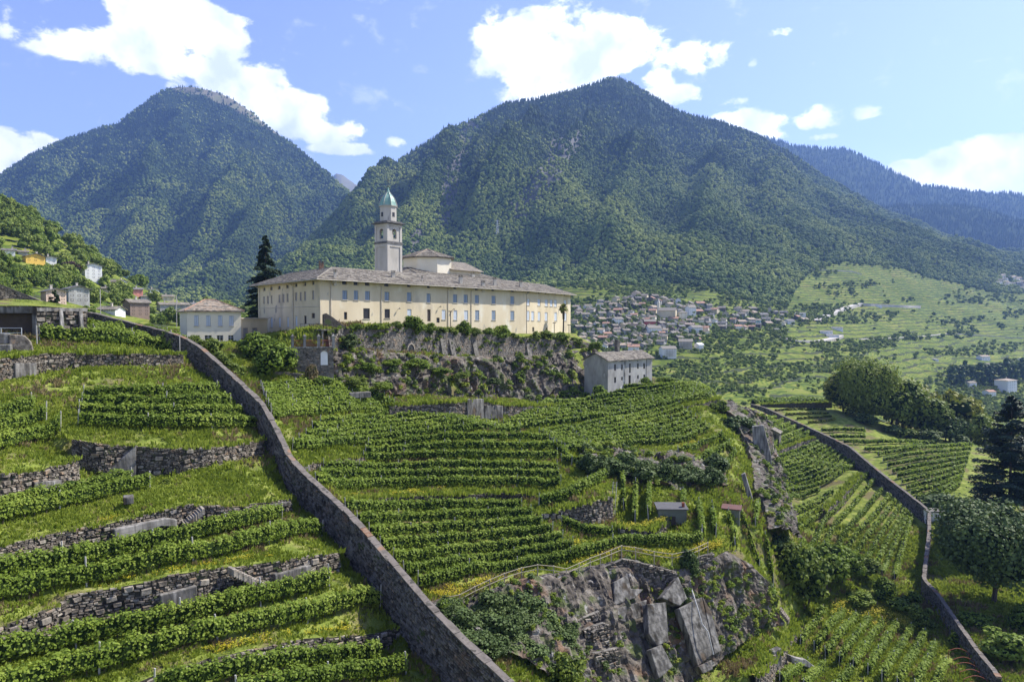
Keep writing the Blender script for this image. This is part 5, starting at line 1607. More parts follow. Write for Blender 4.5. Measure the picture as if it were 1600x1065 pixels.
b.build('cross', [M['iron']], tower)
# -- church: drum over a lower body
ch = P(668, 415, 186)
church = empty('church', (ch.x, ch.y, 0), math.radians(51.3), 'low octagonal church drum with slate roof rising behind the convent', 'church')
b = MB(); b.box(-12, 19, -9, 9, 0, 11.2)
b.build('nave', [M['cream_pale']], church)
b = MB(); 
b.add([(-13, -9.8, 11.0), (20, -9.8, 11.0), (20, 9.8, 11.0), (-13, 9.8, 11.0), (-8, 0, 13.4), (20, 0, 13.4)], [(0, 1, 5, 4), (2, 3, 4, 5), (3, 0, 4), (1, 2, 5), (3, 2, 1, 0)])
nr_ = b.build('nave_roof', [M['slate']], church)
off0 = (0, 0, 0)
V, Fs, mi = slates((-13, -9.8, 11.05), (20, -9.8, 11.05), (-8, 0, 13.45), (20, 0, 13.45), rnd=random.Random(3), pitch_step=.7)
tag(link_mesh('roof_slates', np_mesh('roof_slates', np.array(V), Fs, [M['slate'], M['slate_b'], M['slate_c']], mi), nr_), kind='stuff')
b = MB(); b.box(2, 14.5, -6.4, 6.4, 10.5, 13.2); b.add([(2, -7.2, 13.0), (2, 7.2, 13.0), (2, 0, 16.0), (15.2, -7.2, 13.0), (15.2, 7.2, 13.0), (15.2, 0, 16.0)], [(0, 3, 5, 2), (1, 2, 5, 4), (0, 2, 1), (0, 1, 4, 3)], 1); b.add([(14.52, -6.4, 13.2), (14.52, 6.4, 13.2), (14.52, 0, 15.7)], [(0, 1, 2)], 0)
b.build('apse', [M['cream'], M['slate']], church)
RD = 6.9
b = MB(); b.lathe([(RD, 10.5), (RD, 16.2)], n=8, rot=math.pi/8)
b.build('drum', [M['cream_pale']], church)
b = MB(); b.lathe([(RD+.75, 15.95), (RD+.85, 16.15), (RD*.5, 17.6), (.15, 18.7)], n=8, rot=math.pi/8)
dr = b.build('drum_roof', [M['slate']], church)
for k in range(8):
    t0 = math.pi/8+k*math.pi/4; t1 = t0+math.pi/4
    if math.sin((t0+t1)/2) > .5: continue
    c = lambda r, t, z: (r*math.cos(t), r*math.sin(t), z)
    V, Fs, mi = slates(c(RD+.85, t0, 16.17), c(RD+.85, t1, 16.17), c(RD*.5, t0, 17.62), c(RD*.5, t1, 17.62), rnd=random.Random(k), pitch_step=.55)
    tag(link_mesh('roof_slates', np_mesh('roof_slates', np.array(V), Fs, [M['slate'], M['slate_b'], M['slate_c']], mi), dr), kind='stuff')
b = MB()
for k in range(8):
    t = math.pi/8+k*math.pi/4
    b.bar((RD+.85)*math.cos(t) and ((RD+.85)*math.cos(t), (RD+.85)*math.sin(t), 16.22), (0.1*math.cos(t), .1*math.sin(t), 18.75), .13, n=5)
b.build('hip_tiles', [M['tile_brown']], church)
# -- generic detached houses
def simple_house(name, loc, rz, w, d, h, rh, wallm, roofm, roof='gable', over=.6, wins=None, label=None, cat='house', group=None, chim=1, balcony=0, wk='dk', seed=0, axis='x', base=3.0, part_roof_label=None):
    """w along local x, d along local y; front looks to -y; h eave height, rh roof rise; wins=(columns, storeys) on the front, then side"""
    t = empty(name, loc, rz, label, cat, group)
    b = MB(); v = [(-w/2, -d/2), (w/2, -d/2), (w/2, d/2), (-w/2, d/2)]
    b.box(-w/2, w/2, -d/2, d/2, -base, h)
    if roof == 'gable':
        if axis == 'x':
            b.add([(-w/2, -d/2, h), (-w/2, d/2, h), (-w/2, 0, h+rh*.97), (w/2, -d/2, h), (w/2, d/2, h), (w/2, 0, h+rh*.97)], [(0, 2, 1), (3, 4, 5)])
        else:
            b.add([(-w/2, -d/2, h), (w/2, -d/2, h), (0, -d/2, h+rh*.97), (-w/2, d/2, h), (w/2, d/2, h), (0, d/2, h+rh*.97)], [(0, 1, 2), (3, 5, 4)])
    b.build('wall', [M[wallm]], t)
    b = MB(); W2, D2 = w/2+over, d/2+over; th = .18
    if roof == 'gable':
        k = rh/((d if axis == 'x' else w)/2); dz = over*k
        if axis == 'x': P6 = [(-W2, -D2, h-dz), (W2, -D2, h-dz), (W2, 0, h+rh), (-W2, 0, h+rh), (-W2, D2, h-dz), (W2, D2, h-dz)]
        else: P6 = [(-W2, D2, h-dz), (-W2, -D2, h-dz), (0, -D2, h+rh), (0, D2, h+rh), (W2, D2, h-dz), (W2, -D2, h-dz)]
        up = [(x, y, z+th) for x, y, z in P6]
        b.add(P6+up, [(6, 7, 8, 9), (9, 8, 11, 10), (1, 0, 3, 2), (2, 3, 4, 5), (0, 1, 7, 6), (4, 10, 11, 5), (1, 2, 8, 7), (2, 5, 11, 8), (0, 6, 9, 3), (3, 9, 10, 4)])
    elif roof == 'hip':
        s = min(W2, D2)*.98
        rx, ry = (W2-s, 0) if W2 > D2 else (0, D2-s)
        b.add([(-W2, -D2, h), (W2, -D2, h), (W2, D2, h), (-W2, D2, h), (-W2, -D2, h-th), (W2, -D2, h-th), (W2, D2, h-th), (-W2, D2, h-th), (-rx-.01, -ry-.01, h+rh), (rx+.01, ry+.01, h+rh)],
              ([(0, 1, 9, 8), (1, 2, 9), (2, 3, 8, 9), (3, 0, 8)] if W2 > D2 else [(0, 1, 8), (1, 2, 9, 8), (2, 3, 9), (3, 0, 8, 9)]) + [(4, 5, 1, 0), (5, 6, 2, 1), (6, 7, 3, 2), (7, 4, 0, 3), (7, 6, 5, 4)])
    elif roof == 'flat':
        b.box(-W2, W2, -D2, D2, h, h+.25)
    elif roof == 'shed':
        b.add([(-W2, -D2, h+.02), (W2, -D2, h+.02), (W2, D2, h+rh), (-W2, D2, h+rh), (-W2, -D2, h+.16), (W2, -D2, h+.16), (W2, D2, h+rh+.14), (-W2, D2, h+rh+.14)], BOXF)
    rf = b.build('roof', [M[roofm]], t)
    rr = random.Random(seed)
    for q in range(chim):
        x, y = rr.uniform(-.3, .3)*w, rr.uniform(-.2, .2)*d
        c = MB(); c.box(-.35, .35, -.3, .3, 0, rh*.9+1.3); c.box(-.45, .45, -.4, .4, rh*.9+1.304, rh*.9+1.45)
        o = c.build('chimney', [M['trim']], rf); o.location = (x, y, h)
    if wins:
        kind, mm = WK[wk]; mats = [M[x] for x in mm]
        for face, (nc, ns) in enumerate(wins):
            if not nc: continue
            L_ = w if face % 2 == 0 else d
            for i in range(nc):
                for j in range(ns):
                    u = -L_/2 + L_*(i+.5)/nc; z = .9 + j*(h-.5)/ns
                    wh = min(1.5, (h-.5)/ns*.5); ww = min(1.0, L_/nc*.5)
                    if face == 0: c, a = (u, -d/2-.07, z), 0
                    elif face == 1: c, a = (w/2+.07, u, z), math.pi/2
                    elif face == 2: c, a = (u, d/2+.07, z), math.pi
                    else: c, a = (-w/2-.07, u, z), -math.pi/2
                    key = (kind,) + tuple(m.name for m in mats)
                    if key not in WM: WM[key] = win_mesh(kind).mesh('window', mats)
                    o = link_mesh('window', WM[key], t); o.location = c; o.rotation_euler.z = a; o.scale = (ww, 1, wh)
    for q in range(balcony):
        z = h*(q+1)/(balcony+1) - .2
        c = MB(); c.box(-w*.34, w*.34, -d/2-1.3, -d/2-.003, z, z+.15)
        for k in range(15):
            x = -w*.34 + w*.68*k/14
            c.box(x-.03, x+.03, -d/2-1.28, -d/2-1.22, z+.15, z+1.0)
        c.box(-w*.34, w*.34, -d/2-1.3, -d/2-1.2, z+1.0, z+1.07)
        c.build('balcony', [M['render_grey']], t)
    return t
# small pale house left of the convent
p = P(292, 485, 133)
e = Vector((math.cos(math.radians(34)), math.sin(math.radians(34))))
SHL = 10.0; A = (p.x, p.y); B_ = (p.x+e.x*SHL, p.y+e.y*SHL); nn = nout_of(A, B_)
sh = empty('annex_house', (p.x, p.y, -5.5), 0, 'small pale cream house with hipped brown roof left of the convent', 'house')
so = Vector(sh.location)
mb = MB()
q9 = lambda x0, x1, y0, y1: (260+x0/9.68, 260+x1/9.68, 450+y0/9.68, 450+y1/9.68)
zt = 1.45
facade(sh, mb, A, B_, -7.5, zt, sp('up', q9, [(418,488,410,572),(600,668,412,572),(780,848,412,572),(948,1018,418,572)]) + sp('cr', q9, [(395,510,712,800),(575,690,712,800),(760,862,712,800),(932,1020,712,800)]), nn)
Cc = (B_[0]-nn[0]*9, B_[1]-nn[1]*9); Dd = (A[0]-nn[0]*9, A[1]-nn[1]*9)
for a, c in ((B_, Cc), (Cc, Dd), (Dd, A)): panel(mb, a, c, -7.5, zt, [], nout_of(a, c), off=so)
mb.build('wall', [M['cream_pale']], sh)
pf = [A, B_, Cc, Dd]; ev = offset_poly(pf, -.55)
r1 = Vector(A)*.5+Vector(Dd)*.5 + e*4.0; r2 = Vector(B_)*.5+Vector(Cc)*.5 - e*4.0
g = lambda q, z: (q[0]-so.x, q[1]-so.y, z-so.z)
b = MB(); b.add([g(ev[0], zt), g(ev[1], zt), g(ev[2], zt), g(ev[3], zt), g(r1, 3.7), g(r2, 3.7), g(ev[0], zt-.2), g(ev[1], zt-.2), g(ev[2], zt-.2), g(ev[3], zt-.2)],
              [(0, 1, 5, 4), (1, 2, 5), (2, 3, 4, 5), (3, 0, 4), (6, 7, 1, 0), (7, 8, 2, 1), (9, 6, 0, 3), (8, 9, 3, 2), (9, 8, 7, 6)])
rf = b.build('roof', [M['tile_brown']], sh)
V, Fs, mi = slates((*ev[0], zt+.02), (*ev[1], zt+.02), (*r1, 3.72), (*r2, 3.72), pitch_step=.4, width=(.35, .7), rnd=random.Random(5), off=so)
tag(link_mesh('roof_slates', np_mesh('roof_slates', np.array(V), Fs, [M['tile_brown'], M['slate_b'], M['slate']], mi), rf), kind='stuff')
b = MB()
for a, c in ((g(ev[0], zt+.1), g(r1, 3.8)), (g(ev[1], zt+.1), g(r2, 3.8)), (g(r1, 3.8), g(r2, 3.8))): b.bar(a, c, .12, n=5)
b.build('hip_tiles', [M['tile_red']], sh)
# low link building between house and convent
pa = P(377, 505, 141); pb_ = P(418, 505, 148)
lk = empty('link_building', (pa.x, pa.y, -5.5), 0, 'low ochre link building with flat roof between pale house and convent', 'building')
so = Vector(lk.location); A = (pa.x, pa.y); B_ = (pb_.x, pb_.y); nn = nout_of(A, B_); mb = MB()
facade(lk, mb, A, B_, -8, -.1, sp('ug', q9, [(1160,1238,602,755),(1300,1378,602,755)]), nn)
Cc = (B_[0]-nn[0]*6, B_[1]-nn[1]*6); Dd = (A[0]-nn[0]*6, A[1]-nn[1]*6)
for a, c in ((B_, Cc), (Cc, Dd), (Dd, A)): panel(mb, a, c, -8, -.1, [], nout_of(a, c), off=so)
mb.build('wall', [M['cream']], lk)
ev = offset_poly([A, B_, Cc, Dd], -.35); b = MB(); b.prism([(q[0]-so.x, q[1]-so.y) for q in ev], -.09-so.z, .12-so.z); b.build('roof', [M['trim']], lk)
# grey stone farmhouse on the right
p = P(950, 563, 178); az = math.radians(44)
e = Vector((math.cos(az), math.sin(az))); A = (p.x, p.y)
FL = 20.0; B_ = (p.x+e.x*FL, p.y+e.y*FL); nn = nout_of(A, B_)
fh = empty('farmhouse', (p.x, p.y, -19), 0, 'grey stone farmhouse with big slate roof beside the end of the crag', 'house')
so = Vector(fh.location); mb = MB(); ztp = -11.0
q10 = lambda x0, x1, y0, y1: (900+x0/10.65, 900+x1/10.65, 530+y0/10.65, 530+y1/10.65)
facade(fh, mb, A, B_, -23, ztp, sp('dk', q10, [(635,666,415,520),(752,778,415,512),(885,912,400,560),(1018,1045,397,490),(1120,1150,395,488),(635,668,628,725),(752,780,622,680),(1018,1046,595,655),(1122,1152,585,645),(880,905,352,364),(1015,1035,350,362),(755,775,352,368)]) + sp('do', q10, [(876,912,595,740)]), nn)
Cc = (B_[0]-nn[0]*8, B_[1]-nn[1]*8); Dd = (A[0]-nn[0]*8, A[1]-nn[1]*8)
for a, c in ((B_, Cc), (Cc, Dd), (Dd, A)): panel(mb, a, c, -23, ztp, [], nout_of(a, c), off=so)
# side gables
for a, c in ((A, Dd), (B_, Cc)):
    m_ = ((a[0]+c[0])/2, (a[1]+c[1])/2)
    mb.add([(a[0]-so.x, a[1]-so.y, ztp-so.z), (c[0]-so.x, c[1]-so.y, ztp-so.z), (m_[0]-so.x, m_[1]-so.y, ztp+1.7-so.z)], [(0, 1, 2)])
mb.build('wall', [M['render_grey']], fh)
ev = offset_poly([A, B_, Cc, Dd], -.6)
r1 = (Vector(ev[0])+Vector(ev[3]))/2; r2 = (Vector(ev[1])+Vector(ev[2]))/2
g = lambda q, z: (q[0]-so.x, q[1]-so.y, z-so.z)
zE_, zR_ = ztp-.15, ztp+2.0
b = MB(); b.add([g(ev[0], zE_), g(ev[1], zE_), g(r2, zR_), g(r1, zR_), g(ev[3], zE_), g(ev[2], zE_), g(ev[0], zE_-.15), g(ev[1], zE_-.15), g(r2, zR_-.15), g(r1, zR_-.15), g(ev[3], zE_-.15), g(ev[2], zE_-.15)],
              [(0, 1, 2, 3), (3, 2, 5, 4), (6, 9, 8, 7), (9, 10, 11, 8), (6, 7, 1, 0), (10, 4, 5, 11), (6, 0, 3, 9), (9, 3, 4, 10), (7, 8, 2, 1), (8, 11, 5, 2)])
rf = b.build('roof', [M['slate']], fh)
V, Fs, mi = slates((*ev[0], zE_), (*ev[1], zE_), (*r1, zR_), (*r2, zR_), pitch_step=.6, width=(.5, 1.1), rnd=random.Random(8), off=so)
tag(link_mesh('roof_slates', np_mesh('roof_slates', np.array(V), Fs, [M['slate'], M['slate_b'], M['slate_c']], mi), rf), kind='stuff')
c = Vector(r1).lerp(Vector(r2), .46)
b = MB(); b.box(-.55, .55, -.5, .5, 0, 3.4); b.box(-.65, .65, -.6, .6, 3.404, 3.6); b.box(-.5, .5, -.45, .45, 3.604, 3.9)
o = b.build('chimney', [M['mortared']], fh); o.location = (c.x-so.x, c.y-so.y, zR_-.8-so.z); o.rotation_euler.z = az
b = MB(); u = .32
for u_, r0 in ((.36, .07), (.86, .05)):
    q = Vector(A).lerp(Vector(B_), u_); b.bar((q.x+nn[0]*.1-so.x, q.y+nn[1]*.1-so.y, -2), (q.x+nn[0]*.1-so.x, q.y+nn[1]*.1-so.y, ztp-.4-so.z), r0)
b.build('drain_pipe', [M['iron']], fh)
M['brown_tin'] = plain('brown_tin', (.12,.055,.045), .7)
# sheds in the gully and on the right slope
h0 = hit(1052, 826, 104)
shed = simple_house('shed', (h0.x, h0.y+1.5, h0.z-.2), math.radians(-2), 4.1, 2.2, 2.9, .35, 'shed_wall', 'shed_roof', 'shed', over=.25, label='small grey green shed with slanting grey roof in the gully', cat='shed', chim=0, wins=[(0, 0)], base=1.2)
b = MB(); b.box(-.18, .18, -.18, .18, 0, 1.5); o = b.build('flue', [M['rust']], shed); o.location = (1.7, -.4, 2.3)
b = MB(); b.box(-.45, .45, -1.16, -1.10, .0, 1.9); b.build('door', [M['wood_dark']], shed)
h0 = hit(1146, 812, 108)
simple_house('shed', (h0.x, h0.y+1, h0.z), math.radians(-22), 2.6, 1.6, 1.5, .25, 'shed_wall', 'brown_tin', 'shed', over=.25, label='tiny shed with reddish brown roof at the foot of the spur', cat='shed', chim=0, base=1)
h0 = hit(1208, 688, 205)
simple_house('shed', (h0.x, h0.y, h0.z), math.radians(-30), 4.2, 4.0, 2.8, 1.0, 'mortared', 'slate', 'gable', over=.4, label='little stone shed with slate roof behind the pale concrete slab', cat='shed', chim=0, base=1, axis='y')
h0 = hit(1466, 815, 160)
wc = simple_house('garden_hut', (h0.x, h0.y+1.5, h0.z), math.radians(-8), 4.2, 3, 2.3, .25, 'white', 'concrete', 'flat', over=.2, label='little white garden hut at the corner of the right boundary wall', cat='hut', chim=0, wins=[(1, 1)], base=1, wk='cr')
b = MB(); b.box(2.3, 3.6, -1.3, -1.2, 0, 2.1); b.build('door', [M['white']], wc)
# ---- garage and stone retaining wall at the upper left
gA = P(-60, 478, 92.5); gB = P(57, 480, 96)
gar = empty('garage', (gB.x, gB.y, -3), 0, 'dark garage opening with concrete lintel and grass roof at the left edge', 'garage')
so = Vector(gar.location)
A = Vector((gA.x, gA.y)); B_ = Vector((gB.x, gB.y)); d_ = (B_-A).normalized(); nn = Vector((d_.y, -d_.x))
zf = P(57, 534, 96).z; zt = P(57, 479.5, 96).z; zl = P(57, 489, 96).z
def wbox(mb_, A, B_, z0, z1, f0, f1, m=0):
    v = [(q.x+nn.x*f-so.x, q.y+nn.y*f-so.y, z-so.z) for z in (z0, z1) for q, f in ((A, f1), (B_, f1), (B_, f0), (A, f0))]
    mb_.add(v, BOXF, m)
b = MB(); wbox(b, A, B_, zl, zt, -.5, .25); b.build('lintel', [M['concrete']], gar)
b = MB(); wbox(b, A, B_, zf-1, zl-.004, -7, -6.8); wbox(b, B_-d_*.5, B_, zf-1, zl-.004, -6.8, .2); wbox(b, A, B_, zl+.02, zt-.02, -7, -.504); b.build('wall', [M['concrete']], gar)
b = MB(); wbox(b, A, B_, zf-1, zf+.02, -6.8, .3); b.build('floor', [M['soil']], gar)
b = MB(); wbox(b, A, B_, zf, zl-.01, -1.3, -1.2); b.build('door', [M['wood_dark']], gar)
gC = P(136, 484, 101); Cq = Vector((gC.x, gC.y))
rw = empty('retaining_wall', (gB.x, gB.y, -3), 0, 'rubble retaining wall with pale concrete cap and two raking buttresses, upper left', 'wall')
so = Vector(rw.location)
d_ = (Cq-B_).normalized(); nn = Vector((d_.y, -d_.x))
zA, zC = P(57, 482, 96).z, P(136, 484, 101).z
st = np.array([[*(B_.lerp(Cq, t)), zA+(zC-zA)*t] for t in np.linspace(0, 1, 10)])
Bs = st.copy(); Bs[:, 2] = P(100, 535, 98).z - .8
no = np.tile(np.array([nn.x, nn.y]), (10, 1))
V, Fq, mi, bigs, place = stones_on(st, Bs, no, sw=(.4, 1.0), sh=(.2, .4), rnd=random.Random(6), big=14, bigsize=(.8, 1.3))
tag(link_mesh('stonework', np_mesh('stonework', V - np.array(so), Fq, [M['stone'], M['stone_light'], M['stone_dark']], mi), rw), kind='stuff')
add_big_stones(bigs, place, rw, random.Random(3))
b = MB(); wbox(b, B_, Cq, Bs[0, 2], zA-.02, -1.0, -.02); b.build('backing', [M['joint']], rw)
b = MB(); wbox(b, B_, Cq, zA-.35, zA+.12, -.9, .16); b.build('cap', [M['concrete_light']], rw)
for t in (.50, .93):
    c = B_.lerp(Cq, t*.92)
    b = MB(); v = []
    for z, f in ((Bs[0, 2], 1.5), (zA-.3, .25)):
        for q, ff in ((c-d_*.22, f), (c+d_*.22, f), (c+d_*.22, -.02), (c-d_*.22, -.02)):
            v.append((q.x+nn.x*ff-so.x, q.y+nn.y*ff-so.y, z-so.z))
    b.add(v, BOXF); b.build('buttress', [M['concrete_light']], rw)
# grass on top of the garage
b = MB()
v = []
for q, z in ((P(-70, 478, 92), 0), (P(57, 479, 96), 0), (P(140, 484, 101.3), 0), (P(150, 484, 110), .4), (P(60, 470, 112), 1.6), (P(-90, 462, 112), 2.4)):
    v.append((q.x, q.y, q.z + .10))
gt = MB().add(v, [tuple(range(6))]).build('grass_verge', [M['grass']])
tag(gt, kind='structure')
# sloping boundary wall on the skyline above the garage
def plain_wall(pts, h, th_, label, name='stone_wall', m='mortared', cap=None, cat='wall'):
    q = [P(*t) for t in pts]; c = q[0]
    o = empty(name, tuple(c), 0, label, cat)
    b = MB(); s = MB()
    for a, d in zip(q[:-1], q[1:]):
        e_ = Vector((d.x-a.x, d.y-a.y)).normalized(); n2 = Vector((e_.y, -e_.x))*th_/2
        v = []
        for z0 in (0, 1):
            for w_, sgn in ((a, 1), (d, 1), (d, -1), (a, -1)):
                v.append((w_.x+n2.x*sgn-c.x, w_.y+n2.y*sgn-c.y, w_.z-c.z-(h if z0 == 0 else 0)))
        b.add(v, BOXF)
        if cap:
            v2 = [((x-(a.x-c.x+d.x-c.x)/2)*1.0+(a.x-c.x+d.x-c.x)/2, y, z) for x, y, z in v[4:]]
            v3 = []
            for dz in (0.004, .14):
                for w_, sgn in ((a, 1), (d, 1), (d, -1), (a, -1)):
                    v3.append((w_.x+n2.x*sgn*1.3-c.x, w_.y+n2.y*sgn*1.3-c.y, w_.z-c.z+dz))
            s.add(v3, BOXF)
    b.build('masonry', [M[m]], o)
    if cap: s.build('coping', [M[cap]], o)
    T_ = resample(np.array([tuple(t) for t in q]), 1.5); Bt = T_.copy(); Bt[:, 2] -= h
    no_ = -inward(T_[:, :2]); T2 = T_.copy(); T2[:, :2] += no_*th_/2; B2_ = Bt.copy(); B2_[:, :2] += no_*th_/2
    V, Fq, mi, _, _ = stones_on(T2, B2_, no_, sw=(.4, .9), sh=(.2, .4), prot=(.02, .08), rnd=random.Random(int(pts[0][0])+3))
    tag(link_mesh('stonework', np_mesh('stonework', V-np.array(c), Fq, [M['stone'], M['mortared'], M['stone_dark']], mi), o), kind='stuff')
    return o
plain_wall([(-60, 432, 108), (5, 447, 112), (45, 463, 114), (91, 481, 115), (137, 488, 117.5)], 5.0, .6, 'dark sloping stone wall on the skyline above the garage', cap='coping')
plain_wall([(360, 576, 116), (400, 578, 116.5), (440, 581, 117), (474, 584, 118)], 3.2, .6, 'garden wall of pale rubble under the round bushes', m='stone_light')
plain_wall([(378, 496+80, 113), (379, 577, 113.5)], .1, .1, 'x') if False else None
# terrace with balustrade pillars and arched niche
tA = P(457, 544, 119.5); tB = P(521, 541, 121.5)
tw_ = empty('terrace_block', (tA.x, tA.y, -14), 0, 'stone terrace with arched white niche and four small pillars left of the crag', 'wall')
so = Vector(tw_.location); A = Vector((tA.x, tA.y)); B_ = Vector((tB.x, tB.y)); d_ = (B_-A).normalized(); nn = Vector((d_.y, -d_.x)); ztt = tA.z
b = MB(); wbox(b, A-d_*1.5, B_, -13.5, ztt, -5, 0); b.build('masonry', [M['mortared']], tw_)
b = MB(); wbox(b, A-d_*1.7, B_+d_*.2, ztt+.004, ztt+.2, -.5, .22); b.build('coping', [M['concrete_light']], tw_)
LL = (B_-A).length
st = np.array([[*((A-d_*1.5).lerp(B_, t)), ztt] for t in np.linspace(0, 1, 8)]); Bs = st.copy(); Bs[:, 2] = -13.0
V, Fq, mi, bigs, place = stones_on(st, Bs, np.tile([nn.x, nn.y], (8, 1)), sw=(.3, .8), sh=(.18, .35), prot=(.01, .05), rnd=random.Random(16))
tag(link_mesh('stonework', np_mesh('stonework', V - np.array(so), Fq, [M['stone'], M['stone_light'], M['mortared']], mi), tw_), kind='stuff')
u0 = ray_wall(501, 560, A, B_)[0]; u1 = ray_wall(512, 560, A, B_)[0]; zn1 = P(507, 548, 121).z; zn0 = P(507, 570, 121).z
rN = (u1-u0)/2; uc = (u0+u1)/2; c = A + d_*uc
v = []
K = 12
for i in range(K+1):
    an = math.pi*i/K; v.append((c.x+d_.x*rN*math.cos(an)+nn.x*.1-so.x, c.y+d_.y*rN*math.cos(an)+nn.y*.1-so.y, zn1-rN+rN*math.sin(an)-so.z))
v.append((c.x-d_.x*rN+nn.x*.1-so.x, c.y-d_.y*rN+nn.y*.1-so.y, zn0-so.z)); v.append((c.x+d_.x*rN+nn.x*.1-so.x, c.y+d_.y*rN+nn.y*.1-so.y, zn0-so.z))
b = MB(); b.add(v, [tuple(range(K+3))]); b.build('niche', [M['white']], tw_)
b = MB()
for i in range(K):
    q = []
    for f in (.0, .22):
        for an, s in ((math.pi*i/K, 1.0), (math.pi*(i+1)/K, 1.0), (math.pi*(i+1)/K, 1.22), (math.pi*i/K, 1.22)):
            q.append((c.x+d_.x*rN*s*math.cos(an)+nn.x*f-so.x, c.y+d_.y*rN*s*math.cos(an)+nn.y*f-so.y, zn1-rN+rN*s*math.sin(an)-so.z))
    b.add(q, BOXF)
b.build('arch_ring', [M['stone_light']], tw_)
for px in (457, 476, 498, 521):
    u = ray_wall(px, 535, A, B_)[0]; q = A + d_*u - nn*.25
    b = MB(); b.box(-.24, .24, -.24, .24, 0, 1.75); b.box(-.34, .34, -.34, .34, 1.754, 1.9); b.lathe([(.36, 1.904), (.16, 2.15), (.02, 2.3)], n=4, rot=math.pi/4)
    o = b.build('pillar', [M['concrete_light']], tw_); o.location = (q.x-so.x, q.y-so.y, ztt+.2-so.z); o.rotation_euler.z = math.atan2(d_.y, d_.x)
b = MB(); uA = ray_wall(459, 535, A, B_)[0]; uB = ray_wall(519, 535, A, B_)[0]
a_ = A+d_*uA-nn*.25; c_ = A+d_*uB-nn*.25
b.bar((a_.x-so.x, a_.y-so.y, ztt+1.35-so.z), (c_.x-so.x, c_.y-so.y, ztt+1.35-so.z), .06); b.bar((a_.x-so.x, a_.y-so.y, ztt+.5-so.z), (c_.x-so.x, c_.y-so.y, ztt+.5-so.z), .05)
for k in range(40):
    q = a_.lerp(c_, k/39.0); b.bar((q.x-so.x, q.y-so.y, ztt+.2-so.z), (q.x-so.x, q.y-so.y, ztt+1.35-so.z), .028, n=4, caps=False)
b.build('railing', [M['rust']], tw_)
# small loggia and ruined gable before the convent corner
p0 = P(470, 532, 131); p1 = P(503, 527, 126.5)
lg = empty('loggia', (p0.x, p0.y, -6), 0, 'small grey loggia with flat terrace roof at the convent corner', 'building')
so = Vector(lg.location); A = Vector((p0.x, p0.y)); B_ = Vector((p1.x, p1.y)); d_ = (B_-A).normalized(); nn = Vector((d_.y, -d_.x)); zt_ = P(470, 515.5, 131).z
b = MB(); wbox(b, A-d_*.4, B_+d_*.4, zt_, zt_+.22, -3.4, .4); b.build('roof', [M['concrete']], lg)
for k in range(5):
    q = A.lerp(B_, k/4.0); b = MB(); wbox(b, q-d_*.14, q+d_*.14, -8, zt_-.004, -.3, 0); b.build('pier', [M['concrete_light']], lg)
b = MB(); wbox(b, A, B_, -8, zt_-.004, -3.2, -3.0); b.build('wall', [M['concrete']], lg)
b = MB()
for k in range(6):
    q = A.lerp(B_, k/5.0); b.bar((q.x-so.x, q.y-so.y, zt_+.22-so.z), (q.x-so.x, q.y-so.y, zt_+1.2-so.z), .04)
for z in (.7, 1.2): b.bar((A.x-so.x, A.y-so.y, zt_+z-so.z), (B_.x-so.x, B_.y-so.y, zt_+z-so.z), .04)
b.build('railing', [M['iron']], lg)
slab([(505,518,129),(505,491,129),(510,489,129),(520,495,130.2),(531,504,131.6),(540,510,132.8),(546,512,133.5),(546,560,132),(522,575,129),(505,552,128)], 130, 'ruined dark stone gable standing before the convent corner', thick=.7, m='stone_dark', cat='wall', name='ruined_gable')
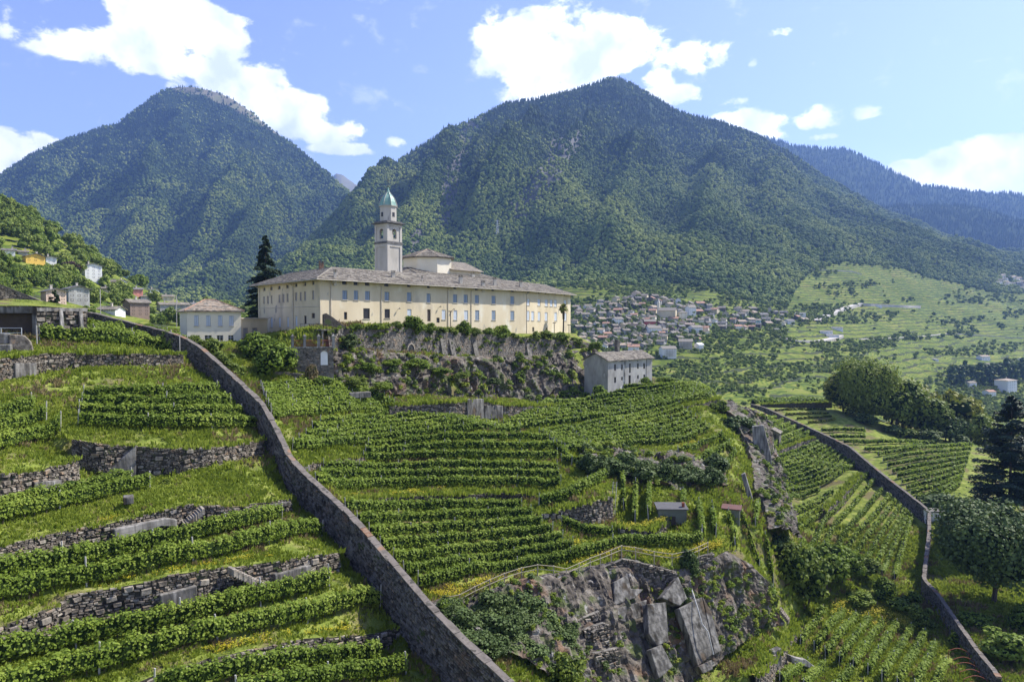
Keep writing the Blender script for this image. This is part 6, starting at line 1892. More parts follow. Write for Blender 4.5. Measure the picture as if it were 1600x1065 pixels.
# ------------------------------------------------------------------ far country
M['forest_floor'] = noise_mat('forest_floor', [(.012,.022,.010),(.025,.042,.016),(.05,.07,.026)], scale=.02, rough=1, detail=8, coords='World', spec=.05)
def slope_mat():
    m, nt, b = mat('valley_vineyards'); N = nt.nodes; L = nt.links
    g = N.new('ShaderNodeNewGeometry'); sx = N.new('ShaderNodeSeparateXYZ'); L.new(g.outputs['Position'], sx.inputs[0])
    n1 = N.new('ShaderNodeTexNoise'); n1.inputs['Scale'].default_value = .012; n1.inputs['Detail'].default_value = 5
    n2 = N.new('ShaderNodeTexNoise'); n2.inputs['Scale'].default_value = .10; n2.inputs['Detail'].default_value = 6
    for n in (n1, n2): L.new(g.outputs['Position'], n.inputs['Vector'])
    def mth(op, a, b_, c=None):
        k = N.new('ShaderNodeMath'); k.operation = op
        for i, v in enumerate((a, b_, c)):
            if v is None: continue
            if isinstance(v, (int, float)): k.inputs[i].default_value = v
            else: L.new(v, k.inputs[i])
        return k.outputs[0]
    h = mth('MULTIPLY_ADD', n1.outputs['Fac'], 14.0, sx.outputs['Z'])
    saw = mth('FRACT', mth('MULTIPLY', h, .22), None)
    row = mth('SINE', mth('MULTIPLY', mth('MULTIPLY_ADD', n1.outputs['Fac'], 14.0, sx.outputs['Z']), 7.0), None)
    r = N.new('ShaderNodeValToRGB'); el = r.color_ramp.elements
    for _ in range(2): el.new(.5)
    for e, (p, c) in zip(el, ((.34, (.045,.075,.012)), (.46, (.092,.132,.018)), (.57, (.155,.185,.026)), (.70, (.22,.20,.06)))): e.position = p; e.color = (*c, 1)
    t = mth('ADD', mth('MULTIPLY', n2.outputs['Fac'], .65), mth('MULTIPLY', n1.outputs['Fac'], .35)); t = mth('MULTIPLY_ADD', row, .085, t)
    L.new(t, r.inputs[0])
    wall = mth('LESS_THAN', saw, mth('MULTIPLY_ADD', n2.outputs['Fac'], 1.3, -.42))
    mx = N.new('ShaderNodeMixRGB'); L.new(mth('MULTIPLY', wall, .9), mx.inputs[0]); L.new(r.outputs[0], mx.inputs[1]); mx.inputs[2].default_value = (.036, .046, .024, 1)
    L.new(mx.outputs[0], b.inputs['Base Color']); b.inputs['Roughness'].default_value = .95; b.inputs['Specular IOR Level'].default_value = .1
    bp = N.new('ShaderNodeBump'); bp.inputs['Distance'].default_value = 1.6; L.new(saw, bp.inputs['Height']); L.new(bp.outputs[0], b.inputs['Normal'])
    return m
M['valley'] = slope_mat()
M['cliff_far'] = noise_mat('far_cliffs', [(.05,.052,.046),(.10,.097,.088),(.16,.152,.14)], scale=.03, rough=1, detail=8, coords='World')
M['alpine'] = noise_mat('alpine_ground', [(.09,.085,.055),(.15,.135,.09),(.12,.13,.06)], scale=.02, rough=1, detail=8, coords='World')
def lay(pts, pxs):
    a = np.array(pts, float); return np.stack([np.interp(pxs, a[:, 0], a[:, 1]), np.interp(pxs, a[:, 0], a[:, 2])], 1)
def catmull(L, t):
    """L (k, n, 2) stacked layers; t positions in 0..k-1"""
    k = L.shape[0]; i = np.clip(np.floor(t).astype(int), 0, k-2); f = (t - i)[:, None, None]
    p0 = L[np.clip(i-1, 0, k-1)]; p1 = L[i]; p2 = L[i+1]; p3 = L[np.clip(i+2, 0, k-1)]
    m1 = (p2-p0)*.5; m2 = (p3-p1)*.5
    # limit overshoot
    d = p2-p1
    m1 = np.where(np.sign(m1) == np.sign(d), np.sign(d)*np.minimum(np.abs(m1), 2*np.abs(d)), 0)
    m2 = np.where(np.sign(m2) == np.sign(d), np.sign(d)*np.minimum(np.abs(m2), 2*np.abs(d)), 0)
    return (2*f**3-3*f**2+1)*p1 + (f**3-2*f**2+f)*m1 + (-2*f**3+3*f**2)*p2 + (f**3-f**2)*m2
def pdist(px, py, line):
    """signed distance (photo px) from points to a polyline; positive on its left-hand (lower px) side"""
    best = np.full(px.shape, 1e9); sg = np.zeros(px.shape); tt = np.zeros(px.shape)
    n = len(line)-1
    for k, (a, b) in enumerate(zip(line[:-1], line[1:])):
        ax, ay = a; bx, by = b; dx, dy = bx-ax, by-ay; l2 = dx*dx+dy*dy
        t = np.clip(((px-ax)*dx+(py-ay)*dy)/l2, 0, 1)
        d = np.hypot(px-ax-t*dx, py-ay-t*dy)
        s = np.sign((px-ax)*dy-(py-ay)*dx)
        c = d < best
        best = np.where(c, d, best); sg = np.where(c, s, sg); tt = np.where(c, (k+t)/n, tt)
    return best, sg, tt
class Sheet:
    def __init__(s, name, px0, px1, npx, layers, nv, spurs=(), noise=(0, 0), ridge=0.0, mats=None, matf=None, seed=0, sky_i=None, rough_sky=0):
        s.pxs = np.linspace(px0, px1, npx)
        L = np.stack([lay(l, s.pxs) for l in layers])       # k, n, (py, D)
        L[:, :, 1] = np.log(L[:, :, 1])
        k = len(layers)
        t = np.linspace(0, k-1, nv)
        G = catmull(L, t)
        py, D = G[..., 0], np.exp(G[..., 1])
        PX = np.broadcast_to(s.pxs, py.shape)
        yy = py - 532.5; cy = F*cP - yy*sP
        X = (PX-800)/cy*D; Z = (-F*sP-yy*cP)/cy*D; Y = D.copy()
        amp = np.interp(t, *noise) if isinstance(noise[0], (list, tuple)) else np.full(nv, noise[0])
        amp = amp[:, None]
        wl_ = noise[1] if not isinstance(noise[0], (list, tuple)) else 90.0
        dz = amp * (fbm(X/wl_/3, Y/wl_/3, oct=5, seed=seed, ridged=True)*.9 + .45*fbm(X/wl_, Y/wl_, oct=4, seed=seed+3))
        for (line, A, wl, wr, *rest) in spurs:
            d, sg, tt = pdist(PX, py, line)
            w = np.where(sg > 0, wr, wl)
            f = np.clip(1 - d/w, 0, 1)
            dz = dz + A * f**1.15 * np.clip(np.minimum((tt-.13)*3.0, (1-tt)*3+.2), 0, 1)
        s.t = t
        Z = np.maximum(Z + dz, -141.0)
        s.X, s.Y, s.Z = X, Y, Z
        s.PX, s.PY = proj(X, Y, Z)
        s.py0 = py
        V = np.stack([X, Y, Z], 2).reshape(-1, 3)
        i, j = np.meshgrid(np.arange(npx-1), np.arange(nv-1))
        a = (j*npx+i).ravel(); Fq = np.stack([a, a+1, a+1+npx, a+npx], 1)
        mi = matf(s, i.ravel(), j.ravel()) if matf else None
        s.o = link_mesh(name, np_mesh(name, V, Fq, mats, mi, smooth=True))
        tag(s.o, kind='structure')
        s.npx, s.nv = npx, nv
    def at(s, px, py):
        u = (px - s.pxs[0])/(s.pxs[1]-s.pxs[0]); i = int(np.clip(math.floor(u), 0, s.npx-2)); f = u-i
        col = s.PY[:, i]*(1-f)+s.PY[:, i+1]*f
        k = np.argmax(col <= py) if (col <= py).any() else s.nv-1
        g = lambda A_: A_[:, i]*(1-f)+A_[:, i+1]*f
        x, y, z = g(s.X), g(s.Y), g(s.Z)
        if k == 0: return Vector((x[0], y[0], z[0]))
        w = (col[k-1]-py)/max(1e-6, col[k-1]-col[k])
        return Vector((x[k-1]+(x[k]-x[k-1])*w, y[k-1]+(y[k]-y[k-1])*w, z[k-1]+(z[k]-z[k-1])*w))
    def scatter(s, n_per, size, maskf, rnd, vis=True, vmax=None):
        """random points, denser where the picture shows more of the slope; size(D)=crown metres"""
        i, j = np.meshgrid(np.arange(s.npx-1), np.arange(s.nv-1)); i = i.ravel(); j = j.ravel()
        q = lambda A_: (A_[j, i], A_[j, i+1], A_[j+1, i+1], A_[j+1, i])
        a, b, c, d = q(s.PX); e, f, g, h = q(s.PY)
        area = .5*np.abs((c-a)*(h-f)-(d-b)*(g-e))
        # world area keeps hidden hollows filled as well
        x0, x1, x2, x3 = q(s.X); y0, y1, y2, y3 = q(s.Y)
        warea = .5*np.abs((x2-x0)*(y3-y1)-(x3-x1)*(y2-y0))
        D = s.Y[j, i]; cs = size(D)
        num = n_per * (area/(cs*F/D)**2 *.85 + warea/cs**2*.12)
        pxm = (a+c)/2; pym = (e+g)/2
        num = num * maskf(pxm, pym, s, i, j)
        if vmax: num = np.where(j < vmax, num, 0)
        num = np.where((pxm > -60) & (pxm < 1660), num, 0)
        k = rnd.poisson(num)
        idx = np.repeat(np.arange(len(k)), k)
        u = rnd.random(len(idx)); v = rnd.random(len(idx)); I = i[idx]; J = j[idx]
        bl_ = lambda A_: (A_[J, I]*(1-u)+A_[J, I+1]*u)*(1-v)+(A_[J+1, I]*(1-u)+A_[J+1, I+1]*u)*v
        q_ = np.stack([bl_(s.X), bl_(s.Y), bl_(s.Z)], 1); up_ = q_[:, 2] > -139
        return q_[up_], cs[idx][up_]
rocky = lambda px, py: np.maximum.reduce([np.exp(-(pdist(px, py, l)[0]/w)**2) for l, w in (([(742,180),(722,230),(705,280),(700,320)], 14), ([(870,235),(860,270),(835,300),(815,330)], 20), ([(700,320),(690,350)], 12), ([(905,215),(880,250)], 10), ([(655,365),(640,400)], 10))])
# --- the right mountain, the village slope and the valley in one sheet
SKY2 = [(300,520,1500),(380,470,1650),(430,428,1800),(470,388,1950),(510,352,2050),(550,314,2150),(600,270,2250),(640,243,2320),(700,204,2400),(760,177,2450),(790,163,2480),(830,157,2500),(870,149,2520),(900,143,2550),
        (925,136,2580),(950,128,2600),(965,125,2600),(985,130,2600),(1010,145,2600),(1040,163,2600),(1070,178,2600),(1100,188,2610),(1140,201,2620),(1170,211,2640),(1190,218,2650),(1230,240,2650),(1280,271,2650),(1330,303,2650),
        (1400,341,2700),(1450,363,2700),(1520,388,2700),(1600,408,2700),(1750,440,2700)]
def skyfrac(fr, dfr, base):
    """a layer between base and skyline"""
    a = np.array(SKY2, float); b = np.array(base, float)
    by = np.interp(a[:, 0], b[:, 0], b[:, 1]); bD = np.interp(a[:, 0], b[:, 0], b[:, 2])
    return [(a[i, 0], by[i]+(a[i, 1]-by[i])*fr, bD[i]+(a[i, 2]-bD[i])*dfr) for i in range(len(a))]
V7 = [(300,545,900),(450,470,1050),(600,452,1150),(760,440,1200),(900,420,1180),(1000,405,1180),(1100,392,1250),(1200,385,1350),(1300,380,1500),(1400,385,1600),(1500,402,1700),(1600,425,1800),(1750,450,1900)]
VAL = [
 [(300,900,210),(900,860,215),(1200,820,240),(1750,800,250)],
 [(300,720,330),(900,690,340),(1200,665,390),(1500,672,420),(1750,680,430)],
 [(300,640,480),(900,600,500),(1100,596,520),(1300,604,560),(1500,628,640),(1600,636,660),(1750,640,680)],
 [(300,600,560),(900,556,590),(1100,556,600),(1300,566,660),(1500,588,760),(1600,596,780),(1750,600,800)],
 [(300,575,640),(900,520,670),(1100,520,690),(1300,530,800),(1500,546,960),(1600,552,980),(1750,556,1000)],
 [(300,560,740),(900,482,780),(1100,480,820),(1300,488,980),(1500,500,1200),(1600,508,1250),(1750,512,1280)],
 [(300,550,820),(600,480,950),(900,452,960),(1100,440,1000),(1300,428,1250),(1400,430,1400),(1500,444,1500),(1600,462,1560),(1750,478,1600)],
 V7,
 skyfrac(.28, .30, V7), skyfrac(.55, .56, V7), skyfrac(.80, .80, V7), SKY2,
 [(p[0], p[1]+60, p[2]*1.12) for p in SKY2], [(p[0], 560, p[2]*1.5) for p in SKY2]]
SPURS2 = [
 ([(738,180),(716,230),(700,290),(686,335),(650,375),(600,402)], 159, 26, 60),
 ([(862,155),(852,215),(832,270),(800,325),(762,365),(725,400)], 175, 28, 62),
 ([(960,135),(950,200),(925,255),(900,295),(860,345),(815,390)], 150, 33, 75),
 ([(1045,168),(1010,230),(985,290),(960,350),(930,395)], 84, 33, 70),
 ([(1135,205),(1120,270),(1110,330),(1085,380)], 66, 39, 70),
 ([(1230,245),(1210,300),(1190,350)], 49, 39, 60),
 ([(640,245),(610,300),(560,350),(500,400)], 100, 39, 50),
 ([(795,170),(785,230),(752,290),(735,345)], 75, 18, 34),
 ([(905,150),(895,200),(880,240)], 57, 18, 34),
]
n_amp = ([0, 1, 2, 3, 4, 5, 6, 7, 8, 9, 10, 11, 12, 13], [0, 2, 5, 6, 5, 6, 14, 34, 65, 80, 60, 12, 30, 0])
mt2 = Sheet('mountain', 300, 1720, 560, VAL, 330, spurs=SPURS2, noise=n_amp, mats=[M['forest_floor'], M['valley'], M['cliff_far']],
            matf=lambda s, i, j: ((s.py0[j, i] > np.interp(s.pxs[i], [300, 880, 1000, 1060, 1100, 1180, 1230, 1262, 1330, 1400, 1460, 1520, 1600, 1700], [600, 452, 444, 436, 448, 468, 476, 424, 418, 424, 438, 452, 464, 480])) & (s.t[j] < 7.6)).astype(int) + 2*(rocky(s.PX[j, i], s.PY[j, i]) > .45).astype(int), seed=2)
mt2.o.name = 'valley_and_mountain'
def edge2(px): return np.interp(px, [300, 880, 1000, 1060, 1100, 1180, 1230, 1262, 1330, 1400, 1460, 1520, 1600, 1700], [600, 452, 444, 436, 448, 468, 476, 424, 418, 424, 438, 452, 464, 480])
# --- the left mountain
SKY1 = [(-250,370,3100),(-150,330,3200),(0,275,3300),(50,243,3350),(100,223,3380),(150,205,3400),(185,194,3420),(205,178,3450),(240,153,3500),(270,141,3540),(300,136,3560),(330,143,3560),(370,162,3540),(400,183,3500),(430,207,3450),(470,238,3300),
        (510,268,3100),(540,296,2950),(560,318,2850),(600,360,2700),(660,430,2500)]
B1_ = [(-250,560,900),(0,560,950),(150,540,1000),(300,520,1100),(500,520,1300),(660,560,1400)]
def frac1(fr, df):
    a = np.array(SKY1, float); b = np.array(B1_, float)
    return [(q[0], np.interp(q[0], b[:, 0], b[:, 1])+(q[1]-np.interp(q[0], b[:, 0], b[:, 1]))*fr, np.interp(q[0], b[:, 0], b[:, 2])+(q[2]-np.interp(q[0], b[:, 0], b[:, 2]))*df) for q in a]
mt1 = Sheet('mountain', -200, 650, 330, [B1_, frac1(.2, .35), frac1(.42, .55), frac1(.7, .78), SKY1, [(p[0], p[1]+50, p[2]*1.1) for p in SKY1], [(p[0], 540, p[2]*1.5) for p in SKY1]], 190,
            spurs=[([(300,140),(290,200),(255,260),(225,320),(190,380)], 120, 30, 70), ([(425,208),(400,270),(372,330),(330,390),(280,440)], 150, 30, 80), ([(535,298),(480,330),(430,370),(380,420),(330,460)], 120, 22, 60),
                   ([(190,195),(170,260),(130,320),(90,370)], 90, 30, 60), ([(345,150),(350,220),(330,270),(300,330)], 60, 20, 50), ([(80,235),(60,300),(20,360)], 70, 30, 60)],
            noise=([0, 1, 2, 3, 4, 5, 6], [0, 50, 100, 95, 16, 30, 0]), mats=[M['forest_floor'], M['alpine']],
            matf=lambda s, i, j: ((s.py0[j, i] < np.interp(s.pxs[i], [-200, 250, 300, 380, 480, 560], [0, 140, 150, 182, 240, 200])+4*fbm(s.pxs[i]*.15, s.py0[j, i]*.3, oct=3))).astype(int), seed=31)
# --- ridges far behind
ph = lambda l, dy, k: [(p[0], p[1]+dy, p[2]*k) for p in l]
RDG = [(1120,250,4600),(1190,217,4600),(1240,229,4600),(1320,235,4600),(1350,247,4600),(1400,272,4500),(1440,292,4400),(1500,299,4400),(1540,304,4400),(1580,304,4400),(1620,312,4400),(1750,330,4400)]
r3 = Sheet('far_ridge', 1110, 1740, 200, [ph(RDG, 330, .55), ph(RDG, 190, .68), ph(RDG, 90, .82), RDG, ph(RDG, 60, 1.2), ph(RDG, 300, 1.4)], 60, noise=([0, 1, 2, 3, 4, 5], [0, 40, 60, 14, 20, 0]), mats=[M['forest_floor']], seed=41)
RDG2 = [(1300,365,3300),(1350,330,3300),(1412,322,3300),(1470,324,3300),(1525,327,3300),(1600,349,3200),(1750,390,3100)]
r4 = Sheet('far_ridge', 1290, 1740, 140, [ph(RDG2, 260, .6), ph(RDG2, 150, .75), ph(RDG2, 70, .88), RDG2, ph(RDG2, 60, 1.15), ph(RDG2, 250, 1.4)], 60, noise=([0, 1, 2, 3, 4, 5], [0, 25, 40, 12, 20, 0]), mats=[M['forest_floor']], seed=43)
RDG3 = [(480,330,5000),(540,306,5000),(556,298,5000),(575,284,5000),(600,268,5000),(640,250,5000),(700,235,5000)]
r5 = Sheet('far_ridge', 480, 700, 60, [ph(RDG3, 200, .7), ph(RDG3, 100, .85), RDG3, ph(RDG3, 60, 1.1)], 40, noise=([0, 1, 2, 3], [0, 50, 16, 0]), mats=[M['forest_floor']], seed=47)
RDG4 = [(440,330,6500),(500,300,6500),(525,272,6500),(536,274,6500),(548,284,6500),(562,294,6500),(600,320,6500)]
r6 = Sheet('far_peak', 440, 600, 50, [ph(RDG4, 200, .7), ph(RDG4, 100, .85), RDG4, ph(RDG4, 60, 1.08)], 40, noise=([0, 1, 2, 3], [0, 90, 25, 0]), mats=[M['alpine']], seed=53)
# --- the near hillside with houses on the left
SKYE = [(-260,230,480),(-100,285,460),(0,324,450),(30,337,450),(60,349,450),(100,379,460),(140,404,470),(180,429,490),(215,449,510),(250,464,540),(290,476,580),(340,484,640),(420,492,700)]
BE = [(-260,640,120),(0,600,130),(140,570,150),(300,540,170),(420,540,200)]
def frE(fr, df):
    a = np.array(SKYE, float); b = np.array(BE, float)
    return [(q[0], np.interp(q[0], b[:, 0], b[:, 1])+(q[1]-np.interp(q[0], b[:, 0], b[:, 1]))*fr, np.interp(q[0], b[:, 0], b[:, 2])+(q[2]-np.interp(q[0], b[:, 0], b[:, 2]))*df) for q in a]
hE = Sheet('near_hill', -240, 410, 260, [BE, frE(.45, .28), frE(.62, .48), frE(.8, .72), SKYE, ph(SKYE, 30, 1.15), ph(SKYE, 120, 1.8)], 130, noise=([0, 1, 2, 3, 4, 5, 6], [0, 1.5, 3, 4, 2, 4, 0]), mats=[M['valley']], seed=61)
# valley floor under everything
b = MB(); b.add([(-7000, -300, -140), (7000, -300, -140), (7000, 7400, -140), (-7000, 7400, -140)], [(0, 1, 2, 3)])
tag(b.build('valley_floor', [M['forest_floor']]), kind='structure')
# ------------------------------------------------------------------ tree shapes
def ico(sub=1):
    import bmesh
    bm = bmesh.new(); bmesh.ops.create_icosphere(bm, subdivisions=sub, radius=1.0)
    V = np.array([v.co[:] for v in bm.verts]); Fs = np.array([[v.index for v in f.verts] for f in bm.faces]); bm.free()
    return V, Fs
def lump(sub, seed, sz=(1, 1, 1), amp=.35, freq=1.7):
    V, Fs = ico(sub)
    r = 1 + amp*fbm(V[:, 0]*freq+seed*5, V[:, 1]*freq, V[:, 2]*freq, oct=3, seed=seed)*1.6
    V = V*r[:, None]*np.array(sz)
    return V, Fs
def crown(nleaf, leaf, seed, shape='round', blobs=26, core=True):
    """unit crown: base at z=0, about 1 high and 1 wide, of leaf quads laid on many uneven boughs round a darker inside"""
    rnd = np.random.default_rng(seed)
    Vs = []; Fs = []; mi = []; n0 = 0
    cs = []
    for k in range(blobs):
        if shape == 'round':
            u = rnd.normal(size=3); u /= np.linalg.norm(u); u[2] = u[2]*.8+.1
            r = rnd.uniform(.55, .95); c = u*np.array([.36, .36, .34])*r + np.array([0, 0, .56]); s = rnd.uniform(.13, .22)
        elif shape == 'bush':
            u = rnd.normal(size=3); u /= np.linalg.norm(u); u[2] = abs(u[2])
            c = u*np.array([.34, .34, .62])*rnd.uniform(.6, 1) + np.array([0, 0, .12]); s = rnd.uniform(.13, .22)
        elif shape == 'poplar':
            z = rnd.uniform(.12, .93); w = .10*math.sin(math.pi*min(1, z*1.05))**.6; a = rnd.uniform(0, 6.28)
            c = np.array([w*math.cos(a), w*math.sin(a), z]); s = rnd.uniform(.05, .085)
        elif shape == 'cone':
            z = rnd.uniform(.05, .97); w = .30*(1-z)**.9; a = rnd.uniform(0, 6.28)
            c = np.array([w*math.cos(a), w*math.sin(a), z]); s = .05+.10*(1-z)
        cs.append((c, s))
    per = nleaf//blobs
    for c, s in cs:
        d = rnd.normal(size=(per, 3)); d /= np.linalg.norm(d, axis=1)[:, None]
        p = c + d*s*rnd.uniform(.7, 1.08, per)[:, None]*np.array([1, 1, .8 if shape != 'cone' else .45])
        nrm = d*.9 + rnd.normal(scale=.5, size=(per, 3)) + np.array([0, 0, .35]); nrm /= np.linalg.norm(nrm, axis=1)[:, None]
        v, f = leaf_quads(p, nrm, leaf, rnd)
        Vs.append(v); Fs += [tuple(q) for q in (f+n0)]; mi += [0]*len(f); n0 += len(v)
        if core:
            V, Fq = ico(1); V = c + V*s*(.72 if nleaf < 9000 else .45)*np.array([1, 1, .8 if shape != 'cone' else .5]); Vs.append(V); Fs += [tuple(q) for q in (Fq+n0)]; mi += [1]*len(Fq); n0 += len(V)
    return np.concatenate(Vs), Fs, mi
def far_crown(kind, seed):
    """small crown for trees a few pixels high: an uneven knobbly body with loose clumps round it"""
    rnd = np.random.default_rng(seed)
    if kind == 'broad':
        parts_ = [(lump(2, seed, (.5, .5, .42), .40, 2.6), (0, 0, .50))]
        for k in range(5):
            a = rnd.uniform(0, 6.28); parts_.append((lump(1, seed+k+1, (.24, .24, .22), .3), (.33*math.cos(a), .33*math.sin(a), rnd.uniform(.35, .72))))
    else:
        parts_ = []
        for k, (z, r) in enumerate(((.16, .36), (.40, .29), (.62, .21), (.82, .12))):
            V, Fq = lump(1, seed+k, (r, r, .20), .30, 3.0); V[:, 2] += np.where(V[:, 2] > 0, .0, -.02) - .25*(np.hypot(V[:, 0], V[:, 1])/r)**2*.25
            parts_.append(((V, Fq), (0, 0, z)))
    Vs = []; Fs = []; n0 = 0
    for (V, Fq), c in parts_:
        Vs.append(V+np.array(c)); Fs.append(Fq+n0); n0 += len(V)
    return np.concatenate(Vs), np.concatenate(Fs)
def fmat(name, dark, mid, light):
    m, nt, b = mat(name); N = nt.nodes; L = nt.links
    oi = N.new('ShaderNodeObjectInfo'); g = N.new('ShaderNodeNewGeometry')
    n = N.new('ShaderNodeTexNoise'); n.inputs['Scale'].default_value = .006; n.inputs['Detail'].default_value = 5; L.new(g.outputs['Position'], n.inputs['Vector'])
    n2 = N.new('ShaderNodeTexNoise'); n2.inputs['Scale'].default_value = .6; n2.inputs['Detail'].default_value = 2; L.new(g.outputs['Position'], n2.inputs['Vector'])
    a = N.new('ShaderNodeMath'); a.operation = 'MULTIPLY_ADD'; L.new(oi.outputs['Random'], a.inputs[0]); a.inputs[1].default_value = .22; nm_ = N.new('ShaderNodeMath'); nm_.operation = 'MULTIPLY_ADD'; L.new(n.outputs['Fac'], nm_.inputs[0]); nm_.inputs[1].default_value = 1.7; nm_.inputs[2].default_value = -.31; L.new(nm_.outputs[0], a.inputs[2])
    a2 = N.new('ShaderNodeMath'); a2.operation = 'MULTIPLY_ADD'; L.new(n2.outputs['Fac'], a2.inputs[0]); a2.inputs[1].default_value = .35; L.new(a.outputs[0], a2.inputs[2])
    r = N.new('ShaderNodeValToRGB'); el = r.color_ramp.elements; el.new(.5)
    for e, (p, c) in zip(el, ((.55, dark), (.82, mid), (1.0, light))): e.position = p; e.color = (*c, 1)
    L.new(a2.outputs[0], r.inputs[0]); L.new(r.outputs[0], b.inputs['Base Color']); b.inputs['Roughness'].default_value = .8; b.inputs['Specular IOR Level'].default_value = .15
    return m
M['far_broad'] = fmat('far_broadleaf', (.050,.080,.019), (.110,.155,.032), (.20,.235,.055))
M['far_conifer'] = fmat('far_conifer', (.016,.032,.015), (.032,.056,.023), (.055,.082,.032))
PROTO = bpy.data.collections.new('tree_kinds')     # not linked to the scene: only a source for the woods
def proto(name, V, Fs, mats, mi=None, smooth=False):
    o = bpy.data.objects.new(name, np_mesh(name, V, Fs, mats, mi, smooth)); return o
def coll(name, objs):
    c = bpy.data.collections.new(name)
    for o in objs: c.objects.link(o)
    return c
CF = coll('far_trees', [proto('t%d' % k, *far_crown('broad', k*7+1), [M['far_broad']]) for k in range(4)] )
CC = coll('far_conifers', [proto('c%d' % k, *far_crown('con', k*7+90), [M['far_conifer']]) for k in range(3)])
def midc(k, matn, shape='round', n=620, leaf=.085):
    V, Fs, mi = crown(n, leaf, 200+k, shape, blobs=18)
    return proto('m%d' % k, V, Fs, [M[matn], M['far_broad']], mi)
CM = coll('mid_trees', [midc(0, 'tree'), midc(1, 'tree_bright'), midc(2, 'tree'), midc(3, 'tree_bright', 'bush')])
def woods(name, pts, size, coll_, label=None, sz=(1, 1, 1.15), kind='stuff', cat='wood', seed=0, vari=.35):
    rnd = np.random.default_rng(seed)
    me = bpy.data.meshes.new(name); me.vertices.add(len(pts)); me.vertices.foreach_set('co', np.asarray(pts, np.float32).ravel())
    s = (size*rnd.uniform(1-vari, 1+vari, len(pts))).astype(np.float32)
    at = me.attributes.new('sc', 'FLOAT', 'POINT'); at.data.foreach_set('value', s)
    at = me.attributes.new('rz', 'FLOAT', 'POINT'); at.data.foreach_set('value', rnd.uniform(0, 6.28, len(pts)).astype(np.float32))
    o = link_mesh(name, me)
    ng = bpy.data.node_groups.new(name, 'GeometryNodeTree')
    ng.interface.new_socket('Geometry', in_out='INPUT', socket_type='NodeSocketGeometry'); ng.interface.new_socket('Geometry', in_out='OUTPUT', socket_type='NodeSocketGeometry')
    N = ng.nodes; L = ng.links
    gi = N.new('NodeGroupInput'); go = N.new('NodeGroupOutput'); ip = N.new('GeometryNodeInstanceOnPoints'); ci = N.new('GeometryNodeCollectionInfo')
    ci.inputs[0].default_value = coll_; ci.inputs[1].default_value = True; ci.inputs[2].default_value = True
    L.new(gi.outputs[0], ip.inputs['Points']); L.new(ci.outputs[0], ip.inputs['Instance']); ip.inputs['Pick Instance'].default_value = True
    na = N.new('GeometryNodeInputNamedAttribute'); na.data_type = 'FLOAT'; na.inputs[0].default_value = 'sc'
    nr = N.new('GeometryNodeInputNamedAttribute'); nr.data_type = 'FLOAT'; nr.inputs[0].default_value = 'rz'
    cx = N.new('ShaderNodeCombineXYZ'); L.new(nr.outputs[0], cx.inputs[2]); L.new(cx.outputs[0], ip.inputs['Rotation'])
    vm = N.new('ShaderNodeVectorMath'); vm.operation = 'SCALE'; vm.inputs[0].default_value = sz; L.new(na.outputs[0], vm.inputs['Scale']); L.new(vm.outputs[0], ip.inputs['Scale'])
    L.new(ip.outputs[0], go.inputs[0])
    md = o.modifiers.new('woods', 'NODES'); md.node_group = ng
    tag(o, label, cat, None, kind)
    return o
R5 = np.random.default_rng(55)
sizef = lambda D: np.clip(D*.0031, 4.6, 7.6)
def m2mask(px, py, s, i, j):
    f = (s.py0[j, i] < edge2(s.pxs[i])+2) | (s.t[j] > 7.7)
    r = np.clip(1 - .62*rocky(px, py)*(fbm(px*.08, py*.08, oct=3, seed=4) > -.25), 0, 1)
    return np.where(f & (s.t[j] < 11.3), r, 0)
pts, cs = mt2.scatter(1.9, sizef, m2mask, R5)
PXp, PYp = proj(pts[:, 0], pts[:, 1], pts[:, 2])
conp = np.clip((300-PYp)/110 + .5*fbm(PXp*.02, PYp*.03, oct=3, seed=8), .04, .92)*np.where(PXp > 1150, .75, 1)
conp = np.where(rocky(PXp, PYp) > .3, .3, conp)
isc = R5.random(len(pts)) < conp
woods('forest', pts[~isc], cs[~isc]*1.12, CF, 'dense broadleaf forest covering the big right mountain', seed=1)
woods('forest', pts[isc], cs[isc]*.78, CC, 'dark conifers on the upper half and crest of the big right mountain', sz=(1, 1, 2.1), seed=2)
NM2 = len(pts)
pts, cs = mt1.scatter(1.35, lambda D: np.clip(D*.0026, 6.0, 8.8), lambda px, py, s, i, j: np.where(s.t[j] < 4.2, 1, 0)*np.where(s.py0[j, i] < np.interp(s.pxs[i], [-200, 250, 300, 380, 480, 560], [0, 140, 150, 182, 240, 200]), .25, 1)*np.where(fbm(px*.06, py*.06, oct=3, seed=14) > .55, .3, 1), R5)
PXp, PYp = proj(pts[:, 0], pts[:, 1], pts[:, 2])
isc = R5.random(len(pts)) < np.clip((330-PYp)/120+.4*fbm(PXp*.02, PYp*.02, oct=2, seed=5), .1, .85)
woods('forest', pts[~isc], cs[~isc]*1.1, CF, 'broadleaf forest on the lower flanks of the left mountain', seed=3)
woods('forest', pts[isc], cs[isc]*.75, CC, 'dark conifers towards the summit of the left mountain', sz=(1, 1, 2.0), seed=4)
NM1 = len(pts)
pts, cs = r3.scatter(.9, lambda D: D*.0028, lambda px, py, s, i, j: np.where(s.t[j] < 3.2, 1, 0)*(px > 1170), R5)
p2_, c2_ = r4.scatter(1.1, lambda D: D*.0028, lambda px, py, s, i, j: np.where(s.t[j] < 3.2, 1, 0)*(px > 1330), R5)
woods('forest', np.vstack([pts, p2_]), np.concatenate([cs, c2_]), CC, 'distant woods on the blue ridges behind at the far right', sz=(1, 1, 1.8), seed=5)
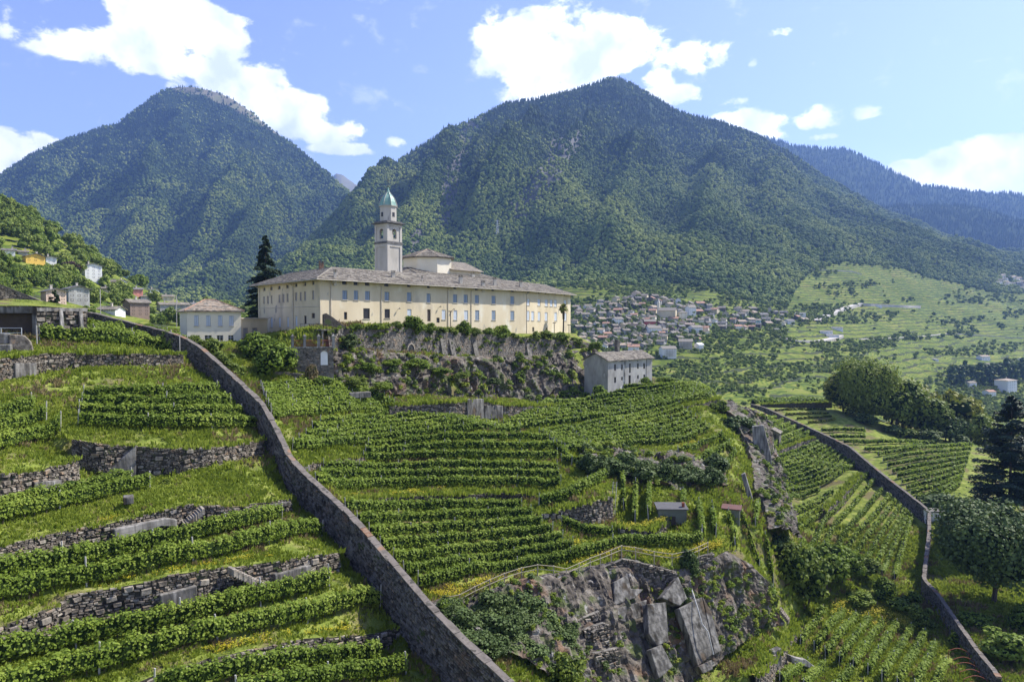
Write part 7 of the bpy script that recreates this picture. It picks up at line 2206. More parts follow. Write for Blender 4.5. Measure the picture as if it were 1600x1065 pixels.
# scattered trees of the valley
def vmask(px, py, s, i, j):
    inv = (s.py0[j, i] >= edge2(s.pxs[i])) & (s.t[j] < 7.6) & (s.t[j] > 1.2)
    nz = fbm(px*.014+py*.01, py*.085, oct=4, seed=77)
    dens = np.where(px < 1230, np.clip((nz+.30)*3.2, 0, 1)*.95, np.clip((nz-.15)*5, 0, 1)*.75+.012)
    dens = np.where((px > 1465) & (py > 575), .8, dens)
    dens = np.where((px > 1180) & (px < 1400) & (py > 530) & (py < 600), np.clip((nz+.25)*3, 0, 1)*.9, dens)
    vill = (px > 880) & (px < 1200) & (py > 470) & (py < 548)
    return np.where(inv, np.where(vill, np.maximum(dens, .5)*.95, dens), 0)
pts, cs = mt2.scatter(1.9, lambda D: np.clip(D*.0052, 2.6, 5.6), vmask, R5)
PXp, PYp = proj(pts[:, 0], pts[:, 1], pts[:, 2])
nv_ = len(pts)
woods('scattered_trees', pts, cs, CM, 'bushes and small trees scattered over the valley slopes by the village', seed=6, sz=(1, 1, .95), vari=.65)
pts, cs = hE.scatter(4.6, lambda D: np.clip(D*.018, 4.5, 7.0), lambda px, py, s, i, j: np.where((s.t[j] > .9) & (s.t[j] < 4.6), 1, 0)*np.where(fbm(px*.03, py*.05, oct=3, seed=12) > -.22, 1, .15), R5)
PXp, PYp = proj(pts[:, 0], pts[:, 1], pts[:, 2])
HOUSES_L = [  # photo x of centre, y of foot, width px, wall height px, rotation deg, walls, roof, kind, columns/storeys, label
 (52,411,26,9,35,'yellow_wall','slate_dark','gable','y',(3,2),'bright yellow house with grey gable roof high on the left hill',0),
 (79,412,14,8,30,'white','slate_dark','gable','y',(2,2),'small white and grey house right of the yellow one',0),
 (14,398,16,6,20,'white','slate_dark','gable','x',(2,1),'white cottage with dark roof at the left edge of the hill',0),
 (143,437,24,19,33,'white','slate_dark','gable','y',(3,4),'tall white block of flats with balconies on the left hill',3),
 (84,478,28,20,36,'peach_wall','slate_dark','gable','y',(3,4),'peach coloured house with gable end left of the grey one',2),
 (119,474,30,20,36,'render_grey','slate_dark','gable','y',(3,3),'large grey house with white balconies below the block of flats',2),
 (184,446,20,5,-25,'white','slate','gable','x',(3,1),'low white bungalow under the skyline of the left hill',0),
 (214,462,14,9,30,'pink_wall','slate_dark','gable','x',(2,2),'pink house beside a dark copper tree',0),
 (240,462,13,8,30,'white','slate','gable','y',(2,2),'small white gabled house right of the pink one',0),
 (213,495,30,20,38,'brown_wall','slate','gable','x',(3,4),'brown and white block with striped side wall on the left hill',1),
 (174,490,30,6,-20,'white','slate','gable','x',(4,1),'long low building with pale grey roof beside the brown block',0),
 (258,488,20,11,30,'render_grey','slate','gable','x',(3,2),'grey green house with slate roof behind the long wall',0),
 (290,472,22,6,20,'brown_wall','slate_dark','gable','x',(3,1),'dark timber chalet roof over the pale annex house',0),
 (262,470,16,6,25,'cream','slate','gable','x',(2,2),'cream house with slate roof between white house and chalet',0),
 (375,484,16,8,30,'cream','slate','gable','y',(2,2),'small ochre house beside the tall spruce',0),
 (228,470,14,6,10,'white','slate','hip','x',(2,1),'low white house with hipped roof below the pink one',0),
 (166,456,12,5,20,'cream','slate','gable','x',(2,1),'tiny cream house below the low white bungalow',0),
 (248,456,12,6,25,'white','slate','gable','y',(2,2),'little white house on the skyline right of the pink one',0),
 (306,482,16,6,30,'trim','slate_dark','gable','x',(2,1),'small beige house with dark roof above the annex roof',0),
 (330,486,14,6,30,'render_grey','slate','gable','x',(2,1),'small grey house between annex roof and spruce',0),
 (36,398,12,4,20,'render_grey','slate','gable','x',(2,1),'low grey shed house left of the yellow one',0),
 (282,486,22,9,28,'render_grey','slate','gable','x',(3,2),'rough grey house with slate roof left of the annex house',0)]
ok = np.ones(len(pts), bool)
for h in HOUSES_L:
    cr_ = cs*F/pts[:, 1]
    ok &= ~((abs(PXp-h[0]) < h[2]*.60+cr_*.30) & (PYp > h[1]-h[3]*.9) & (PYp < h[1]+cr_*.85))
pts, cs = pts[ok], cs[ok]
woods('hillside_wood', pts, cs, CM, 'green woodland covering the near left hill between the houses', seed=7, vari=.4)
M['yellow_wall'] = plain('yellow_wall', (.72,.47,.10), .85, .06)
M['peach_wall'] = plain('peach_wall', (.70,.52,.40), .85, .06)
M['pink_wall'] = plain('pink_wall', (.62,.26,.20), .85, .06)
M['brown_wall'] = plain('brown_wall', (.26,.19,.15), .85, .08)
M['red_wall'] = plain('red_wall', (.42,.09,.08), .85, .06)
M['blue_wall'] = plain('pale_blue_wall', (.45,.60,.62), .85, .06)
for k, (px, py, wp, hp, rd, wm_, rm, rt_, ax, (nc, ns), lab, bal) in enumerate(HOUSES_L):
    g_ = hE.at(px, py); D = g_.y
    m = D/F
    w = wp*m*.98; h = hp*m*1.12
    simple_house('house', tuple(g_), math.radians(rd+16), w, w*.85, h, w*.16, wm_, rm, rt_, over=.7, wins=[(nc, ns), (max(1, nc-1), ns)], label=lab, balcony=0, seed=k, axis=ax, base=5, chim=1)
# --- the village on the slope
VW = ['white', 'cream', 'cream_pale', 'peach_wall', 'cream', 'mortared', 'mortared', 'render_grey', 'mortared', 'trim', 'render_grey', 'mortared']  # dark stone and grey mixed in: shade on the house walls, put into colour
VN = {'white': 'white', 'cream_pale': 'pale cream', 'render_grey': 'grey', 'peach_wall': 'peach', 'cream': 'ochre', 'trim': 'beige', 'mortared': 'shade-toned', 'pink_wall': 'pink', 'red_wall': 'red', 'blue_wall': 'pale blue', 'yellow_wall': 'yellow'}
RN = {'slate': 'slate', 'slate_b': 'pale slate', 'slate_dark': 'dark slate', 'tile_red': 'red tiled', 'tile_brown': 'brown tiled'}
rv = random.Random(42)
# specials first: (x, y foot, width px, height px, rotation, walls, roof, storeys, columns, label)
SPEC = [(1043,558,22,14,8,'white','slate_b',4,5,'big modern white block with pale roof standing apart below the village',3),
        (1071,543,20,10,-12,'trim','slate_b',3,4,'three-storey beige villa with balconies on the right above the modern block',2),
        (1015,508,17,6,-5,'red_wall','slate_b',2,4,'long red house in the middle of the village',0),
        (1079,492,13,12,25,'white','slate_b',4,3,'tall narrow white apartment house near the upper right of the village',0),
        (990,548,17,7,-10,'white','tile_red',2,3,'white house with salmon tiled roof at the lower edge of the village',0),
        (1066,497,13,9,5,'cream_pale','slate_b',3,2,'square pale house with hipped roof just right of the village church',0),
        (1021,520,20,8,8,'white','slate_b',2,5,'wide white house below the red one',0),
        (1183,505,9,5,10,'blue_wall','slate_b',2,2,'small pale blue house towards the right end of the village',0),
        (1086,518,18,7,20,'white','slate_b',2,5,'long white villa at the right side of the village',0),
        (965,505,14,7,25,'white','slate_b',2,3,'white gabled house left of the red one',0)]
placed = []
def village_house(px, py, wp, hp, rd, wm_, rm, ns, nc, lab, bal=0, seed=0, group=None, roof='gable'):
    g_ = mt2.at(px, py); m = g_.y/F
    w = wp*m; h = hp*m
    placed.append((px, py, wp))
    simple_house('house', tuple(g_), math.radians(rd), w, min(w*.8, 10), h, min(w, 10)*.20, wm_, rm, roof, over=.6, wins=[(nc, ns)], label=lab, balcony=bal, seed=seed, axis='x', base=4, chim=1, group=group)
for k, sp_ in enumerate(SPEC): village_house(*sp_[:10], bal=sp_[10], seed=k, roof='hip' if k in (5,) else 'gable')
poly = [(893,481),(930,476),(960,470),(1000,461),(1040,470),(1085,476),(1140,481),(1180,486),(1262,492),(1262,504),(1200,512),(1180,520),(1110,526),(1090,534),(1060,532),(1030,538),(1000,545),(960,548),(905,542)]
def inside(x, y, pl):
    c = False; n = len(pl)
    for i in range(n):
        x1, y1 = pl[i]; x2, y2 = pl[(i+1) % n]
        if (y1 > y) != (y2 > y) and x < (x2-x1)*(y-y1)/(y2-y1)+x1: c = not c
    return c
cand = []; tries = 0
while len(cand) < 175 and tries < 16000:
    tries += 1
    x = rv.uniform(892, 1262); y = rv.uniform(462, 548)
    if not inside(x, y, poly): continue
    if x > 1095 and rv.random() < .62: continue
    wp = rv.uniform(8, 13.5)
    if abs(x-1043) < 16 and 480 < y < 500: continue
    if any(abs(x-q[0]) < (wp+q[2])*.40 and abs(y-q[1]) < 4.6 for q in placed+cand): continue
    cand.append((x, y, wp))
cand.sort(key=lambda q: (round((q[1]-462)/9), q[0]))
rows_ = {}
specs_ = []
for k, (x, y, wp) in enumerate(cand):
    rw_ = min(8, int((y-460)/10)); wm_ = rv.choice(VW); rm = rv.choices(['slate', 'slate_b', 'slate_dark', 'tile_red', 'tile_brown'], [6, 2, 3, 2, 3])[0]
    specs_.append((x, y, wp, rw_, wm_, rm))
from collections import defaultdict
cnt = defaultdict(list)
for q in specs_: cnt[(q[3], VN[q[4]], RN[q[5]])].append(q[0])
RWN = ['in the topmost row of the village', 'in the second row of the village', 'in the third row of the village', 'in the fourth row of the village', 'in the fifth row of the village', 'in the sixth row of the village', 'in the seventh row of the village', 'in the lowest row of the village', 'on the lower village edge']
for k, (x, y, wp, rw_, wm_, rm) in enumerate(specs_):
    xs = sorted(cnt[(rw_, VN[wm_], RN[rm])]); i = xs.index(x); n = len(xs)
    posn = '' if n == 1 else (ORD[i] + ' from left, ')
    lab = '%s house, %s roof, %s%s' % (VN[wm_], RN[rm], posn, RWN[rw_])
    village_house(x, y, wp, rv.uniform(3.6, 6.2), rv.choice([-35, -20, 15, 30, 50, 70]) + rv.uniform(-8, 8), wm_, rm, 2, rv.choice([2, 3]), lab, seed=k, group='houses of the village on the valley slope')
# village church with its tower
g_ = mt2.at(1043, 498); m = g_.y/F
vc = empty('village_church', tuple(g_), math.radians(-20), 'yellow village church with slender tower among the slate roofs', 'church')
b = MB(); b.box(-9, 9, -5.5, 5.5, -4, 9); b.add([(-9, -5.5, 9), (-9, 5.5, 9), (-9, 0, 11.8), (9, -5.5, 9), (9, 5.5, 9), (9, 0, 11.8)], [(0, 2, 1), (3, 4, 5)]); b.build('wall', [M['cream']], vc)
b = MB(); b.add([(-9.6, -6.2, 8.9), (9.6, -6.2, 8.9), (9.6, 0, 12.2), (-9.6, 0, 12.2), (-9.6, 6.2, 8.9), (9.6, 6.2, 8.9)], [(0, 1, 2, 3), (3, 2, 5, 4)]); b.build('roof', [M['slate_b']], vc)
b = MB(); b.box(-11.5, -8.7, 2.0, 5.0, 0, 17); b.box(-11.7, -8.5, 1.8, 5.2, 17.01, 17.4); b.lathe([(1.7, 17.41), (1.0, 19), (.1, 22)], n=8, cx=-10.1, cy=3.5); b.build('bell_tower', [M['cream_pale']], vc)
for x in (-6, -2, 2, 6):
    window_at(vc, (0, 0, 0), 0, 1, 2.4, 'dark', [M['trim'], M['window_dark']]).location = (x, -5.57, 4.2)
    vc.children[-1].rotation_euler.z = 0
# sheds and low buildings by the road
for (px, py, wp, hp, rd, lab) in ((1291,521,20,3.5,-22,'long low shed with white roof, upper one beside the road bend'), (1301,527,20,3.5,-22,'long low shed with white roof, lower one beside the road bend'),
                               (1308,515,18,3,-22,'narrow pale shed furthest right above the road bend'), (1250,494,18,5,-20,'farm building with pale roof at the end of the village road'), (1207,517,20,3,-8,'flat pale building under the village near the lower road'),
                               (1372,479,10,2.5,0,'tiny white hut beside the upper vineyard road'), (1461,563,6,2,0,'tiny white hut in the lower vineyards')):
    g_ = mt2.at(px, py); m = g_.y/F
    simple_house('shed', tuple(g_), math.radians(rd), wp*m*.9, 7, hp*m, .8, 'white', 'concrete_light', 'shed', over=.4, wins=[(3, 1)], label=lab, cat='shed', chim=0, base=3)
g_ = mt2.at(1571, 611); m = g_.y/F
simple_house('apartment_block', tuple(g_), math.radians(28), 18, 13, 12, 1.6, 'white', 'tile_brown', 'hip', over=.8, wins=[(5, 4), (3, 4)], label='white four-storey block of flats beside the poplars at the far right', cat='building', chim=1, base=4, balcony=0)
for (px, py, wp, rm, lab) in ((1515,604,14,'slate_b','house roof half hidden by trees left of the white flats'), (1543,575,18,'slate_b','long pale roof behind the row of poplars'), (1536,562,16,'tile_brown','low brown roofed house above the poplars'), (1597,566,10,'white','small white house at the right edge above the poplars'),
                           (1545,618,14,'tile_red','reddish roof just below the white flats'), (1092,546,8,'white','small white roofed hut right of the beige villa')):
    g_ = mt2.at(px, py); m = g_.y/F
    simple_house('house', tuple(g_), math.radians(15), wp*m, 8, 4.5, 1.5, 'white', rm, 'gable', over=.5, wins=[(3, 1)], label=lab, cat='house', chim=0, base=4)
for k in range(22):
    px = 1560+k*2.1; py = 446-R5.uniform(0, 16)+(px-1560)*.18
    g_ = mt2.at(px, py); m = g_.y/F
    simple_house('far_house', tuple(g_), R5.uniform(-1, 1), 9+R5.uniform(0, 6), 9, 6, 1.8, str(R5.choice(['white', 'cream_pale', 'render_grey'])), str(R5.choice(['slate', 'tile_brown'])), 'gable', wins=None, label=ordinal(k) + ' tiny distant house in the far village at the right edge, counted from left', cat='house', group='houses of the far village at the right edge', chim=0, base=5)
# roads
def road(pix, wd, name, sheet=mt2, m='lane', lift=.35):
    pts = [sheet.at(*q) for q in densify([(a, b_) for a, b_ in pix], 4)]
    a = resample(np.array([tuple(p) for p in pts]), 6); n_ = inward(a[:, :2])
    V = np.vstack([np.column_stack([a[:, :2]+n_*wd/2, a[:, 2]+lift+.2]), np.column_stack([a[:, :2]-n_*wd/2, a[:, 2]+lift]), np.column_stack([a[:, :2]-n_*wd/2, a[:, 2]-3])]); k = len(a)
    o = link_mesh(name, np_mesh(name, V, [(r*k+i, r*k+i+1, (r+1)*k+i+1, (r+1)*k+i) for r in (0, 1) for i in range(k-1)], [M[m]])); tag(o, kind='structure')
road([(1275,502),(1295,492),(1315,483),(1343,475),(1372,477),(1434,479)], 10, 'road', lift=1.6)
road([(1220,528),(1244,534),(1280,534),(1301,530),(1312,525)], 9, 'road', lift=1.4)
road([(1343,530),(1434,526),(1481,521),(1540,524),(1600,529)], 4, 'track')
road([(1262,421),(1300,422),(1330,424),(1345,428)], 5, 'track')
# ------------------------------------------------------------------ haze
hz = MB().box(-7100, 7100, -420, 7500, -141.5, 1990).build('haze', [bpy.data.materials.new('haze')])
hm = hz.data.materials[0]; hm.use_nodes = True; hm.node_tree.nodes.clear()
ho = hm.node_tree.nodes.new('ShaderNodeOutputMaterial'); hv = hm.node_tree.nodes.new('ShaderNodeVolumePrincipled')
hv.inputs['Color'].default_value = (.27, .47, 1.0, 1)
hv.inputs['Density'].default_value = HAZE_D
hv.inputs['Anisotropy'].default_value = .25
hm.node_tree.links.new(hv.outputs[0], ho.inputs['Volume'])
tag(hz, kind='stuff')
# ------------------------------------------------------------------ trees and shrubs that can be told apart
CROWN = {}
def crown_mesh(shape, lod, matn, seed):
    key = (shape, lod, matn, seed)
    if key not in CROWN:
        n, leaf, bl = {0: (700, .075, 16), 1: (2600, .050, 26), 2: (27000, .0225, 85)}[lod]
        if shape == 'bush': leaf *= 1.05
        V, Fs, mi = crown(n, leaf, seed*13+5, shape, blobs=bl)
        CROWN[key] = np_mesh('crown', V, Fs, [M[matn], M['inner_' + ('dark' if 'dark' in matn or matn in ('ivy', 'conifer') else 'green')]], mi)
    return CROWN[key]
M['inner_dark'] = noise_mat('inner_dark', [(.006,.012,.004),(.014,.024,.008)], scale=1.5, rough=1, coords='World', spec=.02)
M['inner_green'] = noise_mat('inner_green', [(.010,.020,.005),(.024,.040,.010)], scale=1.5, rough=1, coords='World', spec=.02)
def trunk_parts(t, h, r, limbs=3, seed=0):
    rr = random.Random(seed)
    b = MB(); p = Vector((0, 0, -.6)); q = p; rad = r
    for k in range(4):
        n = Vector((rr.uniform(-.04, .04)*h, rr.uniform(-.04, .04)*h, h*.16*(k+1)))
        b.bar(q, n, rad, rad*.82, n=8); q = n; rad *= .82
    tr = b.build('trunk', [M['bark']], t)
    b = MB()
    for k in range(limbs*2):
        a = k*2.4+rr.random(); z = h*rr.uniform(.25, .5); e_ = Vector((math.cos(a)*h*.26, math.sin(a)*h*.26, z+h*.22)); m_ = Vector((math.cos(a)*h*.12, math.sin(a)*h*.12, z+h*.08))
        b.bar((0, 0, z), m_, r*.42, r*.32, n=5, caps=False); b.bar(m_, e_, r*.32, r*.12, n=5, caps=False)
    b.build('limb', [M['bark']], tr)
def place_tree(px, py, D, hpx, wpx, shape, matn, label, group=None, cat='tree', name=None, seed=None, trunk=True, sink=.0, zfix=None, low=False):
    """px,py: foot in the photo"""
    if D is None:
        g_ = hit(px, py)
    else:
        p0 = P(px, py, D); g_ = Vector((p0.x, p0.y, float(Zg(p0.x, p0.y)))) if zfix is None else p0
    m = g_.y/F; h = hpx*m; w = wpx*m
    rr = random.Random(int(px*7+py))
    name = name or ('shrub' if shape == 'bush' else 'tree')
    t = empty(name, (g_.x, g_.y, g_.z-sink*h), rr.uniform(0, 6.28), label, cat, group)
    big = max(hpx, wpx); lod = 2 if big > 110 else (1 if big > 38 else 0)
    c = link_mesh('crown', crown_mesh(shape, lod, matn, (seed if seed is not None else rr.randrange(3))), t)
    if shape == 'bush': c.scale = (w/.92, w/.92, h/.9)
    elif shape == 'poplar': c.scale = (w/.30, w/.30, h)
    else: c.scale = (w/.88, w/.88, h*1.14); c.location.z = -.15*h*(1.3 if low else .6)
    if trunk and shape != 'bush': trunk_parts(t, h, max(.12, h*.022), seed=int(px))
    return t
def conifer_tree(px, py, D, hpx, wpx, label, n=5200, zfix=True, seed=0, leaf=None, drooping=.25, dens_pow=.8):
    p = P(px, py, D); m = D/F; h, w = hpx*m, wpx*m/2
    t = empty('conifer_tree', tuple(p), 0, label, 'tree')
    rnd = np.random.default_rng(seed)
    leaf = leaf or max(.22, 2.3*m)
    Vs = []; Fs = []; n0 = 0
    nb_ = int(h*5.2)
    allp = []; alln = []
    wood = MB()
    for k in range(nb_):
        z = h*(1-(k/nb_)**.82)*.97+.03*h if True else 0
        z = h*(.04+.96*(k+.5)/nb_)
        L_ = w*(1-(z/h))**dens_pow*rnd.uniform(.62, 1.12)+.25
        a = rnd.uniform(0, 6.28)
        cnt_ = int(n/nb_*(.35+1.3*(1-z/h)))
        s = rnd.uniform(.08, 1, cnt_)**.7*L_
        spread = .10*L_+.30*s*.55
        lat = rnd.normal(size=cnt_)*spread*.55
        x = math.cos(a)*s - math.sin(a)*lat; y = math.sin(a)*s + math.cos(a)*lat
        zz = z - drooping*s*(s/L_) + .12*s - np.abs(lat)*.15 + rnd.normal(size=cnt_)*.12 - rnd.random(cnt_)**2*.035*h*.5
        allp.append(np.stack([x, y, zz], 1))
        nn_ = np.stack([math.cos(a)*.3+rnd.normal(scale=.35, size=cnt_), math.sin(a)*.3+rnd.normal(scale=.35, size=cnt_), np.full(cnt_, .9)], 1); alln.append(nn_)
        if k % 3 == 0: wood.bar((0, 0, z), (math.cos(a)*L_*.7, math.sin(a)*L_*.7, z-drooping*L_*.4), .05+.06*(1-z/h), .02, n=4, caps=False)
    Pp = np.concatenate(allp); Nn = np.concatenate(alln); Nn /= np.linalg.norm(Nn, axis=1)[:, None]
    V, Fq = leaf_quads(Pp, Nn, leaf, rnd)
    link_mesh('crown', np_mesh('crown', V, Fq, [M['conifer']]), t)
    b = MB(); b.bar((0, 0, -2), (0, 0, h*.97), .022*h*.7, .03, n=8); tr = b.build('trunk', [M['bark']], t)
    wood.build('limb', [M['bark']], tr)
    return t
conifer_tree(416, 505, 172, 136, 82, 'tall dark spruce standing left behind the convent', n=34000, seed=1, leaf=.42, dens_pow=.75)
conifer_tree(1577, 812, 150, 196, 140, 'huge dark cedar at the right edge above the leafy tree', n=42000, seed=2, drooping=.05, dens_pow=.62, leaf=.42)
conifer_tree(1625, 800, 160, 175, 120, 'second dark cedar cut by the right edge of the picture', n=24000, seed=3, drooping=.05, dens_pow=.62, leaf=.42)
conifer_tree(85, 478, 118, 24, 16, 'small dark conifer before the peach coloured house', n=1800, seed=4)
place_tree(1553, 942, None, 172, 172, 'round', 'tree_dark', 'very large leafy tree filling the lower right', seed=0)
for k, (px, py, D, h, w, mt_, lab) in enumerate([
    (1318, 662, 262, 66, 58, 'tree_yellow', 'leftmost olive tree of the grove beside the yellowish plot'),
    (1352, 682, 255, 104, 74, 'tree', 'tall tree at the left front of the grove'),
    (1392, 655, 275, 82, 84, 'tree_yellow', 'broad yellow-tipped tree at the top of the grove'),
    (1400, 690, 250, 84, 66, 'tree', 'shaded tree in the middle front of the grove'),
    (1440, 668, 270, 84, 78, 'tree_yellow', 'round yellow-green tree right of the grove top'),
    (1450, 694, 250, 66, 56, 'tree', 'bright small tree standing at the front of the grove'),
    (1485, 690, 258, 82, 76, 'tree_yellow', 'olive green tree towards the right end of the grove'),
    (1478, 700, 246, 44, 48, 'tree_dark', 'low dark tree at the right foot of the grove'),
    (1518, 700, 252, 62, 54, 'tree', 'rightmost leafy tree of the grove beside the cedar'),
    (1345, 650, 290, 70, 70, 'tree', 'tree on the crest behind the left of the grove'),
    (1425, 628, 300, 46, 70, 'tree_yellow', 'crown rising behind the middle of the grove'),
    (1545, 690, 262, 60, 60, 'tree', 'leafy tree half hidden behind the cedar'),
    (1590, 668, 240, 50, 66, 'tree_yellow', 'yellow-green tree behind the tip of the cedar')]):
    place_tree(px, py, D, h*1.12, w*1.22, 'round', mt_, lab, 'trees of the grove beyond the right boundary wall', low=True)
for (px, py, D, h, w, mt_, lab) in [(1352, 690, 246, 22, 40, 'ivy', 'greyish bush under the left front tree of the grove'), (1390, 692, 243, 18, 36, 'ivy', 'low bush second from the left under the grove'),
    (1418, 696, 240, 24, 38, 'tree', 'rounded bush in the middle under the grove'), (1452, 694, 238, 28, 44, 'ivy', 'large rounded grey-green bush under the grove'), (1500, 700, 238, 20, 34, 'ivy', 'last bush at the right foot of the grove'),
    (1332, 664, 252, 20, 34, 'tree_yellow', 'small yellowish bush beside the low wall at the grove'), (1552, 782, 150, 27, 34, 'flower_bush', 'round golden clipped bush in front of the cedar'),
    (1566, 768, 156, 30, 36, 'tree_dark', 'round dark green bush behind the golden one'), (1505, 812, 150, 36, 52, 'ivy', 'grey-green shrub beside the white hut'), (1478, 800, 158, 20, 24, 'tree', 'little bush above the white hut'), (1585, 800, 146, 34, 44, 'tree_dark', 'dark shrub between golden bush and picture edge'),
    (1465, 775, 172, 26, 60, 'tree_dark', 'dark shrub mass at the lower corner of the field beyond the wall'), (1440, 980, None, 44, 40, 'tree', 'leafy bush against the narrow boundary wall'), (1490, 1010, None, 26, 22, 'tree_bright', 'small bright shrub beside the hoops'),
    (1380, 935, None, 40, 44, 'tree_bright', 'single small tree above the yellow flowers'), (1425, 945, None, 26, 34, 'tree_bright', 'low bright vine bush right of the small tree'), (1340, 945, None, 24, 50, 'tree_bright', 'low bright bush left of the small tree'), (1405, 952, None, 22, 44, 'tree_bright', 'spreading bright shrub amid the yellow flowers'),
    (1525, 980, None, 30, 60, 'tree_bright', 'bright shrub right of the narrow wall'), (1575, 1030, None, 60, 90, 'tree_bright', 'large bright green shrubbery in the bottom right corner'), (1600, 985, None, 50, 60, 'tree_bright', 'bright shrub at the right edge under the leafy tree')]:
    if mt_ == 'flower_bush':
        M.setdefault('flower_bush', leaf_mat('golden_leaves', (.14,.13,.01), (.28,.26,.02), (.45,.40,.04), scale=3, trans=.3))
    place_tree(px, py, D, h, w, 'bush', mt_, lab, cat='bush')
for k, (px, py, h, w, mt_, lab) in enumerate([(1234, 922, 78, 62, 'tree', 'leftmost dark leafy tree on the right slope'), (1262, 948, 84, 70, 'tree', 'biggest leafy tree of the clump on the right slope'), (1292, 925, 76, 66, 'tree_bright', 'light green tree of the clump on the right slope'),
    (1316, 912, 62, 56, 'tree_bright', 'pale tree at the right end of the clump'), (1352, 905, 38, 40, 'tree', 'small tree right of the clump among the vines'), (1218, 880, 50, 46, 'tree_dark', 'dark tree at the back of the clump near the gully rows')]):
    place_tree(px, py, None, h, w*1.15, 'round', mt_, lab, 'tree clump between the right vineyard blocks')
# shrubs round the convent terrace and garden
def wall_top_tree(px, h, w, mt_, lab, dy=2):
    t, b_, nn = wall_at(px)
    m = t[1]/F; o = empty('shrub', (float(t[0]-nn[0]*.5), float(t[1]-nn[1]*.5), float(t[2]-.5)), px, lab, 'bush', 'shrubs along the top of the convent retaining wall')
    c = link_mesh('crown', crown_mesh('bush', 1 if w > 24 else 0, mt_, int(px) % 3), o); c.scale = (w*m/.9, w*m/.9, h*m/.9+.5)
for px, h, w, mt_, lab in [(556, 9, 30, 'tree_bright', 'low weedy shrub at the left end of the terrace'), (590, 9, 34, 'tree_bright', 'thin green growth on the terrace edge left'), (622, 12, 26, 'tree', 'shrub before the first big grille window'), (650, 27, 40, 'tree_bright', 'largest round bush before the convent door'),
    (671, 17, 26, 'tree_bright', 'bush spilling over the wall right of the largest'), (690, 14, 28, 'tree', 'low bush in the middle of the terrace edge'), (708, 14, 24, 'tree', 'leafy bush below the pale shutters'), (727, 25, 26, 'tree_bright', 'upright light green bush halfway along'),
    (745, 13, 26, 'tree', 'bush right of the upright one'), (766, 14, 26, 'tree_bright', 'bright bush before the blue lower shutters'), (785, 22, 34, 'tree_bright', 'tall spreading bush two thirds along the terrace'), (806, 11, 22, 'tree', 'small bush right of the tall spreading one'),
    (838, 15, 22, 'tree', 'bush left of the trimmed hedge near the palm'), (856, 18, 32, 'tree', 'thick bush left of the palm'), (880, 16, 30, 'tree_bright', 'bush under the palm'), (905, 12, 24, 'tree', 'last bush at the tip of the terrace')]:
    wall_top_tree(px, h, w, mt_, lab)
for px, py, D, h, w, mt_, lab in [(430, 588, 116, 66, 74, 'tree_bright', 'big round bush hanging over the garden wall'), (398, 572, 121, 48, 66, 'tree_bright', 'wide bush left of the big round one'), (450, 560, 120, 34, 44, 'tree_bright', 'bush at the left of the terrace pillars'),
    (352, 566, 108, 38, 40, 'tree', 'shrub behind the bend of the boundary wall'), (330, 556, 112, 34, 44, 'tree', 'shrub before the annex house windows'), (304, 543, 113, 26, 40, 'tree', 'shrub at the left corner of the annex house'), (380, 556, 124, 18, 32, 'tree_yellow', 'yellowish shrub under the link building'),
    (276, 528, 120, 20, 36, 'tree_bright', 'bush behind the boundary wall left of the annex house'), (240, 518, 124, 24, 46, 'tree_dark', 'dark bushy tree behind the boundary wall'), (200, 506, 124, 20, 50, 'tree_bright', 'light green bush behind the wall crest'), (372, 590, 108, 30, 30, 'tree', 'bush squeezed between boundary wall and garden wall'),
    (486, 590, 117, 46, 22, 'straw', 'brown dry creeper hanging beside the arched niche'),
    (883, 1068, 66.5, 78, 66, 'tree', 'round light green bush at the foot of the crag'), (1152, 648, 156, 40, 62, 'tree_dark', 'dense bush crowning the rocky spur'), (1122, 645, 160, 28, 36, 'tree', 'leafy bush left of the spur crown'), (1075, 925, 88, 50, 34, 'tree_dark', 'dark shrub clinging between the concrete and the rubble on the crag'),
    (1010, 598, 184, 16, 26, 'tree_bright', 'bright bush at the right corner of the farmhouse'), (1042, 600, 190, 12, 44, 'tree_bright', 'low bright bushes beyond the farmhouse'), (938, 592, 172, 34, 26, 'tree_bright', 'bright bush squeezed between crag and farmhouse'), (934, 566, 180, 26, 26, 'tree', 'bush at the shaded corner behind the farmhouse'),
    (150, 742, 72, 16, 26, 'tree', 'small green shrub left of the concrete wedge'), (258, 752, 72, 12, 20, 'tree', 'little shrub under the left stone wall'), (1118, 760, 126, 42, 50, 'tree_dark', 'shady shrub at the foot of the spur')]:
    place_tree(px, py, D, h, w, 'bush', mt_, lab, cat='bush')
rs = random.Random(77)
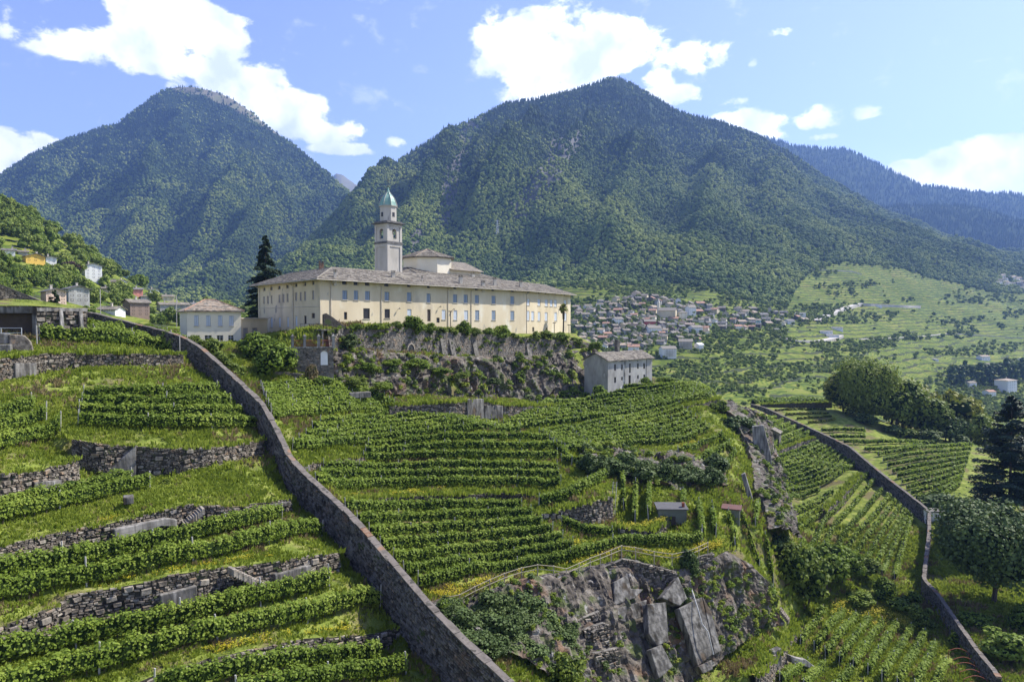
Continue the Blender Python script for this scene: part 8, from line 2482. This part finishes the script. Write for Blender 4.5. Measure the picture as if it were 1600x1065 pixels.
for px, py, D, h, w, mt_, lab in [(575, 578, 131.5, 16, 34, 'tree_bright', 'light green shrub on the left ledge of the convent crag'), (612, 570, 137, 14, 40, 'tree_bright', 'spreading light green shrub below the round hole in the wall'), (652, 576, 141, 20, 46, 'tree_bright', 'largest light green shrub on the green ledge of the crag'),
    (690, 584, 146, 15, 38, 'tree_bright', 'light green shrub under the first buttress'), (722, 590, 151, 12, 30, 'tree', 'small shrub in the middle of the convent crag'), (560, 600, 125, 16, 40, 'tree', 'low bush at the left foot of the convent crag'), (600, 606, 128, 14, 36, 'tree_bright', 'bright bush at the foot of the convent crag'),
    (505, 600, 119, 16, 44, 'tree_bright', 'bright bush by the foot of the arched terrace'), (545, 545, 132, 30, 34, 'ivy', 'dark ivy mass at the shaded left end of the retaining wall'), (770, 600, 158, 14, 28, 'ivy', 'small dark shrub right of centre on the convent crag'), (930, 545, 200, 16, 24, 'tree_bright', 'bush on the far tip of the crag')]:
    p0 = P(px, py, D); t = empty('shrub', (p0.x, p0.y-1.2, p0.z), px, lab, 'bush', 'shrubs on the convent crag'); m = D/F
    c = link_mesh('crown', crown_mesh('bush', 1, mt_, int(px) % 3), t); c.scale = (w*m/.92, w*m/.92, h*m/.9)
DSP = [('lower', 'upper'), ]
creep = []
for k in range(20):
    t = k/19; creep.append((915+t*200+rs.uniform(-6, 6), 738+rs.uniform(-12, 34)+22*math.sin(t*3), 112+6*t+rs.uniform(-2, 2), rs.uniform(26, 44), rs.uniform(36, 58)))
creep.sort()
for k, q in enumerate(creep):
    o = place_tree(q[0], q[1], q[2], q[3], q[4], 'bush', rs.choice(['ivy', 'tree_dark', 'ivy']), ordinal(k) + ' dark creeper clump from the left on the rock band above the shed', 'dark creepers over the rock band above the shed', cat='creeper', name='creeper')
for k in range(34):
    x = 700+k*5.6; y = 938 + (890-x)*.12 + rs.uniform(-18, 62)
    if x > 870 and y > 980: continue
    D = 71.2 - (y-920)*.085 + (x-700)*.02
    place_tree(x, y+6, D, rs.uniform(28, 46), rs.uniform(42, 70), 'bush', rs.choice(['ivy', 'tree_dark', 'tree_dark']), ordinal(k) + ' dark evergreen shrub from the left on the slope below the railing', 'dark shrubs below the wooden railing', cat='bush')
# rows of poplars
for k in range(17):
    px = 1487+k*7.0+rs.uniform(-1.5, 1.5); g_ = mt2.at(px, 603-k*.5); m = g_.y/F
    pos = ['leftmost poplar of the row beside the white flats', 'rightmost poplar of the row at the picture edge'][0 if k == 0 else 1] if k in (0, 16) else ORD[k] + ' poplar from the left in the row by the white flats' if k < 16 else ''
    t = empty('poplar', tuple(g_), rs.uniform(0, 6), pos, 'tree', 'row of poplars at the far right'); hh = rs.uniform(30, 40)*m
    c = link_mesh('crown', crown_mesh('poplar', 0, 'tree_dark', k % 3), t); c.scale = (9*m/.2, 9*m/.2, hh)
for (px, py, h, w, mt_, lab) in [(112, 432, 26, 32, 'tree_red', 'big dark copper tree left of the block of flats'), (198, 462, 20, 20, 'tree_red', 'dark copper tree beside the pink house'), (95, 445, 22, 26, 'tree', 'leafy tree above the peach house'), (168, 440, 20, 24, 'tree', 'tree right of the block of flats')]:
    g_ = hE.at(px, py); m = g_.y/F; t = empty('tree', tuple(g_), px, lab, 'tree'); c = link_mesh('crown', crown_mesh('round', 0, mt_, 1), t); c.scale = (w*m, w*m, h*m); trunk_parts(t, h*m, .2, seed=px)
# palm on the terrace
tpp = P(880, 522, 203); m = 203/F
palm = empty('palm_tree', tuple(tpp), 0, 'palm tree with shaggy crown at the right end of the terrace', 'tree')
b = MB(); H_ = 42*m; b.bar((0, 0, -1), (.1, 0, H_*.55), .24, .2, n=8); b.bar((.1, 0, H_*.55), (.05, 0, H_), .32, .4, n=8); b.build('trunk', [M['bark']], palm)
b = MB(); rp = random.Random(3)
for k in range(46):
    a = rp.uniform(0, 6.28); el_ = rp.uniform(-.9, 1.1); L_ = rp.uniform(1.3, 1.9)
    d1 = Vector((math.cos(a)*math.cos(el_), math.sin(a)*math.cos(el_), math.sin(el_))); s_ = Vector((-math.sin(a), math.cos(a), 0))
    o0 = Vector((.05, 0, H_)); p1 = o0+d1*L_*.55; p2 = o0+d1*L_+Vector((0, 0, -.35*L_*math.cos(el_)))
    b.add([tuple(o0), tuple(p1+s_*.42), tuple(p2+s_*.3), tuple(p2-s_*.3), tuple(p1-s_*.42), tuple(p1)], [(0, 1, 5), (0, 5, 4), (1, 2, 5), (4, 5, 3), (5, 2, 3)])
b.build('frond', [M['tree_yellow']], palm)
# ------------------------------------------------------------------ ground cover
def blade_tuft(seed, h, w, n=9, mats=None, curved=True):
    r = random.Random(seed); b = MB()
    for k in range(n):
        a = r.uniform(0, 6.28); l = r.uniform(.1, .6)*w; x, y = math.cos(a)*l, math.sin(a)*l; t = r.uniform(0, 6.28); hh = h*r.uniform(.5, 1.1); lean = r.uniform(.1, .5)*hh; ww = r.uniform(.05, .11)*w*1.4
        dx, dy = math.cos(t)*ww, math.sin(t)*ww
        b.add([(x-dx, y-dy, -.05), (x+dx, y+dy, -.05), (x+dx*.7+math.cos(a)*lean*.4, y+dy*.7+math.sin(a)*lean*.4, hh*.6), (x+math.cos(a)*lean, y+math.sin(a)*lean, hh), (x-dx*.7+math.cos(a)*lean*.4, y-dy*.7+math.sin(a)*lean*.4, hh*.6)], [(0, 1, 2, 4), (4, 2, 3)], 0)
    return proto('g%d' % seed, np.concatenate(b.v), b.f, mats, b.m)
CG = coll('grass_kinds', [blade_tuft(k, .38, .62, 12, [M['grass_blade']]) for k in range(3)])
CSt = coll('straw_kinds', [blade_tuft(k+10, .5, .6, 10, [M['straw']]) for k in range(2)])
def flower_tuft(seed):
    r = random.Random(seed); V = []; Fs = []; mi = []; n0 = 0
    o = blade_tuft(seed, .40, .6, 8, [M['grass_blade'], M['flower']])
    b = MB()
    me = o.data
    b.add([tuple(v.co) for v in me.vertices], [tuple(p.vertices) for p in me.polygons], 0)
    for k in range(16):
        x, y, z = r.uniform(-.4, .4), r.uniform(-.4, .4), r.uniform(.28, .5); s = r.uniform(.04, .075)
        b.add([(x-s, y, z), (x, y-s, z+.02), (x+s, y, z), (x, y+s, z+.03)], [(0, 1, 2, 3)], 1)
    return proto('f%d' % seed, np.concatenate(b.v), b.f, [M['grass_blade'], M['flower']], b.m)
CFl = coll('flower_kinds', [flower_tuft(k+30) for k in range(3)])
CSc = coll('scrub_kinds', [proto('s%d' % k, *(lambda q: (q[0], q[1]))(crown(150, .16, 300+k, 'bush', blobs=7, core=False)), [M[['grass_blade', 'ivy', 'tree_bright'][k]]]) for k in range(3)])
NG = 66000
R6 = np.random.default_rng(66)
# sample in plan with density falling with distance
cand_d = 38*(165/38)**(R6.random(NG*2)**.8); cand_px = R6.uniform(-80, 1680, NG*2)
gxx = (cand_px-800)/F*cand_d*1.02; gyy = cand_d
gzz = Zg(gxx, gyy)
ppx, ppy = proj(gxx, gyy, gzz)
okk = (ppy < 1120) & (ppy > 500) & (gyy < 175)
den = fbm(gxx*.25, gyy*.25, oct=3, seed=91)
okk &= R6.random(len(den)) < np.clip(.62+den*.9, .12, 1)
idx = np.where(okk)[0][:NG]
gp = np.column_stack([gxx[idx], gyy[idx], gzz[idx]])
sz_g = np.clip(gyy[idx]/62, .75, 2.0)
kind_ = fbm(gp[:, 0]*.16, gp[:, 1]*.16, oct=3, seed=93) + R6.normal(scale=.25, size=len(idx))
st_ = kind_ > .40
woods('grass', gp[~st_], sz_g[~st_], CG, 'tufts of green grass all over the terraced hillside', sz=(1, 1, .8), cat='grass', seed=9, vari=.4)
woods('dry_grass', gp[st_], sz_g[st_], CSt, 'dry straw coloured stalks among the grass', sz=(1, 1, .8), cat='grass', seed=10, vari=.4)
def along(line, n, spread, reg=None, up=0.0):
    """n points near a photo polyline on the near ground"""
    a = np.array(line, float); d = np.concatenate([[0], np.cumsum(np.hypot(*np.diff(a, axis=0).T))]); o = []
    s = R6.uniform(0, d[-1], n)
    for q in s:
        x = np.interp(q, d, a[:, 0]); y = np.interp(q, d, a[:, 1])
        h_ = hit(x + R6.normal()*spread*1.5, y + R6.normal()*spread, DREG[reg](x, y) if reg else None, .8, 1.25)
        o.append(tuple(h_))
    return np.array(o)
fl = np.vstack([along([(690,935),(740,918),(800,893),(870,882),(940,868),(975,856),(1060,872),(1120,852)], 260, 3.8, 'C'), along([(1085,862),(1130,850)], 59, 3.1, 'C'), along([(680,930),(715,920)], 40, 3.8, 'C'),
                along([(230,912),(300,896),(370,876),(420,870)], 59, 3.8, 'L'), along([(150,925),(210,905)], 22, 2.5, 'L'), along([(330,1020),(420,1000),(560,985)], 74, 5.0, 'L'), along([(160,818),(180,812)], 11, 2.5, 'L'),
                along([(550,778),(600,774),(700,770)], 33, 2.5, 'C'), along([(967,820),(1000,824),(1040,812)], 44, 3.1, 'C'), along([(1300,948),(1340,950),(1400,965),(1440,975)], 156, 10.0, 'R'), along([(1360,702),(1430,700)], 22, 1.9, 'R'), along([(1100,690),(1060,702)], 22, 2.5, 'C'),
                along([(880,858),(940,850)], 22, 3.8, 'C'), along([(40,545),(60,560)], 4, 2.5, 'L')])
woods('yellow_flowers', fl, np.clip(fl[:, 1]/85, .7, 1.5), CFl, 'yellow wild flowers along the path and wall tops', sz=(1, 1, .9), cat='flowers', seed=12, vari=.3)
# tufts growing out of rock faces and wall tops
def rock_points(G, n, lo=0.0, hi=1.0):
    nv_, nu_ = G.shape[:2]; j = R6.integers(int(nv_*lo), int(nv_*hi)-1, n); i = R6.integers(0, nu_-1, n)
    p = G[j, i]; k = fbm(p[:, 0]*.2, p[:, 1]*.2, p[:, 2]*.3, oct=3, seed=15) > .02
    return p[k]
sc_ = np.vstack([rock_points(G_conv, 480, 0, .98), rock_points(G_crag, 800, 0, .98), rock_points(G_spur, 400), rock_points(G_band, 500)])
woods('scrub', sc_, np.clip(sc_[:, 1]*.0115, .55, 2.0), CSc, 'scrubby tufts and small shrubs growing on the rock faces', sz=(1, 1, .75), cat='scrub', seed=13, vari=.5)
wt = []
for k, a in WALLST.items():
    T = resample(PA(a[:, [0, 1, 3]]), .55); nn = -inward(T[:, :2])
    q = T.copy(); q[:, :2] -= nn*R6.uniform(.1, 1.2, len(T))[:, None]; q[:, 2] -= .02; wt.append(q[R6.random(len(q)) < .8])
    q = T.copy(); q[:, :2] -= nn*R6.uniform(-.05, .4, len(T))[:, None]; q[:, 2] -= .05; wt.append(q[R6.random(len(q)) < .7])
wt = np.vstack(wt)
woods('verge_grass', wt, np.clip(wt[:, 1]/55, .8, 2.0), CG, 'long grass overhanging the tops of the terrace walls', sz=(1, 1, .9), cat='grass', seed=14, vari=.5)
iv = []
for k in range(0, len(Tm)-1):
    for _ in range(4):
        t_ = R6.random()**1.6
        if fbm(np.array([k*.17]), np.array([t_*2.0]), oct=2, seed=6)[0] > -.05:
            iv.append((Tm[k, 0]+nm[k, 0]*.35, Tm[k, 1]+nm[k, 1]*.35, Tm[k, 2]*(1-t_*.75)+Bm[k, 2]*t_*.75))
iv = np.array(iv)
woods('creeper_growth', iv, np.full(len(iv), 1.0), CSc, 'creepers and weeds growing out of the convent retaining wall', sz=(1, 1, .8), cat='creeper', seed=15, vari=.5)
# ------------------------------------------------------------------ path furniture
rl_pts = [(693,953,70.9),(718,944,71.6),(742,931,72.8),(765,920,74),(788,910,75.2),(815,901,76.5),(840,896,77.5),(865,898,78.2),(885,902,79),(905,893,80.3),(922,885,81.6),(938,879,82.6),(955,872,83.8),(971,865,85),(993,868,85.6),(1022,874,86),(1050,878,86.6),(1075,873,87.6),(1092,866,88.8),(1106,859,90)]
ra = P(*rl_pts[0])
rail = empty('wooden_railing', tuple(ra), 0, 'weathered two-rail wooden railing along the flowery path above the crag', 'railing')
prev = None
for q in rl_pts:
    p = P(*q); p.z = max(p.z, float(Zg(p.x, p.y))-.05) - ra.z; p.x -= ra.x; p.y -= ra.y
    b = MB(); b.bar(p+Vector((0, 0, -.5)), p+Vector((0, 0, 1.12)), .065, n=6); b.build('post', [M['wood_rail']], rail)
    if prev is not None:
        for z in (.58, 1.08):
            b = MB(); b.bar(prev+Vector((0, -.07, z)), p+Vector((0, -.07, z)), .04, n=6); b.build('rail', [M['wood_rail']], rail)
    prev = p
h1, h2 = hit(957, 812, 101), P(961, 752, 104)
ld = empty('ladder', tuple(h1), 0, 'wooden ladder leaning up the bank beside the curved rubble wall', 'ladder')
b = MB(); top = h2-h1
for s in (-.28, .28): b.bar((s, 0, -.2), (top.x+s, top.y, top.z), .045, n=5)
b.build('rail', [M['post']], ld)
for k in range(16):
    t = (k+.5)/16; b = MB(); b.bar((top.x*t-.28, top.y*t, top.z*t), (top.x*t+.28, top.y*t, top.z*t), .03, n=5); b.build('rung', [M['wood_rail']], ld)
def steps(a, c, n, w, label, m='stone_light', dz=None, wall=None):
    if wall:
        q_ = WALLST[wall]; a, c = [(v_[0], v_[1], float(np.interp(v_[0], q_[:, 0], q_[:, 3]))-.9) for v_ in (a, c)]
    A, B_ = P(*a), P(*c); o = empty('stone_steps', tuple(A), 0, label, 'steps')
    d = Vector((B_.x-A.x, B_.y-A.y, 0)); L_ = d.length; d.normalize(); s = Vector((-d.y, d.x, 0))
    for k in range(n):
        t = k/n; p = Vector((A.x+(B_.x-A.x)*t, A.y+(B_.y-A.y)*t, A.z+(B_.z-A.z)*t)) - A; q = d*(L_/n*1.15); j = rs.uniform(-.05, .05)
        v = []
        for z in (-.55, .02+j*.4):
            for u_, v_ in ((0, -w/2+j), (1, -w/2-j), (1, w/2+j), (0, w/2)): v.append(tuple(p+q*u_+s*v_+Vector((0, 0, z))))
        b = MB(); b.add(v, BOXF); b.build('step', [M[m]], o)
    return o
steps((412, 909, 63.3), (361, 885, 60.6), 13, 1.1, 'diagonal flight of stone steps set in the tallest left wall', wall='w4')
steps((286, 816, 67.2), (317, 790, 68.9), 9, 1.3, 'short flight of dark stone steps in the middle left wall', m='stone_light', wall='w3')
steps((108, 640, 82), (66, 610, 84.5), 9, 1.6, 'rough stone steps in the grass at the far left', m='stone')
steps((1233, 966, 97), (1219, 948, 97.6), 7, 1.2, 'narrow stone steps climbing beside the crag end', m='stone')
steps((912, 729, 116), (910, 706, 119), 8, 1.0, 'narrow steps at the left end of the dark rock band', m='stone')
# hoops of a small tunnel behind the narrow wall
g0 = hit(1500, 1040)
hp_ = empty('hoop_frame', tuple(g0), 0, 'row of bare arched hoops inside the wall corner at the bottom right', 'frame')
for k, (xa, ya, xb, yb) in enumerate([(1482,1008,1514,1012),(1489,1022,1523,1025),(1493,1029,1530,1036),(1500,1041,1536,1045),(1506,1052,1543,1054),(1508,1060,1532,1066)]):
    D = 101-k*1.9; A, B_ = P(xa, ya+8, D), P(xb, yb+8, D+.5)
    b = MB(); last = None
    for i in range(11):
        t = i/10; p = A.lerp(B_, t)+Vector((0, 0, .55*math.sin(math.pi*t)))-g0
        if last is not None: b.bar(last, p, .045, n=5, caps=False)
        last = p
    b.bar(A-g0, A-g0-Vector((0, 0, 1.4)), .045, n=5); b.bar(B_-g0, B_-g0-Vector((0, 0, 1.4)), .045, n=5)
    b.build('hoop', [M['rust']], hp_)
# metal railing and low concrete walls at the left edge
A = P(-30, 533, 90); fr = empty('metal_railing', tuple(A), 0, 'pale two-rail metal railing before the garage', 'railing')
for x in (-30, 2, 34):
    p = P(x, 526, 90)-A; b = MB(); b.bar(p+Vector((0, 0, -1)), p+Vector((0, 0, 1.2)), .05, n=6); b.build('post', [M['metal_pale']], fr)
for z in (.5, 1.15):
    b = MB(); b.bar(P(-30, 526, 90)-A+Vector((0, 0, z)), P(34, 526, 90)-A+Vector((0, 0, z)), .045, n=6); b.build('rail', [M['metal_pale']], fr)
slab([(-20,520,87.5),(14,521,88),(14,537,87.6),(-20,538,87)], 87.5, 'pale stone block below the metal railing at the left edge', thick=1.5, m='concrete')
slab([(-20,539,86),(17,538,86.6),(17,556,86),(-20,560,85.4)], 86, 'flat-topped concrete trough at the far left edge', thick=2.0, m='concrete')
slab([(14,522,88.2),(38,524,89.4),(48,534,89.4),(52,548,88.8),(40,550,88.4),(14,545,87.6)], 88.4, 'rounded dark stone wall end below the garage', thick=.9, m='stone', cat='wall', name='wall_end')
slab([(1236,1024,95.5),(1248,1028,95),(1260,1030,95),(1274,1041,94),(1268,1044,93.6),(1250,1038,94),(1238,1036,94.6)], 95, 'pale flat rock slab lying in the grass beside the pier', thick=.8, m='concrete_light', cat='rock', name='flat_rock')
# thin pale poles
for k, (px, y0, y1, D, lab) in enumerate([(157, 452, 480, 150, 'thin pale pole behind the wall at upper left'), (276, 462, 500, 150, 'pale utility pole left of the annex house'), (10, 452, 470, 112, 'concrete pole on the skyline wall at the far left'), (281, 525, 546, 105, 'white post at the end of the top vine rows'), (58, 508, 545, 92, 'thin pole at the corner of the garage'),
                              (803, 500, 521, 186, 'lamp post on the terrace before the convent'), (866, 505, 522, 200, 'short lamp post left of the palm'), (889, 508, 522, 204, 'lamp post right of the palm'), (704, 487, 512, 158, 'dark lamp post before the convent middle')]):
    a_, c_ = P(px, y1, D), P(px, y0, D); o = empty('pole', tuple(a_), 0, lab, 'pole'); b = MB(); b.bar((0, 0, -1.5), (0, 0, c_.z-a_.z), .09 if D > 140 else .07, n=6); b.build('mast', [M['iron'] if 'lamp' in lab else M['post']], o)
    if 'lamp' in lab:
        b = MB(); b.box(-.45, .45, -.22, .22, c_.z-a_.z, c_.z-a_.z+.2); b.build('lamp_head', [M['iron']], o)
# lattice pylon on the mountain side
g_ = mt2.at(777, 368); m = g_.y/F; H_ = 24*m
py_ = empty('pylon', tuple(g_), .4, 'small lattice pylon in the woods above the convent roof', 'pylon'); b = MB()
for sx in (-1, 1):
    for sy in (-1, 1): b.bar((sx*3, sy*3, -4), (sx*.5, sy*.5, H_), .35, .2, n=4)
for k in range(6):
    z0, z1 = H_*k/6, H_*(k+1)/6; w0, w1 = 3-2.5*k/6, 3-2.5*(k+1)/6
    for s in (-1, 1): b.bar((-w0, s*w0, z0), (w1, s*w1, z1), .15, n=4); b.bar((w0, s*w0, z0), (-w1, s*w1, z1), .15, n=4)
for z in (.62, .78, .93): b.bar((-6, 0, H_*z), (6, 0, H_*z), .25, n=4)
b.build('lattice', [M['metal_pale']], py_)
